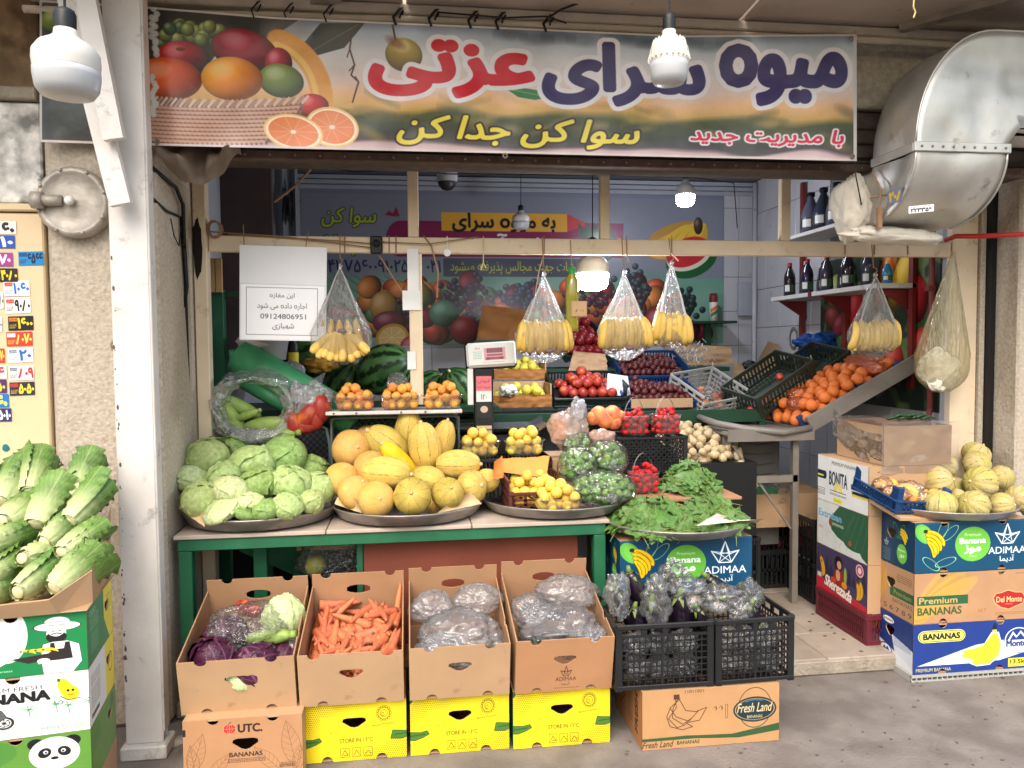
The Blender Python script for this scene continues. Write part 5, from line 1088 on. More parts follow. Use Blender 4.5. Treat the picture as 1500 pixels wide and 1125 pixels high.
def ribbed(name, base, line, sc3, ribs=10, depth=.03, rough=.5, netcol=None, lw=.9, seed=0, blotch=None, mixb=(.5, .62), sharp=14):
    """a melon: ribs along its length and seams between them"""
    m = mat(name, base, rough, var=.12, vscale=2.2, bump=.25, bscale=16, obj=.05, hue=.008, col2=blotch, mix2=mixb, detail=6, dirt=.1 if netcol else 0, dirtcol=(150, 116, 70), spec=.25); N, L, b = nodes_of(m); src = b.inputs['Base Color'].links[0].from_socket
    uv = N.new('ShaderNodeUVMap'); sp = N.new('ShaderNodeSeparateXYZ'); L.new(uv.outputs[0], sp.inputs[0])
    nz = N.new('ShaderNodeTexNoise'); nz.inputs['Scale'].default_value = 5; tc = N.new('ShaderNodeTexCoord'); L.new(tc.outputs['Object'], nz.inputs[0])
    def mm(op, a, c=None):
        n = N.new('ShaderNodeMath'); n.operation = op
        for i, v in enumerate((a, c)):
            if v is None: continue
            if isinstance(v, (int, float)): n.inputs[i].default_value = v
            else: L.new(v, n.inputs[i])
        return n.outputs[0]
    ph = mm('ADD', mm('MULTIPLY', sp.outputs[0], ribs), mm('MULTIPLY', mm('SUBTRACT', nz.outputs['Fac'], .5), .35))
    f = mm('ABSOLUTE', mm('SUBTRACT', mm('FRACT', ph), .5)); f = mm('MAXIMUM', mm('SUBTRACT', 1, mm('MULTIPLY', f, sharp)), 0)
    n2 = N.new('ShaderNodeTexNoise'); n2.inputs['Scale'].default_value = 4; n2.inputs['Detail'].default_value = 6; L.new(tc.outputs['Object'], n2.inputs[0])
    f = mm('MULTIPLY', f, mm('MULTIPLY', mm('MAXIMUM', mm('SUBTRACT', n2.outputs['Fac'], .34), 0), 4*lw)); f = mm('MINIMUM', f, lw)
    mx = N.new('ShaderNodeMix'); mx.data_type = 'RGBA'; mx.inputs['B'].default_value = (*rgb(line), 1); L.new(f, mx.inputs['Factor']); L.new(src, mx.inputs['A']); out = mx.outputs['Result']
    if netcol:
        vo = N.new('ShaderNodeTexVoronoi'); vo.feature = 'DISTANCE_TO_EDGE'; vo.inputs['Scale'].default_value = 9; L.new(tc.outputs['Object'], vo.inputs['Vector'])
        g_ = mm('MULTIPLY', mm('MAXIMUM', mm('SUBTRACT', 1, mm('MULTIPLY', vo.outputs['Distance'], 12)), 0), .5)
        m2 = N.new('ShaderNodeMix'); m2.data_type = 'RGBA'; m2.inputs['B'].default_value = (*rgb(netcol), 1); L.new(g_, m2.inputs['Factor']); L.new(out, m2.inputs['A']); out = m2.outputs['Result']
    L.new(out, b.inputs['Base Color'])
    def fn(u, v, d): return 1-depth*(1-abs(sin(pi*(u*ribs)))**.6)*(1-abs(d.z)**4)*1.0+.03*nz3(d.x*1.3+seed, d.y*1.3, d.z*1.3)-.06*exp(-(1-abs(d.z))/.03)
    q = MB(); q.sphere(1, (0, 0, 0), 80, 26, lambda u, v, d: fn(u, v, d), sc3); ms = [m]
    q.cur = 1; q.tube([(0, 0, sc3[2]*.9), (0, 0, sc3[2]*1.01), (.02, 0, sc3[2]*1.05)], [.11, .07, .055], 8); ms.append(mat('pale melon stalk', (214, 186, 140), .8))
    return q.mesh(name.replace(' skin', '').replace(' ', '_'), ms, True)
M_ROUND = ribbed('round yellow melon skin', (216, 172, 92), (176, 140, 74), (1, 1, .95), 9, .0, .6, (232, 196, 140), .3, 1, (204, 160, 70), (.45, .65))
M_SEAM = ribbed('seamed green yellow melon skin', (196, 166, 82), (84, 80, 40), (1, 1, .96), 9, .03, .5, (222, 196, 110), .95, 2, (170, 150, 66))
M_LONG = ribbed('long yellow melon skin', (214, 180, 84), (116, 100, 46), (.6, .6, 1), 9, .03, .5, (228, 198, 140), 1.1, 3, (190, 168, 80))
M_BRIGHT = ribbed('bright yellow melon skin', (232, 190, 40), (130, 112, 36), (.44, .44, 1), 8, .04, .4, None, .8, 4)
M_CANT = ribbed('cantaloupe skin', (188, 168, 116), (96, 88, 50), (1, 1, .9), 10, .07, .75, (208, 192, 150), 1.4, 5, (176, 166, 84), (.42, .6))
M_WATER = ribbed('watermelon skin', (88, 124, 70), (22, 44, 24), (1, 1, 1.15), 11, .0, .35, None, 3, 6, (60, 96, 52), (.45, .6), 3.2)

def cabbage(name, mm_, mcore, seed, flat=.88, cut=False):
    r = random.Random(seed); b = MB()
    b.sphere(.93, (0, 0, 0), 20, 14, lambda u, v, d: 1+.04*nz3(d.x*2+seed, d.y*2, d.z*2), (1, 1, flat)); b.cur = 0
    dirs = [Vector((0, -.25, .95)), Vector((.75, -.3, .5)), Vector((-.7, -.4, .4)), Vector((.1, .85, .3)), Vector((.2, -.95, 0)), Vector((-.55, .6, .2)), Vector((.8, .4, -.1)), Vector((-.9, .1, -.2)), Vector((-.2, -.6, .6))]
    for k, d0 in enumerate(dirs):
        d0 = (d0+Vector((r.uniform(-.3, .3), r.uniform(-.3, .3), r.uniform(-.2, .2)))).normalized()
        up = (Vector((0, 0, -1))-d0*(-d0.z)).normalized() if abs(d0.z) < .97 else Vector((r.uniform(-1, 1), r.uniform(-1, 1), 0)).normalized()
        rt = d0.cross(up).normalized(); ro = .97+.022*k; ext = r.uniform(.95, 1.25)
        def f(u, v, d0=d0, up=up, rt=rt, ro=ro, ext=ext, k=k):
            a = (u-.5)*2*ext; c = (v-.4)*2*ext*1.05; w_ = sqrt(max(0, 1-max(0, (v-.55)/.45)**2*.55))*(.55+.45*min(1, v*2.6)); a *= w_
            p = (d0*cos(c)-up*sin(c)); p = p*cos(a)+rt*sin(a)
            e = max(0, max(abs(u-.5)*2, (v-.5)*2)-.72)/.28
            rad = ro+e*e*(.045+.03*(k % 3 == 0)+.055*sin(u*17+k)+.045*sin(v*21+k*2))+.018*nz3(p.x*4+k, p.y*4, p.z*4+seed)+.012*max(0, 1-abs(u-.5)*18)
            q = p*rad; return (q.x, q.y, q.z*flat)
        b.cur = 1; b.grid(f, 14, 14, uvs=True)
    if cut: b.cur = 2; b.T = Matrix.Translation((0, -.95, -.1)) @ Matrix.Rotation(R_(90), 4, 'X'); b.lathe([(.26, -.12), (.26, .05), (.001, .07)], 14); b.T = None
    return b.mesh(name, [mcore, mm_, mat('cut cabbage stalk', (214, 214, 176), .7)], True)
mcab = leafmat('green cabbage leaf', (172, 192, 122), (208, 218, 168), fq=20, vk=.3); mcabp = leafmat('pale cabbage leaf', (196, 210, 150), (226, 232, 196), fq=20, vk=.3); mcabd = leafmat('mid green cabbage leaf', (140, 170, 96), (188, 206, 140), fq=20, vk=.3)
mred = leafmat('red cabbage leaf', (66, 26, 52), (150, 90, 130), fq=20, vk=.7, rough=.35)
CAB = [cabbage('cabbage', mcab, mcabp, 1), cabbage('cabbage', mcabd, mcab, 2), cabbage('cabbage', mcabp, mcabp, 3, .84), cabbage('cabbage', mcab, mcabp, 4, .92)]
REDC = cabbage('red_cabbage', mred, mred, 5)

def romaine(name, seed):
    """axis +Y from the cut stem (origin) to the leaf tips, length 1"""
    r = random.Random(seed); b = MB(); ml = leafmat('romaine leaf', (88, 124, 54), (184, 198, 138), (196, 204, 150), fq=28, slope=1.8, vk=.34)
    b.sphere(1, (0, .42, 0), 14, 10, None, (.17, .42, .15))
    for k in range(13):
        ang = k*2.4+r.uniform(-.2, .2); lay = k//4; L = .78+.2*r.random(); Rr = .1+.022*lay+.01*r.random(); sp = .02+.05*lay
        def f(u, v, ang=ang, L=L, Rr=Rr, k=k, sp=sp):
            a = ang+(u-.5)*(1.5-.25*v+.3*sin(v*3)); prof = sin(pi*min(.97, .16+v*(.62+.04*(k % 4))))**.7
            e = abs(u-.5)*2; ruf = e**2*(.014+.05*v)*sin(v*34+k*2+u*6)+.012*e*v*v+.01*nz3(u*9+k, v*12, seed)
            rr = Rr*.45+Rr*1.25*prof+sp*v*v+ruf-.02*max(0, 1-e*7)*(1-v)
            y = L*v*(1-.07*e*e*v)+.02*sin(k); return (rr*cos(a), y, rr*sin(a)*.9)
        b.cur = 1; b.grid(f, 12, 18, uvs=True)
    b.cur = 2; b.T = Matrix.Rotation(R_(90), 4, 'X'); b.lathe([(.105, -.06), (.118, -.0), (.1, .014), (.04, .022), (.001, .024)], 18)
    return b.mesh(name, [ml, ml, mat('cut lettuce stem', (214, 206, 164), .7, var=.15, vscale=14, dirt=.1, dirtcol=(150, 120, 80))], True)
ROM = [romaine('romaine_lettuce', s_) for s_ in (1, 2, 3)]

def carrot(name, seed):
    r = random.Random(seed); L = 1; pts = []; rad = []
    for i in range(11):
        t = i/10; pts.append((.03*sin(t*3+seed)*t, L*t, .02*sin(t*4+seed*2))); rad.append((.105*(1-t)**.55+.016)*(1+.03*sin(t*40)))
    b = MB(); b.tube(pts, rad, 10); b.cur = 1; b.tube([(0, -.025, 0), (0, .004, 0)], [.03, .06], 8); return b.mesh(name, [mat('carrot skin', (198, 114, 78), .55, var=.14, vscale=9, bump=.3, bscale=30, obj=.08, hue=.008, stretch=(1, .4, 1), dirt=.1, dirtcol=(150, 84, 50)), mat('carrot crown', (96, 92, 52), .8)], True)
CAR = [carrot('carrot', k) for k in range(4)]

m_ban = mat('banana skin', (226, 188, 96), .45, var=.08, vscale=3, obj=.05, dirt=.03, dirtcol=(110, 80, 40)); m_bantip = mat('banana tip', (84, 66, 34), .7)
def banana(name='banana', bend=1.1, flip=1):
    """hangs from the origin down -Z, curved in the YZ plane, length 1"""
    b = MB(); pts = []; rad = []
    for i in range(14):
        t = i/13; a = bend*(t-.5); Rr = 1/bend; pts.append((0, flip*(Rr*cos(a)-Rr), -(Rr*sin(a)+Rr*sin(bend/2)))); rad.append(.105*min(1, .35+t*3.2)*min(1, .42+(1-t)*5))
    b.tube(pts, rad, 6); b.cur = 1; b.tube([pts[-1], (pts[-1][0], pts[-1][1], pts[-1][2]-.03)], [.045, .03], 6); return b.mesh(name, [m_ban, m_bantip], True)
BAN = banana()

def strawberry():
    b = MB(); b.sphere(1, (0, 0, 0), 12, 9, lambda u, v, d: (.72+.3*(.5+.5*d.z))*(1+.03*sin(u*60)*sin(v*40)), (.92, .92, 1.15)); b.cur = 1
    for k in range(6):
        a = k*pi/3; b.add([(0, 0, 1.08), (.35*cos(a-.3), .35*sin(a-.3), 1.1), (.8*cos(a), .8*sin(a), .95), (.35*cos(a+.3), .35*sin(a+.3), 1.1)], [(0, 1, 2, 3)])
    return b.mesh('strawberry', [mat('strawberry skin', (196, 22, 34), .3, var=.15, vscale=3, bump=.5, bscale=9, obj=.08), mat('strawberry cap', (110, 136, 60), .7)], True)
STR = strawberry()

def eggplant():
    b = MB(); m_ = 16; pts = []; rad = []
    for i in range(m_): t = i/(m_-1); pts.append((.04*sin(t*2.5), 0, -t)); rad.append(.02+.15*sin(pi*min(1, .1+.9*t**1.05))**.55*(.62+.5*t))
    b.tube(pts, rad, 14); b.cur = 1
    for k in range(5):
        a = k*2*pi/5; b.grid(lambda u, v, a=a: ((.055+.075*v)*cos(a+(u-.5)*1.1*(1-v)), (.055+.075*v)*sin(a+(u-.5)*1.1*(1-v)), .015-.17*v), 4, 4)
    b.tube([(0, 0, .0), (.01, 0, .06), (.03, 0, .13)], [.06, .035, .03], 8)
    return b.mesh('eggplant', [mat('eggplant skin', (26, 16, 30), .18, var=.2, spec=.6), mat('eggplant cap', (112, 132, 70), .6, var=.15)], True)
EGG = eggplant()

def vine_leaf(seed):
    r = random.Random(seed); b = MB(); n = 30; vs = [(0, 0, 0)]; lob = [1, .52, .92, .5, .74, .34]
    def rad(a):
        x = abs(a)/pi*5; i = min(4, int(x)); t = x-i; t = t*t*(3-2*t); return (lob[i]*(1-t)+lob[i+1]*t)*(1+.05*sin(a*37+seed))
    cu = r.uniform(.1, .5); cv_ = r.uniform(-.3, .4); ph = r.uniform(0, 6)
    for ring in (.35, .7, 1):
        for k in range(n):
            a = -pi+2*pi*k/n; q = rad(a)*ring*.5; x, y = q*sin(a), q*cos(a); vs.append((x, y, cu*x*x*2-cv_*y*y+.03*ring*sin(a*5+ph)*ring))
    fs = [(0, 1+k, 1+(k+1) % n) for k in range(n)]; 
    for j in range(2): fs += [(1+j*n+k, 1+(j+1)*n+k, 1+(j+1)*n+(k+1) % n, 1+j*n+(k+1) % n) for k in range(n)]
    b.add(vs, fs, [tuple((vs[i][0]*.9+.5, vs[i][1]+.5) for i in f) for f in fs]); b.cur = 1
    b.tube([(0, -.15, .0), (.02, -.4, .02), (0, -.7, -.02)], .012, 4)
    ml = leafmat('vine leaf', (84, 120, 56), (130, 156, 90), fq=18, slope=1.6, vk=.4); 
    return b.mesh('vine_leaf', [ml, mat('vine stalk', (140, 150, 80), .6)], True)
VL = [vine_leaf(s_) for s_ in range(6)]

# --- plastic
F_BAG = film('clear bag film', body=.10, gloss=.5, scale=16, bump=.9, milky=.42); F_BAN = film('milky carrier bag film', (236, 232, 226), body=.13, gloss=.38, scale=7, bump=.8, stretch=(6, 6, .7), milky=.42, rough=.24)
F_CLEAR = film('clear punnet plastic', (214, 218, 222), body=.1, gloss=.5, scale=3, bump=.1, milky=.08, rough=.06); F_FROST = film('frosted bag film', (214, 214, 218), body=.42, gloss=.4, scale=9, bump=1.0, milky=.45)
F_PINK = film('pale pink film', (236, 206, 190), body=.5, gloss=.4, scale=9, milky=.35); F_YEL = film('yellowed film', (200, 184, 130), body=.4, gloss=.3, scale=6, stretch=(6, 6, .8), milky=.4); F_CRINK = film('crinkled wrap', (226, 226, 230), body=.1, gloss=.5, scale=5, bump=.8, milky=.7, rough=.24)
def bagmesh(sc3, amp=.22, f=2.0, seed=0, nu=56, nv=34, floor_=None, fold=.0):
    b = crump(1, sc3, amp, f, nu, nv, seed, fold)
    if floor_ is not None: b.v = [(x, y, max(z, floor_)) for x, y, z in b.v]
    return b

def panel(w, h, t, holes=(), nt=(), nb=(), nr=.022):
    """a sheet in the XZ plane, thickness t towards +Y, with hand holes and half-round notches"""
    def arc(cx, cz, up):
        a = [(cx+nr*cos(pi*k/6), cz+nr*sin(pi*k/6)*up) for k in range(7)]; return a
    out = [(0, 0)]
    for n_ in nb: out += [p for p in reversed(arc(w*n_, 0, 1))]
    out += [(w, 0), (w, h)]
    for n_ in sorted(nt, reverse=True): out += arc(w*n_, h, -1)
    out += [(0, h)]
    hs = []
    for (cx, cz, hw, hh, ty) in holes:
        if ty == 'tri': pts = [(cx-hw, cz+hh*.2), (cx-hw*.93, cz+hh*.8), (cx-hw*.6, cz+hh), (cx+hw*.6, cz+hh), (cx+hw*.93, cz+hh*.8), (cx+hw, cz+hh*.2), (cx+hw*.3, cz-hh*.85), (cx, cz-hh), (cx-hw*.3, cz-hh*.85)]
        else: pts = [(cx+hw*cos(a)*(1), cz+hh*sin(a)) for a in [2*pi*k/14 for k in range(14)]]; pts = [(cx+max(-hw, min(hw, (x-cx)*1.15)), z) for x, z in pts]
        hs.append(pts)
    loops = [out]+hs; flat = [p for l in loops for p in l]
    tri = tessellate_polygon([[Vector((x, z, 0)) for x, z in l] for l in loops]); b = MB(); n = len(flat)
    vs = [(x, 0, z) for x, z in flat]+[(x, t, z) for x, z in flat]; fs = []; uv = []
    for (i, j, k) in tri:
        A = flat[i]; B_ = flat[j]; C_ = flat[k]
        if (B_[0]-A[0])*(C_[1]-A[1])-(B_[1]-A[1])*(C_[0]-A[0]) < 0: j, k = k, j
        fs.append((i, j, k)); uv.append(tuple((flat[q][0]/w, flat[q][1]/h) for q in (i, j, k))); fs.append((k+n, j+n, i+n)); uv.append(None)
    base = 0
    for l in loops:
        for q in range(len(l)): a_ = base+q; c_ = base+(q+1) % len(l); fs.append((a_, a_+n, c_+n, c_)); uv.append(None)
        base += len(l)
    return vs, fs, uv
def carton(name, label, loc, w, d, h, front=None, side=None, rz=0, tilt=0, open_=False, holes=None, sideholes=None, nt=(.22, .78), nb=(.25, .75), backh=None, group=None, cat='carton', topm=None, body=m_kraft, fl=0.0):
    """stands on loc = its front left bottom corner; front faces -Y; tilt lifts its back"""
    t = thing(name, label, cat, loc, rot=(tilt, 0, rz), group=group); th = .005
    fm = front or body; sm = side or body
    def pn(nm, mm_, w_, h_, T, hl, n1, n2, lab=None):
        vs, fs, uv = panel(w_, h_, th, hl, n1, n2); b = MB(); b.T = T; b.cur = 0
        for i in range(len(fs)):
            pass
        b.add(vs, fs, uv); b.m = [0 if u is not None else 1 for u in uv]; b.build(nm, [mm_, body if not open_ else m_kraft_in], t, label=lab)
    pn('front_panel', fm, w, h, Matrix.Identity(4), holes or (), nt, nb)
    pn('back_panel', body, w, backh or h, Matrix.Translation((w, d, 0)) @ Matrix.Rotation(pi, 4, 'Z'), [(w/2, (backh or h)*.72, .05, .022, 'o')] if open_ else (), nt if open_ else (), ())
    pn('side_panel', sm, d-.002, h-.001, Matrix.Translation((0, d-.001, 0)) @ Matrix.Rotation(-pi/2, 4, 'Z'), sideholes or (), (), ())
    pn('side_panel', sm, d-.002, h-.001, Matrix.Translation((w, .001, 0)) @ Matrix.Rotation(pi/2, 4, 'Z'), sideholes or (), (.3,) if open_ else (), ())
    b = MB(); b.box(.004, w-.004, .004, d-.004, .001, .006); b.build('bottom_panel', m_kraft_in, t)
    if not open_: b = MB(); b.box(.004, w-.004, .004, d-.004, h-.008, h-.002); b.build('top_panel', topm or body, t)
    return t

def crate(name, label, loc, w, d, h, mm_, rz=0, rot=None, pat='grid', group=None, cell=.03, bar=.006, post=.03, rim=.02, cat='crate', bottom=True, lowfront=1.0, sides=4):
    """plastic lattice crate; origin at its bottom centre"""
    t = thing(name, label, cat, loc, rz, group, rot=rot)
    def side(nm, L, T, hh):
        b = MB(); b.T = T
        b.box(-L/2, L/2, -.008, .004, hh-rim, hh, .003); b.box(-L/2, L/2, -.004, .004, 0, rim*.8, .002)
        z0, z1 = rim*.8, hh-rim; x0, x1 = -L/2+post*.7, L/2-post*.7
        if pat == 'grid':
            zb = z1-.028; b.box(x0, x1, -.003, .003, zb-.006, zb+.004)
            n = max(2, int((x1-x0)/cell))
            for i in range(1, n): x = x0+(x1-x0)*i/n; wd = bar if i != n//2 else bar*2.4; b.box(x-wd/2, x+wd/2, -.002, .003, z0, zb)
            for i in range(3): x = x0+(x1-x0)*(i+1)/4; b.box(x-.012, x+.012, -.004, .003, zb, z1)
            m2 = max(2, int((zb-z0)/cell))
            for j in range(1, m2): z = z0+(zb-z0)*j/m2; wd = bar if j % 4 else bar*1.8; b.box(x0, x1, -.003, .002, z-wd/2, z+wd/2)
        elif pat == 'diamond':
            H_ = z1-z0; s_ = cell; k = x0-H_
            while k < x1:
                for sg in (1, -1):
                    a0, a1 = (k, k+H_) if sg > 0 else (k+H_, k); p = Vector((a0, 0, z0)); q = Vector((a1, 0, z1)); dd = q-p
                    tt0 = 0; tt1 = 1
                    for c0, c1 in ((x0, 1), (x1, -1)):
                        for _ in (0,):
                            if dd.x*c1 > 0: tt0 = max(tt0, (c0-p.x)/dd.x)
                            else: tt1 = min(tt1, (c0-p.x)/dd.x)
                    if tt1 > tt0: b.bar(p+dd*tt0, p+dd*tt1, bar, .004, (0, 1, 0))
                k += s_
        elif pat == 'slots':
            n = max(3, int((x1-x0)/cell)); zz = [z0+(z1-z0)*q for q in (0, .5, 1)]
            for z in zz[1:2]: b.box(x0, x1, -.003, .003, z-.008, z+.008)
            for i in range(n+1): x = x0+(x1-x0)*i/n; b.box(x-bar*.8, x+bar*.8, -.003, .003, z0, z1)
        elif pat == 'windows':
            n = max(3, int((x1-x0)/.045)); 
            for q in range(1, 3): z = z0+(z1-z0)*q/3; b.box(x0, x1, -.003, .003, z-.005, z+.005)
            for i in range(n+1): x = x0+(x1-x0)*i/n; b.box(x-.007, x+.007, -.003, .003, z0, z1)
        b.build(nm, mm_, t)
    if sides > 2: side('side_panel', w, Matrix.Translation((0, -d/2, 0)), h*lowfront); side('side_panel', w, Matrix.Translation((0, d/2, 0)) @ Matrix.Rotation(pi, 4, 'Z'), h)
    side('end_panel', d, Matrix.Translation((-w/2, 0, 0)) @ Matrix.Rotation(-pi/2, 4, 'Z'), h); side('end_panel', d, Matrix.Translation((w/2, 0, 0)) @ Matrix.Rotation(pi/2, 4, 'Z'), h)
    for sx in (-1, 1):
        for sy in (-1, 1):
            b = MB(); b.box(sx*(w/2-post*.7), sx*(w/2+.003), sy*(d/2-.008), sy*(d/2+.003), -.006, h*(lowfront if sy < 0 else 1)+.004, .002); b.box(sx*(w/2-.008), sx*(w/2+.002), sy*(d/2-post*.7), sy*(d/2+.002), -.006, h*(lowfront if sy < 0 else 1)+.003, .002); b.build('corner_post', mm_, t)
    if bottom:
        b = MB(); n = int(w/.04); b.box(-w/2, w/2, -d/2, -d/2+.02, 0, .006); b.box(-w/2, w/2, d/2-.02, d/2, 0, .006)
        if pat == 'diamond':
            b.T = Matrix.Translation((0, 0, .003)) @ Matrix.Rotation(R_(-90), 4, 'X'); s_ = cell; k = -w/2-d
            while k < w/2:
                for sg in (1, -1):
                    p = Vector((k if sg > 0 else k+d, 0, -d/2)); q = Vector((k+d if sg > 0 else k, 0, d/2)); dd = q-p; t0, t1 = 0, 1
                    for c0, c1 in ((-w/2, 1), (w/2, -1)):
                        if dd.x*c1 > 0: t0 = max(t0, (c0-p.x)/dd.x)
                        else: t1 = min(t1, (c0-p.x)/dd.x)
                    if t1 > t0: b.bar(p+dd*t0, p+dd*t1, bar, .004, (0, 1, 0))
                k += s_
        else:
            for i in range(n+1): x = -w/2+w*i/n; b.box(x-.006, x+.006, -d/2, d/2, .0005, .0055)
            for i in range(1, int(d/.04)): y = -d/2+i*.04; b.box(-w/2, w/2, y-.006, y+.006, 0, .006)
        b.build('bottom_grid', mm_, t)
    return t

def punnet(label, loc, w=.2, d=.14, h=.075, rz=0, handle=False, group=None, name='punnet'):
    t = thing(name, label, 'basket', loc, rz, group)
    def rr(u, s_, zz):
        a = 2*pi*u; c_, q = cos(a), sin(a); e = .45; return (s_*w/2*math.copysign(abs(c_)**e, c_), s_*d/2*math.copysign(abs(q)**e, q), zz)
    b = MB(); rows = [(.02, 0), (.74, 0), (.8, .006), (.9, h*.5), (.98, h*.97), (1.06, h), (1.06, h-.004)]
    b.grid(lambda u, v: rr(u, rows[int(round(v*6))][0]*(1+(.012*sin(u*2*pi*28) if 1 < round(v*6) < 5 else 0)), rows[int(round(v*6))][1]), 84, 6, wrapu=True); b.build('tray', F_CLEAR, t, True)
    if handle: b = MB(); b.grid(lambda u, v: ((-.38+.76*u)*w, (v-.5)*.018, h*.8+h*1.1*sin(pi*u)**.55), 20, 2); b.build('handle', film('stiff handle plastic', (225, 222, 222), body=.35, gloss=.6, scale=3, milky=.2), t, True)
    return t

def heap(mesh, name, label, cat, group, M, w, d, h0, r, n, dome=.1, seed=0, hh=.07, elong=1, jit=.15):
    """fruit tumbled into a basket: spheres pushed apart until they rest on each other; hh = rim height"""
    g = np.random.RandomState(seed+77); dome = min(dome, .06); rim = max(hh or 0, h0+.02); n = max(4, int(.62*w*d*(max(rim-h0, r)+.6*dome)/(4.19*r**3*elong))); P = np.stack([g.uniform(-w/2, w/2, n), g.uniform(-d/2, d/2, n), g.uniform(h0, rim+dome, n)], 1)
    for it in range(90):
        D = P[:, None]-P[None]; L = np.sqrt((D**2).sum(-1))+1e-9; ov = np.clip(2*r*.95-L, 0, None); np.fill_diagonal(ov, 0); P += (D/L[..., None]*ov[..., None]).sum(1)*.32
        if it < 80: P[:, 2] -= r*.05
        k = np.clip((P[:, 2]-rim+r*.3)/(dome+.03), 0, .9); lx = (w/2-r)*(1-k*.6); ly = (d/2-r)*(1-k*.6)
        P[:, 0] = np.clip(P[:, 0], -lx, lx); P[:, 1] = np.clip(P[:, 1], -ly, ly); P[:, 2] = np.maximum(P[:, 2], h0+r)
    for p in P:
        s_ = r*g.uniform(.92, 1.06); inst(mesh, name, M @ Vector(p), tuple(g.uniform(0, 6, 3)), (s_*g.uniform(.93, 1.04), s_, s_*elong*g.uniform(.92, 1.03)), label=label, cat=cat, group=group)
def wm(t): return Matrix.Translation(t.location) @ t.rotation_euler.to_matrix().to_4x4()
def tray(label, loc, r=.36, sy=1.0, h=.05):
    b = MB(); b.lathe([(.001, .003), (r*.78, .003), (r*.9, .016), (r*.985, h*.92), (r*1.0, h), (r*1.0, h-.006), (r*.985, h-.012), (r*.91, .008), (r*.8, -.0), (.001, 0)], 48, 1, sy); o = b.build('metal_tray', m_tray, smooth=True); o.location = loc; return tag(o, label, 'tray', None)
# ================================================================== THE TABLE AND WHAT LIES ON IT
TZ = .812
tb = thing('market_table', 'green steel table with a pale board top carrying three produce trays', 'table', (-1.0, 3.42, 0))
def tp(name, x0, x1, y0, y1, z0, z1, mm_, ch=.003, lab=None): b = MB(); b.box(x0, x1, y0, y1, z0, z1, ch); return b.build(name, mm_, tb, label=lab)
for x0, x1 in ((-.015, .62), (.624, 1.26), (1.264, 1.895)): tp('top_board', x0, x1, -.012, .8, .788, .806, m_ply)
tp('rail', -.002, 1.88, 0, .05, .735, .787, m_green); tp('rail', -.0, .05, .051, .8, .735, .787, m_green); tp('rail', 1.83, 1.88, .051, .8, .735, .787, m_green); tp('rail', 0, 1.88, .76, .8, .735, .787, m_green)
for x in (0, 1.825): tp('leg', x, x+.055, .002, .055, 0, .734, m_green)
for x in (.02, 1.79, .72): tp('leg', x+.2*(x == .02), x+.2*(x == .02)+.05, .7, .75, 0, .734, m_green)
tp('lower_rail', 0, 1.88, .7, .74, .1, .14, m_dgreen); tp('inner_post', .745, .773, .09, .12, .1, .734, m_green); tp('inner_post', .27, .33, .2, .25, .1, .734, m_green)
b = MB(); b.box(.775, 1.77, .10, .11, .15, .734, .002); b.build('back_sheet', m_rustplate, tb, label='brown primed metal sheet closing the back of the table')
b = MB(); b.box(1.846, 1.862, .056, .07, .3, .73); b.build('rust_strip', mat('bare rust', (150, 84, 52), .8), tb)

TR = [tray('round metal tray heaped with green cabbages on the table', (-.70, 3.71, TZ), .355, h=.062), tray('round metal tray heaped with yellow melons on the table', (-.02, 3.70, TZ), .362, h=.062), tray('round metal tray with plums and bagged green plums on the table', (.70, 3.73, TZ), .37, h=.058)]
def sheet(label, pts, Y, name='wrapping_paper', mm_=None, bend=.02):
    """a folded corner of paper: px polygon fan at its own depth, curved"""
    c_ = [W(x, y, Y=yy) for x, y, yy in pts]; b = MB()
    b.grid(lambda u, v: tuple((c_[0].lerp(c_[1], u)).lerp(c_[3].lerp(c_[2], u), v)+Vector((0, bend*sin(u*pi)*sin(v*pi), .006*nz3(u*5, v*5, 1)))), 8, 8)
    o = b.build(name, mm_ or m_lightpaper, smooth=True); return tag(o, label, 'paper')
sheet('pale paper corner folded over the left front of the cabbage tray', [(262, 745, 3.5), (300, 772, 3.38), (296, 745, 3.42), (268, 728, 3.55)], 0)
sheet('pale paper showing at the right rim of the cabbage tray', [(420, 752, 3.45), (470, 745, 3.52), (470, 736, 3.52), (430, 742, 3.5)], 0)
sheet('pale paper corner at the left front of the melon tray', [(490, 738, 3.55), (530, 752, 3.42), (520, 730, 3.42), (494, 728, 3.55)], 0)
sheet('pale paper folded over the right rim of the melon tray', [(640, 752, 3.40), (706, 738, 3.5), (690, 722, 3.48), (668, 728, 3.42)], 0)

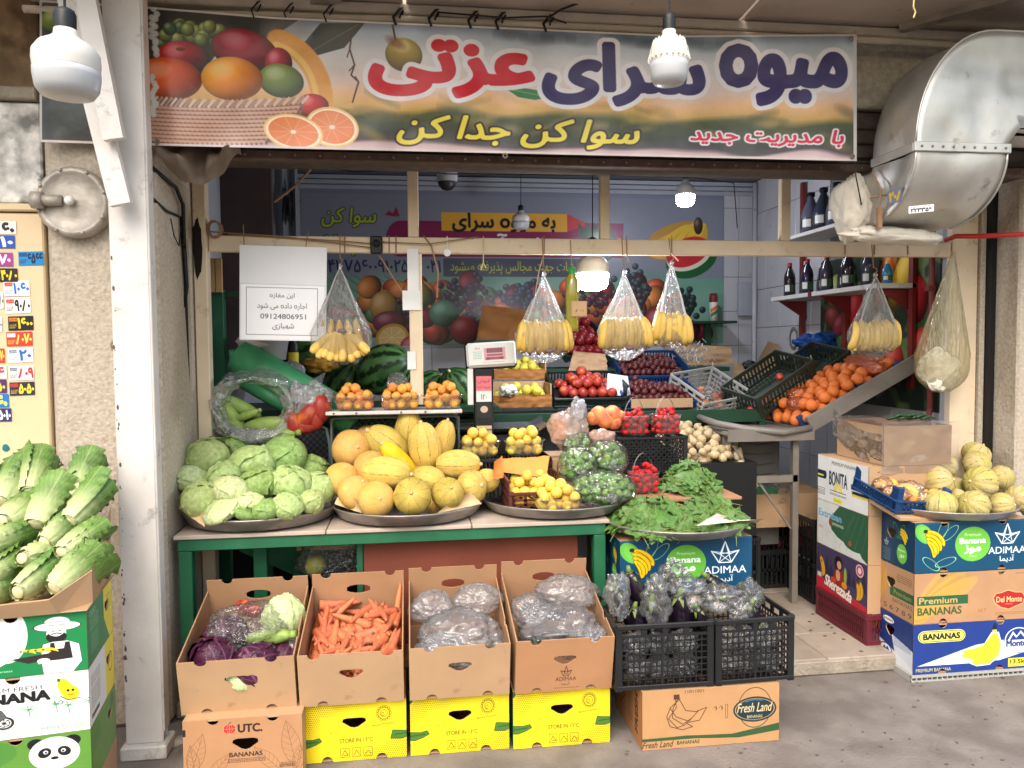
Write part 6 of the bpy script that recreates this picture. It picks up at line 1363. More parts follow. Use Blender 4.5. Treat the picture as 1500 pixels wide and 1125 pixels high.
CABS = [(304, 672, 31, 26, 3.76, 0, 'large green cabbage at the upper left of the cabbage heap'), (340, 662, 22, 20, 3.9, 1, 'darker cabbage half hidden behind the large upper left cabbage'), (371, 680, 30, 24, 3.72, 0, 'green cabbage with one loose raised leaf in the middle of the heap'),
        (416, 670, 30, 27, 3.80, 1, 'deep green cabbage topmost at the right of the heap'), (457, 688, 22, 19, 3.86, 1, 'green cabbage at the upper right, behind the others'), (281, 703, 22, 18, 3.62, 2, 'pale cabbage at the far left of the heap beside the wall'),
        (328, 700, 24, 20, 3.62, 0, 'green cabbage below the large upper left one'), (381, 710, 28, 23, 3.56, 1, 'bright green cabbage at the centre of the heap'), (426, 711, 29, 25, 3.58, 0, 'light green cabbage right of the centre one'),
        (463, 718, 25, 23, 3.62, 3, 'green cabbage at the right edge of the heap'), (296, 733, 26, 24, 3.50, 0, 'green cabbage at the lower left above the paper corner'), (338, 718, 24, 19, 3.48, 2, 'whitish cabbage in the front middle of the heap'),
        (368, 737, 19, 14, 3.44, 2, 'small nearly white cabbage at the front centre'), (327, 746, 27, 14, 3.43, 2, 'flat whitish cabbage at the front left of the tray'), (390, 747, 18, 14, 3.41, 1, 'small green cabbage at the very front of the tray'),
        (422, 741, 21, 17, 3.43, 3, 'small pale green cabbage at the front right of the tray'), (456, 736, 17, 17, 3.48, 0, 'small cabbage with loose leaves at the right front rim'), (357, 754, 16, 9, 3.40, 1, 'leafy cabbage end low at the front rim of the tray'), (352, 700, 20, 18, 3.75, 3, 'cabbage deep inside the heap between its neighbours'), (440, 725, 18, 18, 3.7, 0, 'cabbage hidden low behind the right front ones')]
for i, (x, y, rx, ry, Y, k_, lab) in enumerate(CABS):
    p = W(x, y, Y=Y); s_ = rx*ppm(Y)*1.0; inst(CAB[k_], 'cabbage', p, (rnd(.5), rnd(.5), rnd(3)), (s_, s_, s_*min(1.1, ry/rx*1.12)), label=lab, cat='cabbage', group='green cabbages on the left tray')
def axis_rot(img_deg, depth=0.0):
    """turn local +Z to lie in the view plane at img_deg from the right (counter-clockwise), leaning by depth towards the viewer"""
    a = R_(img_deg); d = Vector((cos(a)*cos(depth), -sin(depth), sin(a)*cos(depth))); return d.to_track_quat('Z', 'Y').to_euler()
MELS = [(515, 658, 28.5, 27.5, 3.84, 'R', 30, 1.1, 'round tan melon with a small scar at the upper left of the melon heap'), (542, 640, 21, 16, 4.0, 'R', 80, .3, 'tan melon half hidden behind the upper left round one'), (501, 702, 25.5, 24, 3.66, 'R', 70, .5, 'round tan melon at the far left of the melon heap'),
        (522, 722, 27, 24, 3.52, 'R', 60, .4, 'pale round melon at the lower left, on the paper'), (551, 732, 27, 25, 3.44, 'R', 40, 1.2, 'smooth round yellow melon at the front left'), (604, 727, 28, 27, 3.42, 'S', 100, 1.2, 'round greenish melon with dark seams at the front centre'),
        (656, 723, 24, 25, 3.48, 'S', 70, 1.0, 'round yellow melon with faint seams at the front right'), (691, 713, 25, 22, 3.58, 'L', 20, .8, 'yellow melon with its stalk end at the right of the heap'), (713, 704, 18, 20, 3.68, 'L', 10, .6, 'melon at the far right edge of the heap'),
        (566, 692, 24, 38, 3.58, 'L', -4, .25, 'long greenish tan melon lying across the middle left'), (545, 688, 28, 26, 3.72, 'R', 30, .5, 'pale orange melon behind the long middle melon'), (627, 702, 20, 26, 3.60, 'L', -10, .3, 'orange yellow melon lying in the centre right'),
        (671, 680, 22, 34, 3.70, 'L', 0, .15, 'long yellow melon lying at the upper right'), (622, 655, 24, 38, 3.76, 'L', 98, .1, 'tall yellow melon standing upright at the top centre'), (648, 648, 18, 35, 3.88, 'S2', 76, .1, 'greenish melon standing behind the tall yellow one'),
        (598, 630, 20, 32, 3.95, 'L', 84, .0, 'pale peach coloured melon standing highest at the back'), (568, 652, 25, 38, 3.86, 'L', 140, .2, 'big tan melon leaning at the upper centre'), (584, 674, 15, 36, 3.70, 'B', 132, .2, 'slender bright yellow melon slanting down the centre'), (600, 700, 22, 22, 3.75, 'R', 50, 0, 'melon buried in the middle of the heap'), (640, 740, 16, 16, 3.6, 'R', 50, 0, 'melon low behind the front right ones')]
for (x, y, a, c_, Y, ty, deg, dep, lab) in MELS:
    p = W(x, y, Y=Y); s_ = ppm(Y)
    if ty in 'RS': me = M_ROUND if ty == 'R' else M_SEAM; sc_ = (a*s_, a*s_, c_*s_*1.04)
    elif ty == 'S2': me = M_LONG; sc_ = (a*s_/.6, a*s_/.6, c_*s_)
    elif ty == 'B': me = M_BRIGHT; sc_ = (a*s_/.44, a*s_/.44, c_*s_)
    else: me = M_LONG; sc_ = (a*s_/.6, a*s_/.6, c_*s_)
    inst(me, 'melon', p, axis_rot(deg, dep), sc_, label=lab, cat='melon', group='yellow melons on the middle tray')

# lattice crates standing on their sides behind the cabbages and melons
crate('plastic_crate', 'grey green lattice crate standing on its side behind the melons', (-.08, 4.16, 1.03), .64, .43, .2, m_dgreycrate, rot=(R_(90), 0, 0), pat='diamond', cell=.034, bar=.004, post=.03, rim=.024)
crate('plastic_crate', 'black lattice crate standing on its side behind the cabbages', (-.72, 4.20, 1.0), .61, .38, .2, m_blackcrate, rot=(R_(90), 0, 0), pat='diamond', cell=.034, bar=.004, post=.03, rim=.022)
b = MB(); b.tube([W(400, 648, Y=3.98), W(440, 636, Y=3.98), W(470, 624, Y=3.98), W(478, 628, Y=3.98), W(483, 650, Y=3.98), W(484, 690, Y=3.98)], .009, 6); tag(b.build('crate_rim', m_dgreycrate, smooth=True), 'grey bent crate rim showing above the cabbages', 'crate rim')
sb = thing('shelf_board', 'white board resting on the crate behind the melons', 'board', (-.08, 3.97, 1.27)); 
b = MB(); b.box(-.34, .335, -.10, .12, 0, .018, .003); b.build('plank', m_white, sb)
for x in (-.3, -.19, .03, .15): b = MB(); b.T = Matrix.Translation((x, -.1, .009)) @ Matrix.Rotation(R_(90), 4, 'X'); b.lathe([(.005, 0), (.005, .002), (.001, .003)], 10); b.build('bolt', mat('brown screw head', (90, 50, 40), .6), sb)
# apricot punnets on the board
for k_, (x, lab, pk) in enumerate([(520, 'clear punnet of yellow apricots, leftmost of three on the white board', .0), (586, 'clear punnet of apricots in the middle of the white board', .0), (648, 'clear punnet of orange apricots, rightmost on the white board', .0)]):
    p = W(x, 595, Y=3.93); t = punnet(lab, (p.x, 3.93, 1.289), .205, .13, .075); w_ = ['leftmost', 'middle', 'rightmost'][k_]
    heap(ME['apricot'], 'apricot', 'ripe apricot in the %s punnet on the white board' % w_, 'apricot', 'apricots in the %s punnet' % w_, wm(t), .185, .12, .004, .0255, 32, dome=.11, seed=k_+1, hh=.075)
a = W(545, 560, Y=4.05); b = bagmesh((.06, .05, .06), seed=5); 
o = b.build('clear_bag', F_BAG, smooth=True, loc=tuple(W(583, 562, Y=3.99))); tag(o, 'scrap of clear bag behind the middle apricot punnet', 'bag')

# big bags over the left crate
def courg(name='courgette'):
    b = MB(); b.sphere(1, (0, 0, 0), 12, 10, lambda u, v, d: 1+.03*sin(u*2*pi*6), (.16, .16, .5)); b.tube([(0, 0, .48), (0, 0, .58)], [.09, .07], 8); return b.mesh(name, mat('pale green courgette skin', (140, 164, 84), .45, var=.15, vscale=8, obj=.08), True)
CG = courg()
for (x, y, deg, L, Y, lab) in [(352, 596, 150, 40, 4.02, 'pale green courgette lying highest inside the big clear bag'), (345, 618, 118, 40, 3.98, 'pale green courgette pointing down at the left inside the big bag'), (362, 608, 20, 24, 3.95, 'short courgette with its cut end facing out inside the big bag'), (392, 622, 5, 45, 3.95, 'courgette lying flat along the bottom of the big bag'), (320, 622, 60, 40, 4.0, 'courgette at the left side inside the big bag'), (404, 638, 8, 40, 3.93, 'courgette low at the front of the big bag'), (430, 604, 70, 26, 4.0, 'courgette end at the right inside the big bag')]:
    p = W(x, y, Y=Y); s_ = L*ppm(Y)*1.7; inst(CG, 'courgette', p, axis_rot(deg, .2), s_*.95, label=lab, cat='courgette', group='courgettes in the big clear bag')
def openbag(u, v):   # a bag lying open: a ring of film with a wide mouth
    a = 2*pi*u; ir, orr = .3, 1.0; r_ = ir+(orr-ir)*(.5-.5*cos(v*pi)); k_ = 1+.12*nz3(cos(a)*2, sin(a)*2, v*2)+.08*abs(nz3(cos(a)*6, sin(a)*6, v*5))
    x = .235*cos(a)*(.55+.45*v)*k_*1.05+.0; z = .205*sin(a)*(.55+.45*v)*k_-.02*v; y = -.1*sin(v*pi)*k_+.14*v+.02*nz3(a*2, v*6, 3); return (x, y, z)
b = MB(); b.grid(openbag, 72, 20, wrapu=True); 
for i in range(len(b.v)): x, y, z = b.v[i]; b.v[i] = (x, y, z)
o = b.build('courgette_bag', F_FROST, smooth=True, loc=tuple(W(372, 596, Y=3.92))); tag(o, 'big clear plastic bag of courgettes lying open above the cabbages', 'bag')
F_FROST2 = film('thin frosted film', (222, 226, 224), body=.32, gloss=.5, scale=10, bump=1.0, milky=.4); o.data.materials[0] = F_FROST2
b = bagmesh((.17, .07, .05), .3, 1.6, seed=8); o2 = b.build('bag_bottom', F_FROST2, o, True); o2.location = (.02, .01, -.15)
b = bagmesh((.09, .06, .15), .3, 1.8, seed=18); o2 = b.build('bag_side', F_FROST2, o, True); o2.location = (-.2, .05, -.03)
ob = thing('tomato_bag', 'crumpled clear bag with red peppers beside the big courgette bag', 'bag', tuple(W(452, 585, Y=3.95)))
b = bagmesh((.13, .06, .09), .35, 1.9, seed=11); b.build('film', F_FROST, ob, True); b = bagmesh((.05, .04, .09), .35, 2.2, seed=12); q = b.build('film', F_FROST, ob, True); q.location = (-.05, -.02, .0)
for i, (x, y, r_) in enumerate([(430, 618, 13), (452, 608, 15), (470, 598, 14), (444, 622, 12), (462, 612, 12)]):
    p = W(x, y, Y=3.93); s_ = r_*ppm(3.95); inst(ME['nectarine'], 'red_pepper', p, (rnd(3), rnd(3), 0), (s_*1.5, s_, s_), label='red fruit seen dimly in the crumpled bag beside the courgettes', cat='fruit', group='red fruit in the crumpled bag')
for o in bpy.data.objects:
    if o.name.startswith('red_pepper'): o.name = 'red_fruit'

# what stands behind on the left: rack, green roll, buckets, watermelons
rk = thing('storage_rack', 'green steel rack post with shelf behind the left cream post', 'rack', (pxX(322, 500, 4.3), 4.3, 0))
b = MB(); b.box(-.03, .03, -.03, .03, .08, 1.92, .003); b.build('upright', m_green, rk); b = MB(); b.box(.03, .5, 0, .03, 1.88, 1.91); b.build('top_bar', m_dgreen, rk); b = MB(); b.box(0, 1.5, -.03, .6, 1.24, 1.27); b.build('shelf', m_dgreen, rk)
b = MB(); P0 = W(345, 520, Y=4.16); P1 = W(520, 618, Y=4.1); b.tube([P0.lerp(P1, t_) for t_ in (0, .02, .3, .6, 1)], [.06, .092, .096, .092, .085], 20); b.tube([P0+Vector((-.002, -.002, .001)), P0+Vector((-.03, -.01, .0))], [.03, .026], 12)
tag(b.build('plastic_roll', mat('green plastic sheet roll', (66, 142, 96), .35, var=.12, vscale=5, bump=.2, dirt=.1, dirtcol=(150, 180, 150)), smooth=True), 'long green roll leaning above the courgette bag', 'roll')
b = MB(); b.tube([W(352, 556, Y=4.12), W(440, 606, Y=4.08)], .04, 14); tag(b.build('plastic_roll', MATS['green plastic sheet roll'], smooth=True), 'thinner green roll below the long green roll', 'roll')
def bucket(label, px_, py, Y, r_, h, col, wrap=False):
    p = W(px_, py, Y=Y); t = thing('bucket', label, 'bucket', tuple(p)); b = MB(); b.lathe([(.001, 0), (r_*.8, 0), (r_*.98, h), (r_*1.06, h), (r_*1.06, h+.012), (r_*.95, h+.012), (r_*.78, .01), (.001, .01)], 24); b.build('pail', mat('bucket plastic %d' % col[0], col, .35), t, True)
    b = MB(); b.lathe([(.001, h+.03), (r_*.8, h+.028), (r_*1.08, h+.015), (r_*1.08, h-.01)], 24); b.build('lid', mat('bucket lid %d' % col[0], col, .4), t, True); return t
bucket('translucent white bucket with a lid behind the notice board', 395, 527, 4.25, .105, .115, (196, 192, 200)); 
b = bagmesh((.1, .07, .05), .2, 1.6, seed=21); tag(b.build('cloth_bundle', mat('dull white cloth', (190, 186, 184), .8, bump=.3), smooth=True, loc=tuple(W(372, 502, Y=4.2))), 'dull white cloth bundle on the bucket lid', 'cloth')
b = bagmesh((.085, .08, .07), .12, 1.4, seed=22); tag(b.build('white_sack', F_FROST, smooth=True, loc=tuple(W(425, 548, Y=4.2))), 'round translucent white bag behind the green roll', 'bag')
bt_ = thing('dark_bottle', 'dark bottle with a yellow label left of the banana bag', 'bottle', tuple(W(430, 535, Y=4.3)))
b = MB(); b.lathe([(.001, 0), (.028, 0), (.028, .11), (.012, .14), (.012, .17), (.001, .17)], 14); b.build('glass', m_black, bt_, True); b = MB(); b.lathe([(.0285, .01), (.0285, .07)], 14); b.build('label_band', mat('yellow label', (210, 190, 40), .5), bt_, True)
for (x, y, r_, Y, lab, az) in [(564, 541, 37, 4.5, 'striped watermelon behind the left banana bag', 20), (505, 560, 30, 4.7, 'dark watermelon in shadow behind the red bag', 60), (630, 568, 24, 4.7, 'dark watermelon behind the rightmost apricot punnet', 50), (672, 568, 28, 4.6, 'watermelon left of the scale column', 120), (450, 520, 34, 4.8, 'dark watermelon in the deep shade behind the notice', 30), (690, 585, 20, 4.75, 'watermelon peeping out beside the scale column', 10)]:
    s_ = r_*ppm(Y); inst(M_WATER, 'watermelon', W(x, y, Y=Y), axis_rot(az, .4), s_, label=lab, cat='watermelon', group='watermelons on the rack')
rs = MB(); rs.box(-1.0, .45, 4.4, 5.0, 1.16, 1.19); tag(rs.build('rack_shelf', m_dgreen), 'dark green shelf under the watermelons', 'shelf')
b = bagmesh((.1, .06, .05), .3, 2, seed=31); tag(b.build('net_bag', mat('yellow net', (190, 140, 50), .7), smooth=True, loc=tuple(W(470, 535, Y=4.5))), 'small bundle of yellow netting among the watermelons', 'net')

# plastic bag hanging under the table, dark things in the shade
o = bagmesh((.19, .06, .17), .3, 1.7, seed=41).build('hanging_bag', F_BAG, smooth=True, loc=tuple(W(492, 815, Y=3.72))); tag(o, 'crumpled clear bag hanging under the table', 'bag')
inst(ME['lemon'], 'lemon', W(462, 828, Y=3.72), (0, 0, 0), .05, label='yellow fruit inside the bag under the table', cat='fruit')
b = MB(); b.box(-.14, .14, 0, .01, -.05, .05); tag(b.build('cardboard_piece', m_kraft, loc=tuple(W(478, 790, Y=3.76)), ), 'torn piece of cardboard tucked under the table top', 'cardboard')
b = MB(); b.bar(W(360, 790, Y=3.8), W(450, 830, Y=3.9), .03, .12); tag(b.build('green_sheet', m_green), 'green sheet slanting in the shade under the table', 'sheet')
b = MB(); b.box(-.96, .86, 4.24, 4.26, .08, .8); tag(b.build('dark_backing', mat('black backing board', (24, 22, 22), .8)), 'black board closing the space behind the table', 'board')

# right tray: brown crate, punnet, bags of green plums
bc = crate('brown_crate', 'small brown crate of yellow plums on the right tray', (.575, 3.66, TZ+.02), .26, .3, .15, m_browncrate, pat='windows', post=.03, rim=.016, lowfront=.62)
heap(ME['plum'], 'yellow_plum', 'yellow plum in the small brown crate', 'plum', 'yellow plums in the brown crate', wm(bc), .24, .26, .004, .0275, 90, dome=.1, seed=11, hh=.11)
for pts, lab in (([(726, 690, 3.7), (800, 700, 3.66), (805, 668, 3.78), (733, 672, 3.78)], 'orange brown paper lining at the back of the brown crate'), ([(722, 702, 3.55), (738, 700, 3.66), (736, 668, 3.74), (724, 676, 3.62)], 'orange paper corner at the left of the brown crate')):
    sheet(lab, pts, 0, mm_=mat('orange wrapping paper', (226, 140, 62), .75, bump=.5, bscale=14))
t = punnet('clear punnet of yellow plums at the front of the right tray', (.665, 3.46, TZ+.03), .22, .14, .07); heap(ME['plum'], 'yellow_plum', 'yellow plum in the punnet at the front of the right tray', 'plum', 'yellow plums in the front punnet', wm(t), .2, .13, .004, .027, 30, dome=.1, seed=13, hh=.075)
for k_, (x, lab, w_) in enumerate([(703, 'clear punnet of yellow plums under the scale, the left one', 'left'), (768, 'clear punnet of yellow plums under the scale, the right one', 'right')]):
    p = W(x, 666, Y=3.9); t = punnet(lab, (p.x, 3.92, 1.04), .205, .14, .085); heap(ME['plum'], 'yellow_plum', 'yellow plum in the %s punnet under the scale' % w_, 'plum', 'yellow plums in the %s punnet under the scale' % w_, wm(t), .185, .12, .004, .0275, 30, dome=.12, seed=20+k_, hh=.085)
crate('dark_crate', 'dark crate under the two punnets below the scale', (.42, 4.0, TZ+.01), .56, .3, .215, m_blackcrate, pat='slots', cell=.02, bar=.006)
GP = [(846, 681, 31, 3.68, 42, 'knotted clear bag of green plums at the left of the bags'), (888, 673, 33, 3.72, 46, 'clear bag of green plums at the upper right of the bags'), (884, 716, 42, 3.52, 60, 'wide clear bag of green plums at the front of the right tray'), (846, 652, 24, 3.9, 26, 'clear bag of green plums farthest back')]
for k_, (x, y, r_, Y, n, lab) in enumerate(GP):
    p = W(x, y, Y=Y); R1 = r_*ppm(Y); wd = 1.25 if k_ == 2 else 1.0; ht = .62 if k_ == 2 else .9
    ff = film('clear plum bag film', (222, 230, 226), body=.07, gloss=.7, scale=13, bump=1.0, milky=.34, rough=.1)
    b = bagmesh((R1*wd*1.05, R1*.85, R1*ht*1.08), .1, 1.5, seed=50+k_, nu=50, nv=30); t = b.build('plum_bag', ff, smooth=True, loc=tuple(p)); tag(t, lab, 'bag', 'bags of green plums')
    kn = bagmesh((R1*.28, R1*.16, R1*.2), .5, 3, seed=60+k_, nu=24, nv=14).build('knot', F_CRINK, t, True); kn.location = (R1*.1, -R1*.8, -R1*.2 if k_ else -R1*.3)
    P = []; rr = random.Random(k_); rp = .0205
    for tr in range(4000):
        q = Vector((rr.uniform(-1, 1), rr.uniform(-1, .4), rr.uniform(-1, 1)))
        if q.length > 1: continue
        q = Vector((q.x*(R1*wd-rp), q.y*(R1*.8-rp), q.z*(R1*ht-rp)))
        if all((q-o_).length > rp*1.72 for o_ in P): P.append(q)
        if len(P) >= n: break
    for q in P: inst(ME['green_plum'], 'green_plum', p+q, (rr.uniform(0, 6), rr.uniform(0, 6), 0), rp*rr.uniform(.92, 1.08), label='green plum in the %s' % ['knotted left bag', 'upper right bag', 'wide front bag', 'farthest back bag'][k_], cat='plum', group='green plums in %s' % ['the knotted bag', 'the upper right bag', 'the wide front bag', 'the back bag'][k_])
o = bagmesh((.035, .03, .04), .5, 3, seed=66).build('bag_scrap', F_CRINK, smooth=True, loc=tuple(W(822, 735, Y=3.5))); tag(o, 'bunched plastic scrap between the punnet and the green plum bags', 'bag')

# strawberries, peaches, wrapped trays, board with vine leaves
ic = crate('black_crate', 'upturned black lattice crate carrying two strawberry baskets', (1.26, 4.06, .93), .38, .3, .19, m_blackcrate, pat='diamond', cell=.03, bar=.006, rim=.014)
for k_, (x, y, Y, z, lab, w_) in enumerate([(929, 645, 3.98, 1.127, 'clear basket of strawberries with a handle, left one on the black crate', 'left upper'), (975, 645, 3.98, 1.127, 'clear basket of strawberries with a handle, right one on the black crate', 'right upper'), (942, 716, 3.78, .855, 'clear basket of strawberries standing lower beside the green plums', 'lower')]):
    p = W(x, y, Y=Y); t = punnet(lab, (p.x, Y, z), .15, .12, .105, handle=True)
    heap(STR, 'strawberry', 'red strawberry in the %s basket' % w_, 'strawberry', 'strawberries in the %s basket' % w_, wm(t), .142, .115, .0, .0185, 90, dome=.13, seed=30+k_, hh=.11, elong=1.1, jit=.3)
wb = MB(); wb.box(.93, 1.62, 3.6, 4.2, .835, .85, .003); tag(wb.build('display_board', m_wood), 'thin wooden board holding vine leaves and strawberries', 'board')
bs = MB(); bs.box(.97, 1.58, 3.72, 4.2, .08, .834, .004); tag(bs.build('board_support', m_kraft), 'cardboard block under the wooden board', 'block')
for (x, y, r_, lab) in [(877, 607, 13, 'peach, leftmost of the loose ones beside the strawberries'), (897, 606, 13, 'orange peach behind the front ones'), (887, 614, 14, 'rosy peach in the middle of the loose ones'), (900, 618, 12, 'dark rosy peach next to the strawberries'), (870, 612, 11, 'peach partly under the film'), (907, 610, 10, 'small peach touching the strawberry basket')]:
    inst(ME['peach'], 'peach', W(x, y, Y=4.0), (rnd(3), rnd(3), 0), r_*ppm(4.0), label=lab, cat='peach', group='loose peaches beside the strawberries')
bp2 = MB(); bp2.box(.88, 1.06, 3.96, 4.2, TZ, 1.12, .004); tag(bp2.build('peach_carton', m_kraft), 'carton under the loose peaches', 'carton')
for (x, y, sc_, ft, sd_, lab) in [(833, 628, (.115, .07, .115), F_PINK, 71, 'pink tinted crumpled bag behind the green plum bags'), (846, 606, (.05, .05, .09), F_FROST, 72, 'gathered neck of a plastic bag above the pink tinted bag'), (881, 640, (.08, .06, .045), F_PINK, 73, 'flat pink tinted package right of the crumpled bag')]:
    o = bagmesh(sc_, .25, 1.7, seed=sd_).build('plastic_bag', ft, smooth=True, loc=tuple(W(x, y, Y=3.93))); tag(o, lab, 'bag')
for (x, y, w_, h_, lab) in [(820, 632, .075, .09, 'orange carton seen through the pink tinted bag'), (882, 641, .11, .05, 'orange box seen through the flat package')]:
    p = W(x, y, Y=3.96); b = MB(); b.box(-w_/2, w_/2, 0, .06, -h_/2, h_/2, .004); tag(b.build('orange_box', mat('orange card', (236, 140, 70), .6), loc=tuple(p)), lab, 'box')
b = MB(); b.box(.72, .98, 3.9, 4.2, TZ, 1.02, .004); tag(b.build('bag_carton', m_kraft), 'carton supporting the pink tinted bag', 'carton')

def leaf_pile(label, cx, cy, cz, w, d, h, n, seed, sz=.1, name='leaf_pile', flat=.5):
    t = thing(name, label, 'vine leaves', (cx, cy, cz)); rr = random.Random(seed)
    core = MB(); core.sphere(1, (0, 0, h*.3), 16, 10, lambda u, v, d_: 1+.1*nz3(d_.x*3, d_.y*3, d_.z*3), (w*.42, d*.42, h*.55)); core.build('leaf_core', MATS['vine leaf'], t, True)
    for i in range(n):
        a = rr.uniform(0, 2*pi); q = sqrt(rr.random()); x, y = cos(a)*q*w/2, sin(a)*q*d/2; z = h*(1-q**2.2)*rr.uniform(.55, 1.05)+.008+.004*nz3(x*9, y*9, seed)
        s_ = sz*rr.uniform(.7, 1.25); nrm = Vector((x/(w/2)*.75+rr.uniform(-.35, .35), y/(d/2)*.8-.25+rr.uniform(-.35, .35), 1.0)).normalized(); e = (nrm.to_track_quat('Z', 'Y').to_matrix() @ Matrix.Rotation(rr.uniform(0, 6.28), 3, 'Z')).to_euler()
        inst(VL[rr.randrange(6)], 'leaf', (x, y, z), e, s_, parent=t)
    return t
leaf_pile('neat stack of dark green vine leaves on the wooden board', 1.42, 3.8, .855, .3, .3, .13, 120, 1, .1)
T4 = tray('round metal tray heaped with vine leaves on the blue carton', (1.23, 3.46, .745), .34, .92)
leaf_pile('heap of fresh vine leaves filling the left of the tray on the blue carton', 1.09, 3.40, .765, .36, .4, .12, 130, 2, .115)
leaf_pile('heap of fresh vine leaves filling the right of the tray on the blue carton', 1.38, 3.42, .765, .34, .38, .11, 120, 3, .115)
sheet('white cloth edge sticking out at the right rim of the vine leaf tray', [(1020, 770, 3.16), (1118, 760, 3.3), (1108, 766, 3.35), (1050, 752, 3.25)], 0, 'cloth_edge', mat('white cloth', (214, 204, 194), .8), .03)

# cartons carrying the vine leaf tray
PA, PAS = P_adimaa(), P_adimaa(True)
carton('blue_carton', 'blue banana carton under the vine leaf tray, behind the wrapped eggplants', (.917, 3.31, .483), .62, .38, .245, PA, PAS, nt=(), nb=())
for z in (.0, .242): carton('tan_carton', ['lowest plain carton hidden behind the eggplant crates', 'middle plain carton hidden behind the eggplant crates'][z > 0], (.92, 3.33, z), .6, .38, .24, nt=(), nb=())
H1 = lambda w, h: [(w*.5, h*.6, .05, .02, 'tri')]
carton('tan_carton', 'tan banana carton with an oval fruit logo under the black crates', (.885, 2.875, .002), .57, .4, .236, P_freshland(), P_freshland_side(), nt=(), nb=())
for k_, (cx, w_, lab) in enumerate([(.985, .395, 'black lattice crate of wrapped eggplants, the left one'), (1.355, .33, 'black lattice crate of wrapped eggplants, the right one')]):
    crate('black_crate', lab, (cx, 3.07, .243), w_, .36, .262, m_blackcrate, pat='grid', cell=.0225, bar=.0042, post=.035, rim=.02, rz=[-.01, .02][k_])
def eggp(x, y, Y, deg, dep, L, lab, r=1.25):
    L *= 1.1; p = W(x, y, Y=Y); d = axis_rot(deg, dep); o = inst(EGG, 'eggplant', p, d, (L*r, L*r, L), label=lab, cat='eggplant', group='wrapped eggplants in the black crates'); 
    return o
EG = [(900, 862, 3.05, 120, .1, .2, 'wrapped eggplant at the far left of the left crate'), (922, 838, 3.1, 112, .1, .21, 'wrapped eggplant with a green cap at the upper left'), (958, 850, 3.12, 118, .1, .21, 'wrapped eggplant standing behind the left front one'), (979, 835, 3.18, 100, .1, .2, 'large dark eggplant at the top centre'),
      (955, 880, 2.98, 105, .2, .22, 'wrapped eggplant at the front with a long green cap'), (995, 872, 3.0, 92, .2, .22, 'wrapped eggplant upright at the front centre'), (1035, 845, 3.1, 135, .1, .22, 'wrapped eggplant slanting at the right of the centre'), (1060, 878, 3.05, 150, .1, .2, 'wrapped eggplant lying in the right crate'), (1085, 862, 3.15, 110, .1, .19, 'wrapped eggplant at the back of the right crate'), (930, 890, 3.0, 100, .2, .18, 'wrapped eggplant low in the left crate'), (1100, 885, 3.0, 80, .3, .17, 'wrapped eggplant end on at the right edge'), (1020, 890, 2.99, 120, .2, .18, 'wrapped eggplant low between the two crates')]
for i, e in enumerate(EG): eggp(*e)
for i, (x, y, Y, a, b_, c_) in enumerate([(905, 872, 3.0, .055, .05, .09), (960, 880, 2.96, .06, .05, .1), (1010, 868, 3.02, .08, .05, .07), (1058, 876, 3.0, .08, .05, .06), (1098, 872, 3.05, .06, .05, .065), (1085, 893, 2.96, .05, .04, .045), (985, 842, 3.1, .06, .04, .06)]):
    o = bagmesh((a*1.12, b_, c_*1.12), .45, 2.2, seed=80+i, nu=40, nv=26).build('wrap_film', F_CRINK, smooth=True, loc=tuple(W(x, y, Y=Y))); tag(o, ['crinkled clear wrap at the left end of the left eggplant crate', 'crinkled wrap round the front eggplant of the left crate', 'wrap bulging over the gap between the two eggplant crates', 'wrap lying flat in the middle of the right eggplant crate', 'wrap bulging at the right end of the right eggplant crate', 'small wrap at the front edge of the right eggplant crate', 'wrap standing highest in front of the green disc on the blue carton'][i], 'plastic wrap')
for i in range(12):
    cx = .985 if i < 6 else 1.355; o = bagmesh((.07, .05, .05), .4, 2.4, seed=120+i, nu=30, nv=18).build('wrap_film', F_CRINK, smooth=True, loc=(cx+(-.1, 0, .1)[i % 3]*(1 if i < 6 else .8), 2.96, .3+.1*((i//3) % 2))); tag(o, 'crinkled clear wrap seen through the crate lattice', 'plastic wrap', 'wraps inside the black crates')
    eg = inst(EGG, 'eggplant', (cx+(-.1, 0, .1)[i % 3], 3.03, .42-.02*(i % 2)-.06*((i//3) % 2)), (rnd(.6), rnd(.6), rnd(3)), .17, label='dark eggplant seen through the crate lattice', cat='eggplant', group='eggplants low inside the black crates')

# ================================================================== ROW OF OPEN CARTONS IN FRONT
PY = P_yellow(); HB = [(.2, .165, .042, .02, 'tri')]
hole = lambda w, h, f=.62: [(w*.5, h*f, .046, .02, 'tri')]
LOW = [(-.437, 2.972, .40, 'yellow dotted carton under the carrot box'), (-.022, 2.972, .39, 'yellow dotted carton under the third box from the left'), (.383, 2.962, .394, 'yellow dotted carton at the right end of the row')]
for x, y, w_, lab in LOW: carton('yellow_carton', lab, (x, y, .002), w_, .5, .232, PY, mat('green carton side', (46, 100, 70), .5), holes=hole(w_, .232, .64), nb=(.24, .76), nt=(), group='yellow cartons along the row')
PU = P_utc(); carton('leaf_print_carton', 'tan carton with red fruit logo and leaf drawings at the left of the row', (-.845, 2.88, .0), .425, .5, .245, PU, m_kraft, holes=[(.22, .145, .047, .022, 'tri')], nt=(.25, .75), nb=(), group=None)
UP = [(-.866, 2.945, .418, .5, .225, .245, 'open brown carton of red cabbage in a clear bag', None, .015), (-.436, 2.945, .392, .5, .225, .25, 'open brown carton filled with carrots', None, .0), (-.022, 2.940, .388, .5, .23, .26, 'open brown carton with bulging grey plastic bags, third from the left', None, .0), (.388, 2.935, .388, .52, .235, .262, 'open brown carton with a crown logo and plastic bags, rightmost of the row', 'k', -.0)]
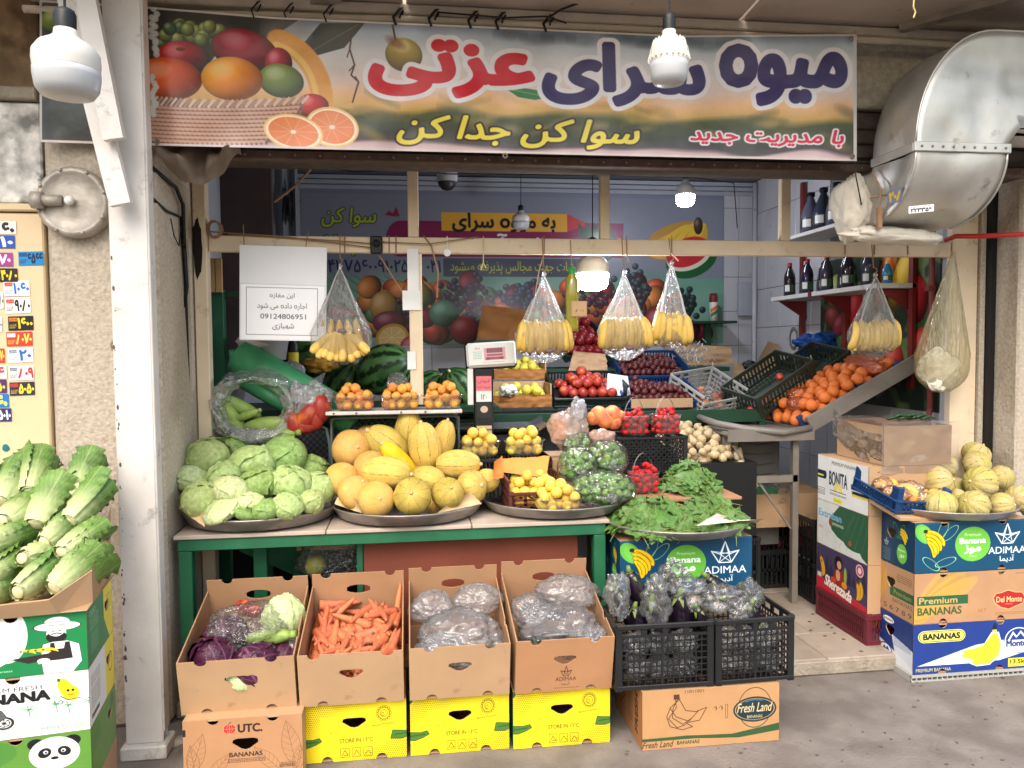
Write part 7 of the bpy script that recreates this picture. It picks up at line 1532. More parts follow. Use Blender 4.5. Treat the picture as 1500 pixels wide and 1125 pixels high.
PK = P_kraftlogo(); BOX = []
for k_, (x, y, w_, d_, h_, bh, lab, pr, rz) in enumerate(UP):
    t = carton('open_carton', lab, (x, y, .238), w_, d_, h_, PK if pr else None, None, rz=rz, tilt=R_(13.5), open_=True, holes=hole(w_, h_, .6), sideholes=(), nt=(.2, .8) if k_ != 1 else (.15, .85), nb=(.22, .78), backh=bh+.03, group=None)
    BOX.append(Matrix.Translation(t.location) @ t.rotation_euler.to_matrix().to_4x4())
b = MB(); b.box(-.86, .78, 3.25, 3.4, .238, .285, .003); tag(b.build('wood_batten', m_wood), 'wooden batten that props the backs of the open cartons', 'batten')
def inb(k_, x, y, z): return BOX[k_] @ Vector((x, y, z))
# carrots
rr = random.Random(5)
for i in range(190):
    x, y = rr.uniform(.03, .37), rr.uniform(.02, .46); lay = .07+.05*y/.4+rr.uniform(-.015, .015); a = rr.choice([rr.uniform(-.5, .5), rr.uniform(-1.4, 1.4), rr.uniform(2.2, 4)]); L = rr.uniform(.12, .185)
    dx, dy = -sin(a)*L, cos(a)*L
    if not (.02 < x+dx < .385 and .015 < y+dy < .485): continue
    if y+dy < .06 and lay > .15: continue
    e = Euler((rr.uniform(-.2, .35), rr.uniform(-.3, .3), a)); Mx = BOX[1] @ Matrix.Translation((x, y, lay+.02)) @ e.to_matrix().to_4x4()
    inst(CAR[i % 4], 'carrot', Mx.translation, Mx.to_euler(), L, label='orange carrot among the loose heap in the second carton', cat='carrot', group='carrots in the open carton')
for (x, y, z, ax, az, L, lab) in [(.09, .34, .15, .45, -.9, .14, 'carrot pointing up at the left back of the carrot box'), (.36, .4, .13, .9, -.2, .13, 'long thin carrot leaning in the back right corner')]:
    Mx = BOX[1] @ Matrix.Translation((x, y, z)) @ Euler((ax, 0, az)).to_matrix().to_4x4(); inst(CAR[0], 'carrot', Mx.translation, Mx.to_euler(), L, label=lab, cat='carrot')
b = MB(); b.box(.01, .395, .01, .49, .01, .08); o = b.build('carrot_bed', mat('carrot heap', (170, 84, 44), .8, var=.3, vscale=30, bump=.8), smooth=False); o.matrix_world = BOX[1]; tag(o, 'deep layer of carrots low in the carton', 'carrots'); kind(o, 'stuff')
# red cabbage box
for (x, y, z, r_, lab) in [(.1, .12, .15, .085, 'red cabbage at the left of the first open carton'), (.26, .09, .13, .085, 'red cabbage at the front of the first open carton'), (.12, .25, .16, .08, 'red cabbage under the clear bag'), (.35, .14, .12, .06, 'red cabbage low at the right of the first carton'), (.08, .05, .12, .055, 'small red cabbage in the near left corner')]:
    inst(REDC, 'red_cabbage', inb(0, x, y, z), (rnd(1), rnd(1), rnd(3)), r_, label=lab, cat='red cabbage', group='red cabbages in the first carton')
inst(CAB[2], 'cabbage', inb(0, .34, .31, .2), (1.2, .2, .4), .078, label='whitish trimmed cabbage at the back right of the first open carton', cat='cabbage')
inst(CAB[2], 'cabbage', inb(0, .215, .05, .10), (.2, .2, .4), .05, label='pale cabbage seen through the hand hole of the first carton', cat='cabbage')
o = bagmesh((.17, .16, .1), .25, 1.5, seed=91, nu=90, nv=54).build('clear_bag', F_BAG, smooth=True, loc=tuple(inb(0, .21, .24, .2))); tag(o, 'clear bag drawn over the red cabbages', 'bag')
o = bagmesh((.05, .08, .05), .3, 2, seed=92).build('plastic_bag', F_FROST, smooth=True, loc=tuple(inb(0, .38, .2, .13))); tag(o, 'bunched frosted bag at the right of the first carton', 'bag')
inst(ME['nectarine'], 'radish', inb(0, .17, .36, .22), (0, 0, 0), .035, label='pink radish under the clear bag', cat='radish'); inst(ME['nectarine'], 'radish', inb(0, .22, .33, .22), (0, 0, 0), .03, label='smaller pink radish right of the first one under the bag', cat='radish')
inst(CG, 'courgette', inb(0, .3, .17, .2), (1.4, .4, 1.2), .2, label='dark courgette under the clear bag in the first carton', cat='courgette')
# bags in cartons three and four
F_GREY = film('grey bag film', (206, 206, 212), body=.26, gloss=.42, scale=5, bump=.7, milky=.42, rough=.2)
for (k_, x, y, z, sc_, sd_, lab) in [(2, .2, .2, .13, (.19, .19, .12), 101, 'large bulging grey plastic bag in the third carton'), (2, .1, .34, .19, (.1, .09, .08), 102, 'grey bag at the back left of the third carton'), (2, .29, .36, .2, (.11, .08, .08), 103, 'grey bag at the back right of the third carton'), (2, .12, .1, .16, (.1, .08, .06), 104, 'grey bag bulging at the front of the third carton'),
                                     (3, .2, .22, .14, (.18, .2, .12), 105, 'large grey plastic bag in the fourth carton'), (3, .27, .36, .22, (.13, .1, .09), 106, 'grey bag standing highest in the fourth carton'), (3, .1, .3, .18, (.09, .12, .08), 107, 'dull grey bag at the left of the fourth carton'), (3, .33, .12, .16, (.07, .09, .05), 108, 'grey bag at the front right of the fourth carton')]:
    o = bagmesh((sc_[0]*1.05, sc_[1]*1.05, sc_[2]*.9), .26, 1.45, seed=sd_, nu=96, nv=60).build('plastic_bag', F_GREY, smooth=True, loc=tuple(inb(k_, x, y, z))); tag(o, lab, 'bag', 'grey plastic bags in the cartons')
for (k_, x, y, z) in [(2, .2, .2, .1), (3, .1, .15, .12), (3, .12, .32, .15), (3, .25, .2, .12)]: inst(EGG, 'eggplant', inb(k_, x, y, z), (1.4, rnd(1), rnd(3)), .15, label='dark vegetable seen dimly inside a grey bag', cat='vegetable', group='dark vegetables in the grey bags')

# ================================================================== LETTUCE STACK AT THE LEFT
LX = -1.06
lb = [('green_carton', 'green carton with a bearded farmer under the lettuces', .56, P_overseas(), P_overseas(True)), ('white_carton', 'white carton with a black tractor print, second from the top at the left', .36, P_farm(), P_farm(True)), ('panda_carton', 'green carton with a panda print low at the left edge', .16, P_panda(), P_panda(True)), ('tan_carton', 'plain carton at the bottom of the left stack', -.0, None, None)]
for k_, (nm, lab, z, fp, sp_) in enumerate(lb):
    carton(nm, lab, (LX-.54*cos(.15), 2.63-.54*sin(.15), z+.0), .54, .37, .198 if z else .158, fp, sp_, holes=[(.36, .012, .02, .014, 'o')] if 0 else (), nt=(.6,), nb=(), sideholes=[(.28, .12, .03, .02, 'tri')] if z else (), rz=.15)
lt = thing('lettuce_carton', 'shallow open cardboard tray of romaine lettuces at the left edge', 'carton', (LX-.54*cos(.15), 2.61-.54*sin(.15), .759), .15)
def qd(name, a, b_, c_, d_, mm_=m_kraft): s = MB(); s.add([a, b_, c_, d_]+[tuple(Vector(p)+Vector((0, .006, .002))) for p in (a, b_, c_, d_)], [(0, 1, 2, 3), (7, 6, 5, 4), (0, 4, 5, 1), (1, 5, 6, 2), (2, 6, 7, 3), (3, 7, 4, 0)]); return s.build(name, mm_, lt)
qd('front_flap', (0, .0, .0), (.47, .0, .0), (.45, -.03, .055), (0, -.02, .04)); qd('corner_flap', (.47, .0, .0), (.55, .08, .0), (.55, .08, .11), (.45, -.03, .055)); qd('side_flap', (.55, .08, .0), (.545, .37, .02), (.55, .38, .26), (.55, .08, .11)); qd('base', (0, 0, .001), (.55, 0, .001), (.55, .4, .001), (0, .4, .001))
LT = [((103, 733), (132, 674), 3.0, 0, 'romaine lettuce lying highest at the right of the stack'), ((103, 765), (156, 708), 2.92, 1, 'romaine lettuce with a broad cut stem at the right edge'), ((51, 769), (92, 700), 2.92, 2, 'large pale ribbed romaine in the upper middle'), ((45, 722), (68, 665), 3.05, 0, 'dark leafed romaine tip highest in the middle'), ((3, 763), (48, 735), 2.9, 1, 'romaine lying at the upper left edge'), ((3, 735), (40, 684), 3.02, 2, 'romaine behind at the upper left'),
      ((65, 795), (108, 760), 2.84, 0, 'romaine with its pale stem end in the centre'), ((32, 818), (84, 806), 2.78, 1, 'romaine in the lower middle with cut stem to the left'), ((90, 810), (146, 772), 2.8, 2, 'slim romaine lying at the right centre'), ((80, 862), (144, 806), 2.72, 0, 'long curly romaine at the lower right, above the flap'), ((26, 868), (78, 832), 2.7, 1, 'leafy romaine at the bottom above the front flap'), ((-22, 800), (44, 776), 2.82, 2, 'romaine cut by the left edge, middle row'), ((-25, 850), (34, 822), 2.74, 0, 'romaine cut by the left edge, lower row'), ((-30, 875), (20, 860), 2.7, 1, 'romaine leaves at the very bottom left'), ((20, 700), (50, 670), 3.1, 2, 'romaine farthest back at the left'), ((60, 840), (120, 800), 2.85, 1, 'romaine buried under the lower ones'), ((20, 790), (80, 770), 2.95, 0, 'romaine buried in the middle of the heap')]
for (a, c_, Y, k_, lab) in LT:
    p = W(*a, Y=Y-.05); q = W(*c_, Y=Y+.1); d = q-p; L = d.length*1.16; e = (d.to_track_quat('Y', 'Z').to_matrix() @ Matrix.Rotation(rnd(3), 3, 'Y')).to_euler(); s9 = rnd(.88, 1.08); inst(ROM[k_], 'romaine_lettuce', p, e, (L*s9, L*rnd(.94, 1.06), L*s9*.92), label=lab, cat='lettuce', group='romaine lettuces in the left tray')

# ================================================================== RIGHT HAND STACKS
X0 = 2.333
for nm, lab, z, fp, sp_, sh_ in [('navy_carton', 'navy and white banana carton at the bottom of the right stack', .034, P_monte(), P_monte(True), (.24, .14, .045, .03, 'tri')), ('tan_carton', 'tan banana carton with green band and red emblem in the right stack', .276, P_delmonte(), P_delmonte(True), (.24, .15, .045, .03, 'tri')), ('blue_carton', 'blue banana carton under the cantaloupe tray', .520, PA, PAS, (.24, .15, .04, .025, 'tri'))]:
    carton(nm, lab, (X0, 3.29, z), .6, .37, .240, fp, sp_, nt=(.25, .75), nb=(.25, .75), sideholes=[(.19, .15, .035, .025, 'tri')])
pl = thing('plastic_pallet', 'low grey slotted pallet under the right stack of cartons', 'pallet', (X0+.3, 3.48, 0))
b = MB(); b.box(-.31, .31, -.19, .2, .024, .032); b.box(-.31, .31, -.195, -.185, .02, .033); b.box(-.31, .31, -.195, -.185, 0, .006)
for i in range(24): b.box(-.31+i*.0265, -.305+i*.0265, -.192, .18, .0, .024)
b.build('deck', m_greycrate, pl)
for k_, (nm, lab, z, sp_) in enumerate([('white_carton', 'white carton with a rising sun print, top of the inner stack', .738, P_bonita()), ('green_carton', 'white carton with a large green shape, second of the inner stack', .488, P_extraban()), ('purple_carton', 'purple carton with a red lower edge, third of the inner stack', .238, P_sherezada())]):
    carton(nm, lab, (2.262, 3.55, z), .4, .49, .248, None, sp_, nt=(), nb=())
crate('maroon_crate', 'maroon slotted crate at the bottom of the inner stack', (2.46, 3.79, .08), .40, .49, .157, m_purplecrate, pat='slots', cell=.017, bar=.004, post=.04, rim=.03)
carton('tan_carton', 'open tan carton wrapped in clear film on top of the inner stack', (2.345, 3.56, .987), .37, .43, .2, None, None, open_=True, nt=(), nb=())
ff = film('stretch film sheet', (226, 216, 214), body=.12, gloss=.55, scale=4, milky=.3, rough=.1)
b = MB(); b.grid(lambda u, v: (2.325+.42*u, 3.545-.01*nz3(u*5, v*5, 0), .95+.26*v+.012*nz3(u*4, v*4, 2)), 20, 10); b.grid(lambda u, v: (2.33-.01*nz3(u*4, v*5, 4), 3.545+.46*u, 1.0+.1*u-.04*sin(u*pi)+.15*v), 20, 10); b.grid(lambda u, v: (2.33+.4*u, 3.55+.45*v, 1.2-.03*sin(u*pi)*sin(v*pi)+.012*nz3(u*6, v*6, 7)), 20, 14)
tag(b.build('stretch_film', ff, smooth=True), 'loose clear film over the tan carton on the inner stack', 'film')
b = MB(); b.box(.0, .015, 0, .36, 0, .02); 
for k_ in range(7):
    p = W(1310+k_*8, 614-3*(k_ % 2), Y=3.68); b = MB(); b.tube([p+Vector((-.04, rnd(.02), .0)), p+Vector((0, 0, .012)), p+Vector((.05, rnd(.02), .004))], [.006, .011, .004], 8); o = b.build('green_chilli', mat('dark green chilli', (34, 62, 32), .4), smooth=True); tag(o, 'long dark green chilli on top of the film wrapped carton', 'chilli', 'green chillies on the wrapped carton')
# blue open tray with wrapped oranges
cr = crate('blue_crate', 'small blue crate of wrapped oranges beside the cantaloupes', (2.40, 3.52, .82), .28, .34, .06, m_bluecrate, rot=(R_(10), R_(4), .05), pat='slots', cell=.02, bar=.007, post=.045, rim=.012)
for sx in (-1, 1):
    for sy in (-1, 1): b = MB(); b.box(sx*.14, sx*.11, sy*.17, sy*.145, 0, .12, .003); b.box(sx*.142, sx*.128, sy*.172, sy*.12, 0, .12, .003); b.build('corner_tower', m_bluecrate, cr)
b = MB(); b.box(-.13, .15, -.2, .19, -.03, -.012, .002); o = b.build('cardboard_sheet', m_kraft); o.matrix_world = wm(cr); tag(o, 'cardboard sheet under the blue crate', 'cardboard')
rr = random.Random(9)
for i in range(16):
    q = wm(cr) @ Vector((-.09+.06*(i % 4), -.12+.075*(i//4), .05+rr.uniform(0, .03)+.03*(i//4 == 3))); o = inst(ME['orange'], 'wrapped_orange', q, (rnd(3), rnd(3), 0), .032, label='yellow orange fruit wrapped in film in the blue crate', cat='orange', group='wrapped oranges in the blue crate')
    o.data = ME['apricot']; 
    if i % 2 == 0: f_ = bagmesh((.05, .045, .04), .35, 2.2, seed=140+i, nu=30, nv=18).build('wrap_film', film('pinkish wrap', (240, 214, 206), body=.14, gloss=.9, scale=14, milky=.5, rough=.1), smooth=True, loc=tuple(q+Vector((0, -.01, .005)))); tag(f_, 'thin clear wrap round the oranges in the blue crate', 'plastic wrap', 'wraps in the blue crate')
TR5 = tray('dark round metal tray of cantaloupes on the blue carton at the right', (2.64, 3.56, .765), .36)
CN = [(1430, 666, 23, 19, 3.80, 'cantaloupe at the very top of the heap, the rear one'), (1431, 680, 22, 19, 3.68, 'greenish cantaloupe just below the topmost one'), (1460, 670, 18, 18, 3.95, 'cantaloupe peeping out behind the topmost'), (1381, 684, 23, 19, 3.72, 'yellowish cantaloupe at the upper left of the heap'), (1375, 706, 26, 22, 3.55, 'large cantaloupe below the upper left one'), (1436, 707, 28, 21, 3.52, 'broad cantaloupe lying in the middle'), (1467, 699, 20, 19, 3.66, 'cantaloupe at the right of the broad one'),
      (1332, 729, 25, 19, 3.44, 'cantaloupe at the far left, next to the blue crate'), (1377, 739, 26, 21, 3.34, 'cantaloupe with dark seams at the front left'), (1404, 728, 14, 14, 3.5, 'small cantaloupe wedged between the front ones'), (1426, 741, 26, 22, 3.33, 'pale cantaloupe with straight seams at the front centre'), (1468, 741, 22, 21, 3.35, 'smooth tan cantaloupe at the front right'), (1492, 730, 22, 21, 3.42, 'cantaloupe at the right edge of the photo'), (1400, 712, 16, 14, 3.65, 'cantaloupe deep between the upper ones'), (1512, 742, 22, 20, 3.4, 'cantaloupe cut by the right edge of the photo'), (1440, 725, 20, 20, 3.6, 'cantaloupe buried in the middle')]
for i, (x, y, a, c_, Y, lab) in enumerate(CN): s_ = ppm(Y); inst(M_CANT, 'cantaloupe', W(x, y, Y=Y), axis_rot([60, 95, 30, 150, 20, 170, 110][i % 7], [.2, .9, .4, .1, .7][i % 5]), (a*s_, a*s_, a*s_*.95), label=lab, cat='cantaloupe', group='cantaloupes on the right tray')

# ================================================================== INSIDE THE SHOP
rs2 = thing('produce_rack', 'green steel display rack across the back of the shop', 'rack', (0, 4.55, 0))
def rp(nm, *a): b = MB(); b.box(*a, .003); b.build(nm, m_dgreen, rs2)
rp('front_rail', .2, 2.2, 0, .03, 1.12, 1.2); rp('shelf', .2, 2.2, .03, .8, 1.13, 1.15); rp('leg', .2, .24, 0, .04, .08, 1.12); rp('leg', 2.16, 2.2, 0, .04, .08, 1.12); rp('lower_shelf', .9, 2.2, 0, .6, .78, .86); rp('top_shelf', .2, 2.2, .55, 1.1, 1.42, 1.45)
bx_ = MB(); bx_.box(.25, 2.15, 5.1, 5.12, .1, 1.1); tag(bx_.build('pale_screen', m_plaster), 'pale screen behind the lower rack', 'screen')
def papercrate(label, px0, px1, py0, py1, Y, gname, mesh, n, seed, r=.034, mm_=None, cat='crate'):
    a = W(px0, py1, Y=Y); c_ = W(px1, py0, Y=Y); w_ = c_.x-a.x; hgt = c_.z-a.z
    t = thing('fruit_box', label, 'box', (a.x, Y, a.z)); hf = hgt*.52
    b = MB(); b.grid(lambda u, v: (w_*u, -.01+.008*nz3(u*8, v*4, seed), hf*v+.01*nz3(u*6, 3, seed)*v-.012*(1-v)*abs(nz3(u*9, 1, seed))), 30, 8); b.grid(lambda u, v: (w_*u, -.01+.06*v, hf+.01*nz3(u*6, 3, seed)-.015*v), 30, 4); b.build('paper_front', mm_ or m_brownpaper, t, True)
    b = MB(); b.box(0, w_, 0, .24, -.0, .01); b.box(0, .008, 0, .24, 0, hgt); b.box(w_-.008, w_, 0, .24, 0, hgt); b.box(0, w_, .235, .245, 0, hgt*1.05); b.build('shell', m_kraft, t)
    Mx = Matrix.Translation((a.x+w_/2, Y+.12, a.z)) @ Matrix.Rotation(R_(12), 4, 'X')
    heap(mesh, gname[0], gname[1], gname[2], gname[3], Mx, w_-.02, .22, hf-.05, r, n, dome=.1, seed=seed, hh=hf)
    return t
papercrate('brown paper lined box of yellow fruit, lower one beside the scale', 722, 808, 562, 597, 4.62, ('yellow_apple', 'yellow green fruit in the lower paper lined box', 'fruit', 'yellow fruit in the lower paper box'), ME['lemon'], 30, 1, .032)
papercrate('brown paper lined box of yellow fruit, upper one beside the scale', 724, 800, 527, 556, 4.9, ('yellow_apple', 'yellow green fruit in the upper paper lined box', 'fruit', 'yellow fruit in the upper paper box'), ME['lemon'], 24, 2, .03)
o = bagmesh((.06, .05, .045), .4, 2, seed=151).build('foil_scrap', mat('shredded white paper', (200, 198, 196), .6), smooth=True, loc=tuple(W(745, 573, Y=4.62))); tag(o, 'shredded white paper in the lower fruit box', 'paper')
def fcrate(nm, label, px0, px1, py0, py1, Y, mm_, g, mesh, n, seed, r=.03, pat='slots', tilt=14, d=.34, front=.45, bh=None):
    a = W(px0, py1, Y=Y); c_ = W(px1, py0, Y=Y); w_ = c_.x-a.x; hgt = bh or (c_.z-a.z)*.75
    t = crate(nm, label, ((a.x+c_.x)/2, Y+d/2, a.z+sin(R_(tilt))*d/2), w_, d, hgt, mm_, rot=(R_(tilt), 0, 0), pat=pat, cell=.02, bar=.006, lowfront=front, rim=.018)
    b = MB(); b.box(-w_/2+.01, w_/2-.01, -d/2+.01, d/2-.01, .002, hgt*.3); o = b.build('lining', m_black, t)
    heap(mesh, g[0], g[1], g[2], g[3], wm(t), w_-.03, d-.03, hgt*.28, r, n, dome=.08, seed=seed, hh=hgt*.4); return t
fcrate('black_crate', 'black crate of nectarines in the middle of the rack', 812, 918, 548, 598, 4.62, m_greencrate, ('nectarine', 'red and orange nectarine in the black crate', 'nectarine', 'nectarines in the black crate'), ME['nectarine'], 42, 3, .034, bh=.14)
s = MB(); s.quad((0, 0, 0), (.16, .01, .0), (.15, .04, .12), (.02, .04, .14)); tag(s.build('paper_sheet', mat('white sheet', (214, 212, 222), .6), loc=tuple(W(888, 580, Y=4.68))), 'white paper lying on the nectarines', 'paper')
fcrate('black_crate', 'black crate of dark red apples behind the nectarines', 828, 905, 488, 530, 5.15, m_greencrate, ('apple', 'dark red apple in the crate behind the nectarines', 'apple', 'apples behind the nectarines'), ME['apple'], 26, 4, .034, bh=.1)
fcrate('black_crate', 'dark crate of red apples highest behind the banana bags', 832, 882, 462, 506, 5.35, m_blackcrate, ('apple', 'red apple in the highest crate', 'apple', 'apples in the highest crate'), ME['apple'], 26, 5, .036, bh=.1)
fcrate('blue_crate', 'blue crate of brown red plums, the upper one', 908, 1008, 527, 560, 5.0, m_bluecrate, ('dark_plum', 'brown red plum in the upper blue crate', 'plum', 'plums in the upper blue crate'), ME['dark_plum'], 90, 6, .022, bh=.1, tilt=20)
fcrate('blue_crate', 'blue crate of brown red plums with a cardboard front, the lower one', 912, 1022, 562, 598, 4.66, m_bluecrate, ('dark_plum', 'brown red plum in the lower blue crate', 'plum', 'plums in the lower blue crate'), ME['dark_plum'], 90, 7, .022, bh=.1, tilt=16)
a = W(925, 598, Y=4.63); c_ = W(1015, 583, Y=4.63); b = MB(); b.box(a.x, c_.x, 4.63, 4.64, a.z, c_.z); tag(b.build('cardboard_strip', m_kraft), 'cardboard strip in front of the lower plum crate', 'cardboard')
for (x0, x1, y0, y1, Y, lab, mm_) in [(698, 778, 446, 498, 5.6, 'crumpled brown paper standing behind the scale', m_brownpaper), (832, 890, 514, 545, 5.05, 'brown paper sheet between the apples and nectarines', m_kraft), (985, 1075, 503, 535, 5.7, 'cardboard sheet leaning at the back right', m_kraft)]:
    a = W(x0, y1, Y=Y); c_ = W(x1, y0, Y=Y); b = MB(); b.grid(lambda u, v: (a.x+(c_.x-a.x)*u+.05*v*(1-u), Y+.05*v+.03*nz3(u*4, v*4, x0), a.z+(c_.z-a.z)*v*(1-.15*u)), 16, 12); tag(b.build('paper_sheet', mm_, smooth=True), lab, 'paper')
# pale crate, tilted
a = W(1040, 580, Y=4.75); t = crate('pale_crate', 'pale grey lattice crate with wrapped fruit tilted on the rack', (a.x, 4.85, a.z-.05), .36, .34, .16, m_greycrate, rot=(R_(24), R_(-6), .35), pat='grid', cell=.03, bar=.007, post=.02, rim=.02, lowfront=.7)
rr = random.Random(3)
for i in range(10): q = wm(t) @ Vector((rr.uniform(-.13, .13), rr.uniform(-.12, .12), .04)); inst(ME['peach'], 'peach', q, (0, 0, 0), .03, label='wrapped peach in the pale crate', cat='peach', group='peaches in the pale crate')
o = bagmesh((.14, .12, .04), .35, 2, seed=161).build('wrap_film', F_CRINK, smooth=True, loc=tuple(wm(t) @ Vector((0, 0, .06)))); tag(o, 'clear wrap over the fruit in the pale crate', 'plastic wrap')
nb_ = MB()
rr = random.Random(4)
for i in range(220): p = W(1012+rr.gauss(0, 16), 520+rr.gauss(0, 9), Y=5.3+rr.uniform(-.08, .08)); d = Vector((rr.uniform(-1, 1), rr.uniform(-1, 1), rr.uniform(-1, 1)))*.035; nb_.bar(p, p+d, .006, .001)
o = nb_.build('shredded_paper', mat('shredded white paper', (200, 198, 196), .6)); kind(o, 'stuff'); o['label'] = 'heap of shredded white packing paper on the rack'
# olive crates leaning along the right side
for (x, y, Y, rz, lab, g_) in [(1130, 575, 4.75, -.9, 'dark olive crate leaning open at the right end of the rack', 1), (1185, 560, 4.9, -.95, 'dark olive crate behind, leaning against the oranges', 0)]:
    p = W(x, y, Y=Y); t = crate('olive_crate', lab, tuple(p), .5, .32, .15, m_olive, rot=(R_(12), R_(-28), .25), pat='slots', cell=.03, bar=.008, rim=.03)
    b = MB(); b.box(-.24, .24, -.15, .15, .004, .012); b.build('floor_sheet', m_olive, t)
for i, (x, y) in enumerate([(1100, 600), (1112, 604), (1125, 588), (1142, 552), (1117, 597), (1094, 606)]): inst(ME['nectarine'], 'tomato', W(x, y, Y=4.6), (0, 0, 0), .026, label='small red tomato in the olive crates', cat='tomato', group='tomatoes in the olive crates')
for (pts, lab, mm_) in [([(1095, 555, 5.9), (1150, 545, 5.9), (1140, 505, 5.9), (1125, 500, 5.9)], 'cardboard piece leaning at the foot of the tiled wall', m_kraft), ([(1072, 555, 5.2), (1110, 552, 5.2), (1098, 540, 5.3), (1076, 530, 5.3)], 'pinkish cardboard flap behind the pale crate', m_kraft)]: sheet(lab, pts, 0, 'cardboard_piece', mm_)
o = bagmesh((.05, .04, .04), .2, 2, seed=171).build('black_toy', m_black, smooth=True, loc=tuple(W(1098, 535, Y=5.2))); o.name = 'black_bundle'; tag(o, 'small black and white bundle behind the pale crate', 'bundle')
b = bagmesh((.2, .1, .1), .3, 2, seed=172); tag(b.build('blue_net', mat('blue net bag', (20, 70, 140), .5), smooth=True, loc=tuple(W(1200, 505, Y=5.2))), 'blue net bags heaped under the bottle shelf', 'net')
# orange bench along the right wall
ob = thing('orange_bench', 'sloping grey steel bench for oranges along the right wall', 'bench', (2.30, 4.2, 1.12))
sl = atan2(.36, .68)
def bench(nm, y0, y1, z0, z1, x1=.76, mm_=m_steel): b = MB(); b.T = Matrix.Rotation(-sl, 4, 'Y'); b.box(0, x1, y0, y1, z0, z1, .003); b.build(nm, mm_, ob)
bench('bed', 0, .95, -.02, .0); bench('divider', -.02, .0, -.03, .065); bench('divider', .5, .512, 0, .08); b = MB(); b.box(-.5, .0, -.05, .9, -.05, -.02, .01); b.box(-.52, .0, -.055, -.045, -.07, 0); b.build('front_ledge', m_steel, ob)
b = MB(); b.tube([(-.02, -.05, .0), (-.2, -.07, -.02), (-.4, -.03, -.0), (-.52, .1, .02), (-.54, .4, .04)], .02, 8); b.build('rounded_edge', m_steel, ob, True)
for x, y in ((-.48, .1), (-.1, .0), (-.1, .8), (-.48, .8)): b = MB(); b.box(x, x+.035, y, y+.035, -1.04, -.05); b.build('leg', m_steel, ob)
b = MB(); b.box(-.48, -.07, .0, .03, -.32, -.28); b.bar((-.46, .02, -.1), (-.1, .02, -.6), .012, .012); b.build('brace', m_steel, ob)
slots = MB(); slots.box(-.32, -.06, .25, .27, -.75, -.06)
for i in range(8): slots.tube([(-.28, .24, -.12-.06*i), (-.19, .235, -.13-.06*i), (-.1, .24, -.12-.06*i)], .004, 4)
slots.build('grille_panel', mat('dull louvred panel', (96, 92, 88), .6), ob)
MO = Matrix.Translation((2.30, 4.2, 1.12)) @ Matrix.Rotation(-sl, 4, 'Y'); rr = random.Random(12); PO = []
for tr in range(6000):
    q = Vector((rr.uniform(-.02, .6), rr.uniform(.03, .47), rr.choice([.042, .042, .095])))
    if q.z > .06 and not (.06 < q.x < .52): continue
    if all((q-o_).length > .064 for o_ in PO): PO.append(q)
for q in PO: inst(ME['orange'], 'orange', MO @ q, (rnd(3), rnd(3), 0), .036, label='bright orange lying on the sloping steel bench', cat='orange', group='oranges on the sloping bench')
for k_, (x, y, sc_) in enumerate([(.62, .25, (.12, .2, .06)), (.56, .1, (.08, .1, .05)), (.1, .2, (.09, .1, .05)), (.2, .36, (.1, .08, .05))]):
    o = bagmesh(sc_, .25, 2, seed=180+k_).build('orange_bag', film('orange bag film', (232, 120, 70) if k_ < 2 else (236, 200, 190), body=.5 if k_ < 2 else .1, gloss=.6, scale=9, milky=.3), smooth=True); o.location = MO @ Vector((x, y, .08)); tag(o, ['large clear bag of oranges at the top of the bench', 'smaller bag of oranges near the top of the bench', 'clear film over the lowest oranges', 'clear film at the back of the oranges'][k_], 'bag')
for (x, y) in ((.0, .06), (.0, .4), (.22, .49), (.4, .04), (.66, .02)): b = MB(); b.box(-.02, .02, -.02, .02, 0, .07, .004); o = b.build('blue_crate_corner', m_bluecrate, ob); o.location = (Matrix.Rotation(-sl, 4, 'Y') @ Vector((x, y, .0))); o.rotation_euler = (0, -sl, 0)
for i in range(10): q = Vector((.55+.05*(i % 3), .08+.07*(i//3), .07)); inst(ME['orange'], 'orange', MO @ q, (0, 0, 0), .035, label='orange inside the bag at the top of the bench', cat='orange', group='oranges in the bag at the top')
# onions
def onions(cx, cy, cz, w, d, h, n, lab, seed):
    rr = random.Random(seed); PN = []
    for tr in range(6000):
        x, y = rr.uniform(-1, 1), rr.uniform(-1, 1); q = Vector((cx+x*w, cy+y*d, cz+h*(1-.5*x*x-.2*y*y)-.2*h*x+.5*h*y-rr.choice([0, 0, .04, .08])))
        if all((q-o_).length > .042 for o_ in PN): PN.append(q)
        if len(PN) >= n: break
    for q in PN: inst(ME['onion'], 'white_onion', q, (rnd(1.4), rnd(1.4), rnd(3)), rr.uniform(.022, .03), label=lab, cat='onion', group=lab.replace('small white onion', 'white onions'))
onions(1.70, 4.35, .92, .24, .16, .15, 110, 'small white onion in the heap behind the vine leaves', 8)
onions(2.03, 4.55, .72, .12, .14, .08, 34, 'small white onion in the lower bin by the metal table', 9)
for (x0, x1, y0, z1, lab) in ((1.44, 1.96, 4.16, .93, 'dark crate full of white onions behind the vine leaves'), (1.9, 2.2, 4.38, .73, 'low green bin of white onions by the metal table')):
    b = MB(); b.box(x0, x1, y0, y0+.4, .5, z1, .004); tag(b.build('onion_bin', m_black if x0 < 1.5 else m_green), lab, 'bin')
crate('black_crate', 'dark crate under the onion bin', (1.75, 4.4, .08), .5, .4, .4, m_blackcrate, pat='slots')
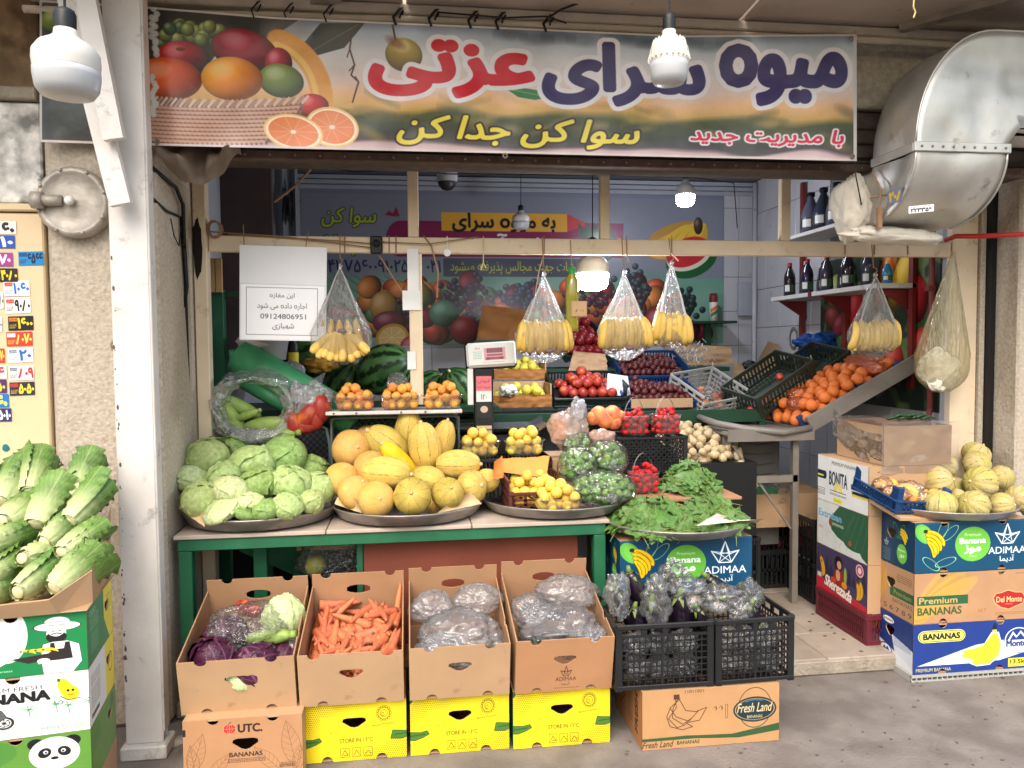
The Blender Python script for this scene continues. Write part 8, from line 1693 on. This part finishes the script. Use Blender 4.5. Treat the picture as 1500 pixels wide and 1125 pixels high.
# crates and carton in the aisle
p = W(1100, 778, Y=4.45); carton('tan_carton', 'tan carton with a bag on top standing in the aisle', (2.02, 4.35, .50), .5, .4, .2, nt=(), nb=())
for (x, y, z, lab, w_) in [(2.14, 4.6, .08, 'black crate in the aisle under the tan carton', .5), (2.5, 4.28, .08, 'black crate at the bottom of the aisle stack', .36), (2.5, 4.28, .335, 'black crate of red fruit on top of the aisle stack', .36), (2.16, 4.62, .30, 'black crate behind in the aisle holding the tan carton', .5)]:
    t = crate('black_crate', lab, (x, y+.1, z), w_, .42, .24 if z != .30 else .19, m_blackcrate, pat='slots', cell=.03, bar=.008, rim=.03)
    if z > .1: heap(ME['apple'], 'apple', 'dark red apple in the %s' % ('top aisle crate' if x > 2.3 else 'rear aisle crate'), 'apple', 'apples in the %s' % ('top aisle crate' if x > 2.3 else 'rear aisle crate'), wm(t), w_-.04, .38, .01, .035, 40, dome=.02, seed=int(x*10), hh=.12)
o = bagmesh((.17, .1, .07), .3, 1.8, seed=191).build('clear_bag', F_BAG, smooth=True, loc=tuple(W(1128, 725, Y=4.45))); tag(o, 'crumpled clear bag on the tan carton in the aisle', 'bag')
# shelf with bottles on the right wall
sh_ = thing('wall_shelf', 'white shelf with red brackets and red uprights on the right wall', 'shelf', (3.0, 4.2, 1.93))
b = MB(); b.box(-.26, 0, .05, 1.4, 0, .03, .003); b.build('board', m_white, sh_); 
for y in (.1, .75, 1.35): b = MB(); b.add([(-.22, y, 0), (0, y, 0), (0, y, -.14), (-.22, y+.012, 0), (0, y+.012, 0), (0, y+.012, -.14)], [(0, 2, 1), (3, 4, 5), (0, 1, 4, 3), (1, 2, 5, 4), (2, 0, 3, 5)]); b.build('bracket', m_red, sh_)
for y in (.05, .76, 1.36): b = MB(); b.box(-.03, -.005, y, y+.04, -.6, .9); b.build('upright', m_red, sh_)
b = MB(); b.box(-.27, -.255, .8, .83, .0, .035); b.build('price_clip', m_red, sh_)
sh2 = thing('wall_shelf', 'upper white shelf with detergent bottles on the right wall', 'shelf', (3.0, 4.2, 2.36)); b = MB(); b.box(-.26, 0, .05, 1.2, 0, .025, .003); b.build('board', m_white, sh2); b = MB(); b.box(-.2, 0, .5, .512, -.1, 0); b.build('bracket', m_red, sh2)
cvb = Canvas(160, 90, (60, 60, 60)); cvb.ell(40, 45, 30, 30, (220, 220, 216)); cvb.ell(40, 45, 20, 22, (40, 50, 40)); cvb.rect(84, 10, 108, 80, (226, 226, 220)); cvb.rect(116, 10, 150, 80, (60, 110, 60)); m_lab = cvb.material('bottle label print', .4)
def bottle(loc, r_, h, col, cap, label, group=None, jug=False):
    t = thing('bottle', label, 'bottle', loc, group=group); b = MB(); prof = [(.001, 0), (r_, .005), (r_, h*.55), (r_*.9, h*.66), (r_*.4, h*.85), (r_*.36, h*.93), (.001, h*.93)] if not jug else [(.001, 0), (r_, .005), (r_, h*.4), (r_*.75, h*.6), (r_*.3, h*.86), (r_*.3, h*.93), (.001, h*.93)]
    b.lathe(prof, 18); b.build('body', mat('bottle liquid %d %d %d' % col, col, .2, spec=.6), t, True); b = MB(); b.lathe([(r_*1.01, h*.12), (r_*1.01, h*.36)], 18); b.build('label_band', m_lab, t, True); b = MB(); b.lathe([(r_*.4, h*.9), (r_*.4, h), (.001, h)], 12); b.build('cap', mat('cap %d' % cap[0], cap, .4), t, True); return t
for i in range(8): bottle((2.84+.06*(i % 2), 5.5-.13*i, 1.962), .042, .25, [(36, 30, 34), (60, 56, 70), (40, 34, 60)][i % 3], [(170, 40, 40), (200, 190, 180)][i % 2], '%s soft drink bottle on the middle shelf, number %s from the back corner' % (['dark brown', 'purplish grey', 'deep violet'][i % 3], ['one', 'two', 'three', 'four', 'five', 'six', 'seven', 'eight'][i]), 'soft drink bottles on the middle shelf')
for i in range(5): bottle((2.84, 5.2-.17*i, 2.387), .07, .29, [(90, 92, 110), (50, 54, 66)][i % 2], (30, 28, 34), '%s detergent bottle on the upper shelf, %s from the back corner' % (['pale grey', 'dark grey'][i % 2], ['first', 'second', 'third', 'fourth', 'fifth'][i]), 'detergent bottles on the upper shelf', True)
t = bottle((2.84, 4.3, 1.962), .03, .13, (60, 140, 180), (220, 220, 220), 'small blue bottle at the near end of the middle shelf')
b = MB(); b.tube([(2.97, 4.08, 1.2), (2.97, 4.08, 2.3)], .016, 8); b.tube([(2.9, 4.05, .95), (2.97, 4.08, 1.22)], .016, 8); b.box(2.94, 2.98, 4.06, 4.1, 1.9, 1.93); tag(b.build('red_frame_pole', m_red, smooth=False), 'red steel pole beside the right cream post', 'pole')
b = MB()
for k_ in range(6): b.tube([(3.004, 5.75+.06*cos(t_*.63), 1.66+.08*sin(t_*.63)-.004*k_) for t_ in range(11)], .004, 5, cap=False)
tag(b.build('wire_coil', mat('dull wire coil', (120, 116, 110), .5), smooth=True), 'coil of wire hanging on the tiled wall under the shelf', 'coil')
ws = thing('corner_shelf', 'small dark green shelf in the back right corner', 'shelf', tuple(W(1030, 470, Y=6.2))); b = MB(); b.box(-.3, .3, 0, .25, -.02, 0); b.build('board', m_dgreen, ws); b = MB(); b.box(.06, .11, .1, .15, -.3, -.02); b.build('bracket', m_dgreen, ws)
sp = thing('spray_can', 'spray can with coloured stripes on the corner shelf', 'can', (ws.location.x+.13, ws.location.y+.1, ws.location.z+.001)); b = MB(); b.lathe([(.001, 0), (.035, 0), (.035, .19), (.001, .2)], 16); b.build('body', mat('white enamel can', (220, 216, 206), .4), sp, True); b = MB(); b.lathe([(.036, .16), (.036, .2), (.03, .235), (.001, .235)], 16); b.build('cap', m_red, sp, True)
b = MB(); b.grid(lambda u, v: (.0362*cos(-2.6+2.2*u), .0362*sin(-2.6+2.2*u), .03+.05*u+.03*v), 10, 1); b.build('stripe', mat('green stripe', (60, 120, 60), .5), sp); b = MB(); b.grid(lambda u, v: (.0362*cos(-2.6+2.2*u), .0362*sin(-2.6+2.2*u), .07+.05*u+.03*v), 10, 1); b.build('stripe', mat('orange stripe', (220, 110, 40), .5), sp)

# ================================================================== SCALE
sc_t = thing('shop_scale', 'electronic price scale with a tall column and steel platform', 'scale', (pxX(709, 600, 4.0), 4.0, 1.03))
b = MB(); b.box(-.05, .05, .0, .045, .0, .46, .004); b.build('column', m_black, sc_t)
hd = MB(); hd.T = Matrix.Translation((.045, -.02, .47)) @ Matrix.Rotation(R_(-3), 4, 'Y') @ Matrix.Rotation(R_(-8), 4, 'X'); hd.box(-.13, .13, -.0, .06, 0, .13, .012); hd.build('display_head', mat('scale casing', (206, 206, 204), .4), sc_t)
hd = MB(); hd.T = Matrix.Translation((.045, -.02, .47)) @ Matrix.Rotation(R_(-3), 4, 'Y') @ Matrix.Rotation(R_(-8), 4, 'X'); hd.box(-.136, .136, .03, .07, -.008, .138, .014); hd.build('head_back', m_black, sc_t)
s = MB(); s.T = Matrix.Translation((.045, -.02, .47)) @ Matrix.Rotation(R_(-3), 4, 'Y') @ Matrix.Rotation(R_(-8), 4, 'X'); s.quad((-.12, -.002, .012), (.12, -.002, .012), (.12, -.002, .12), (-.12, -.002, .12)); s.build('face_plate', P_display(), sc_t)
cvs = Canvas(80, 170, (226, 224, 222)); cvs.rect(0, 0, 80, 60, (222, 120, 130)); cvs.text('فروش', 40, 20, 20, (150, 40, 60), fit=60); cvs.text('میوه تازه', 40, 45, 16, (150, 40, 60), fit=66); cvs.text('۱۲۰', 40, 84, 22, (60, 60, 60)); cvs.rect(0, 104, 80, 170, (44, 42, 44)); cvs.ell(40, 134, 20, 14, (200, 180, 160))
s = MB(); s.quad((-.04, -.003, .2), (.04, -.003, .2), (.04, -.003, .42), (-.04, -.003, .42)); s.build('column_sticker', cvs.material('column sticker print', .4), sc_t); s = MB(); s.quad((-.04, -.003, .1), (.04, -.003, .1), (.04, -.003, .16), (-.04, -.003, .16)); s.build('paper_label', mat('tan label', (200, 176, 140), .7), sc_t)
s = MB(); s.box(-.085, -.055, -.005, 0, .27, .46, .004); s.build('side_card', mat('white card', (226, 224, 222), .7), sc_t)
b = MB(); b.grid(lambda u, v: ((-.32+.68*u), -.02+.34*v, .115+.035*max(0, abs(2*u-1)-.8)/.2+.03*(max(0, abs(2*v-1)-.7)/.3)), 40, 14); b.build('platform', mat('brushed steel pan', (168, 170, 172), .25, metal=.9, var=.08), sc_t, True)
b = MB(); b.box(-.26, .3, .0, .3, .0, .108, .006); b.build('body', m_black, sc_t)

# ================================================================== HUNG ON THE RAIL
cw = MB(); nb1 = thing('notice_board', 'white hanging board with a printed shop notice', 'notice board', tuple(W(415, 430, Y=3.87)), rot=(0, R_(1.5), 0))
NB = .5*120*3.87/F_PX*.995; NH = .5*133*3.87/F_PX
s = MB(); s.grid(lambda u, v: ((2*u-1)*NB, .004*sin(u*pi*2)*(v), (2*v-1)*NH), 8, 8, uvs=True); s.build('printed_face', P_notice(), nb1, True); b = MB(); b.box(-NB, NB, .006, .012, -NH, NH, .004); b.build('backing', m_white, nb1)
b = MB(); b.tube([(-NB*.9, .0, NH), (-NB*.95, .03, NH+.1)], .0025, 5); b.tube([(NB*.5, .0, NH*.95), (NB*.55, .03, NH+.08)], .0025, 5); b.build('hanging_wire', m_rope, nb1)
HG = [(500, 398, 490, 42, 43, 3.86, 'banana bag hanging at the left beside the notice board', 'left', 10), (797, 406, 492, 41, 40, 3.86, 'banana bag hanging left of the oil bottle', 'second', 11), (914, 402, 487, 39, 42, 3.86, 'banana bag hanging right of the lit bulb', 'third', 11), (983, 388, 478, 28, 36, 3.86, 'small banana bag hanging fourth from the left', 'fourth', 7), (1280, 402, 490, 41, 38, 3.86, 'banana bag hanging at the right in front of the oranges', 'right', 10)]
for k_, (x, ytop, yc, hw, hh, Y, lab, w_, n) in enumerate(HG):
    p = W(x, yc, Y=Y); s_ = ppm(Y); rw = hw*s_*1.02; top = (yc-ytop)*s_; bot = hh*s_
    t = thing('banana_bag', lab, 'bag of bananas', tuple(p), group='banana bags hanging from the rail')
    def bagf(u, v, k_=k_, rw=rw, top=top, bot=bot):
        a = 2*pi*u; z = -bot+(top+bot)*v; tt = min(1, max(0, z/top))
        if z < 0: r_ = rw*(1-(abs(z)/bot)**3.2*.8)
        else: r_ = rw*(1-tt)**1.12+.006
        fol = 1+(.02+.16*tt)*sin(a*13+k_)+.05*nz3(cos(a)*3, sin(a)*3, z*9+k_)
        return (r_*cos(a)*fol+.006*sin(z*30+k_)*tt, r_*sin(a)*.62*fol, z)
    b = MB(); b.grid(bagf, 104, 30, wrapu=True); b.build('film', F_BAN, t, True)
    for sx in (-1, 1):   # gathered handle strands
        b = MB(); pts = [(sx*rw*(.75*(1-q/9)**.9), -.012-.02*(1-q/9), top*(.1+.93*q/9)) for q in range(10)]; b.tube(pts, [.006*(1-.5*q/9) for q in range(10)], 5); b.build('handle', film('gathered film', (240, 238, 234), body=.55, gloss=.4, scale=20, milky=.3), t, True)
    b = MB(); b.tube([(0, 0, top), (.004, -.003, top+.02), (-.003, 0, top+.03)], [.008, .012, .004], 6); b.build('knot', F_FROST, t, True)
    b = MB(); b.tube([(0, 0, top+.02), (.008, -.01, top+.035), (.012, 0, top+.05), (0, .01, top+.06)], .002, 5); b.tube([(.0, .01, top+.055), (.0, .035, 2.16-p.z)], .003, 5); b.build('hook', m_rope, t)
    rr = random.Random(k_+5); hd_ = Vector((p.x, p.y, p.z))
    L = .155
    for i in range(n):   # one hand of bananas, stalks up or down
        u = (i+.5)/n; dn = k_ in (0,); xx = (u-.5)*2*rw*.80
        inst(BAN, 'banana', hd_+Vector((xx*(.35 if dn else 1.05), -.05+.03*abs(u-.5)+rr.uniform(-.006, .006), (bot*.02 if dn else bot*.55)+rr.uniform(-.008, .008))), (rr.uniform(-.15, .15) if not dn else rr.uniform(-.1, .1), -(u-.5)*(1.9 if dn else -.35), pi+rr.uniform(-.3, .3) if not dn else rr.uniform(-.2, .2)), (L*1.4, L*1.3, L*(.95 if dn else 1.05)), label='yellow banana in the %s hanging bag' % w_, cat='banana', group='bananas in the %s hanging bag' % w_)
        if i % 2 == 0: inst(BAN, 'banana', hd_+Vector((xx*.8, .03, bot*.5)), (rr.uniform(-.15, .15), -(u-.5)*.5, 0), L*1.1, label='yellow banana at the back of the %s hanging bag' % w_, cat='banana', group='bananas at the back of the %s bag' % w_)
    if k_ in (0, 1, 2):
        b = MB(); b.sphere(1, (0, 0, 0), 14, 8, lambda u, v, d: 1+.2*nz3(d.x*3, d.y*3, d.z*3), (.022, .01, .012)); q = b.build('stalk_end', mat('purplish stalk end', (120, 92, 96), .6), t, True); q.location = (.01, -rw*.55, bot*(.1 if k_ == 0 else -.55))
# bag of white packages at the right
p = W(1380, 520, Y=3.8); t = thing('hanging_bag', 'yellowed plastic bag with white packages hanging on the right cream post', 'bag', tuple(p))
def yb(u, v):
    a = 2*pi*u; z = -.2+.75*v; tt = min(1, max(0, (z+.02)/.57)); r_ = .15*(1-max(0, -(z+.06)/.14)**2.5*.7) if z < -.02 else .15*(1-tt)**1.1+.01; return (r_*cos(a)*(1+.12*tt*sin(a*11))+.1*max(0, z)*1.0, r_*.6*sin(a)*(1+.1*sin(a*9)*tt), z)
b = MB(); b.grid(yb, 80, 26, wrapu=True); b.build('film', F_YEL, t, True)
b = bagmesh((.12, .07, .115), .3, 1.3, seed=201, nu=30, nv=18); q = b.build('white_package', mat('folded white plastic', (236, 230, 212), .4, bump=.3, bscale=20), t); q.location = (-.02, -.01, -.08)
# oil bottle with price tag
t = thing('oil_bottle', 'bottle of yellow oil with a green cap hanging by a string', 'bottle', tuple(W(838, 486, Y=3.87)))
b = MB(); b.lathe([(.001, 0), (.032, .004), (.034, .03), (.031, .12), (.034, .14), (.034, .22), (.03, .27), (.014, .295), (.014, .305), (.001, .305)], 22); m_oil = mat('yellow oil', (150, 142, 40), .08, var=.1, spec=.8, coat=.6); b.build('body', m_oil, t, True)
b = MB(); b.lathe([(.018, .295), (.019, .325), (.001, .326)], 14); b.build('cap', mat('bright green cap', (40, 150, 60), .4), t, True)
b = MB(); b.box(-.012, .07, -.04, -.036, .075, .155, .003); b.build('price_tag', m_kraft, t); b = MB(); b.tube([(0, 0, .32), (0, .03, .47)], .003, 5); b.build('string', m_rope, t)
cvt = Canvas(64, 64, (200, 160, 120)); cvt.text('۸۰۰', 34, 40, 16, (40, 40, 50), fit=40); s = MB(); s.quad((-.008, -.0415, .08), (.066, -.0415, .08), (.066, -.0415, .15), (-.008, -.0415, .15)); s.build('tag_print', cvt.material('price tag print', .7), t)
for (x, y0, y1, lab) in [(655, 346, 370, 'white paper heart hanging on the cream rail'), (708, 346, 385, 'yellow string with a tuft hanging on the cream rail')]:
    a = W(x, y0, Y=3.92); c_ = W(x, y1, Y=3.9); b = MB(); b.tube([a, c_], .0025, 5)
    if x == 655: b.sphere(.018, tuple(c_), 10, 6, None, (1, .2, 1.1))
    else:
        for k_ in range(5): b.tube([c_, c_+Vector((rnd(.02), -.005, -.03-rnd(.01)))], .003, 4)
    tag(b.build('hanging_tag' if x == 655 else 'string_tuft', mat('yellow string', (206, 190, 130), .8) if x != 655 else mat('white card', (226, 224, 222), .7)), lab, 'tag' if x == 655 else 'string')
b = MB(); b.tube([W(797, 372, Y=3.9), W(790, 395, Y=3.88), W(784, 430, Y=3.88)], .003, 5); b.tube([W(918, 372, Y=3.9), W(921, 384, Y=3.88)], .004, 5); b.tube([W(984, 371, Y=3.9), W(994, 382, Y=3.88)], .004, 5); tag(b.build('string_ends', mat('pinkish string', (196, 150, 130), .8)), 'loose pinkish string ends under the rail by the banana bags', 'string')
for x in (505, 570, 580, 797, 918, 984, 1238, 1281, 1330):
    b = MB(); a = W(x, 345, Y=3.925); c_ = W(x, 373, Y=3.925); b.tube([a, c_], .0028, 5); o = b.build('rail_string', m_rope); tag(o, 'string loop round the cream rail', 'string', 'string loops round the rail')
# debris on the step
for i in range(16):
    b = MB(); q = Vector((rnd(1.6, 2.3), rnd(3.3, 4.2), 0)); z = .084 if q.y > 3.44 else .004
    b.sphere(.008, (0, 0, 0), 6, 4, lambda u, v, d: 1+.5*nz3(d.x*4+i, d.y*4, d.z*4), (1.4, 1, .3)); o = b.build('litter', mat('dry litter', (96, 84, 66), .9), loc=(q.x, q.y, z)); tag(o, 'tiny dry scrap on the ground by the doorway', 'litter', 'scraps on the ground')
sp_ = MB(); rr = random.Random(77)
for i in range(260):
    x, y = rr.uniform(.8, 3.4), rr.uniform(1.9, 3.36); r_ = rr.uniform(.002, .007); sp_.sphere(r_, (x, y, r_*.3), 5, 3, None, (rr.uniform(.7, 2), rr.uniform(.7, 1.6), .4))
kind(sp_.build('street_grit', mat('street grit', (92, 84, 74), .9, var=.4, vscale=30)), 'stuff')
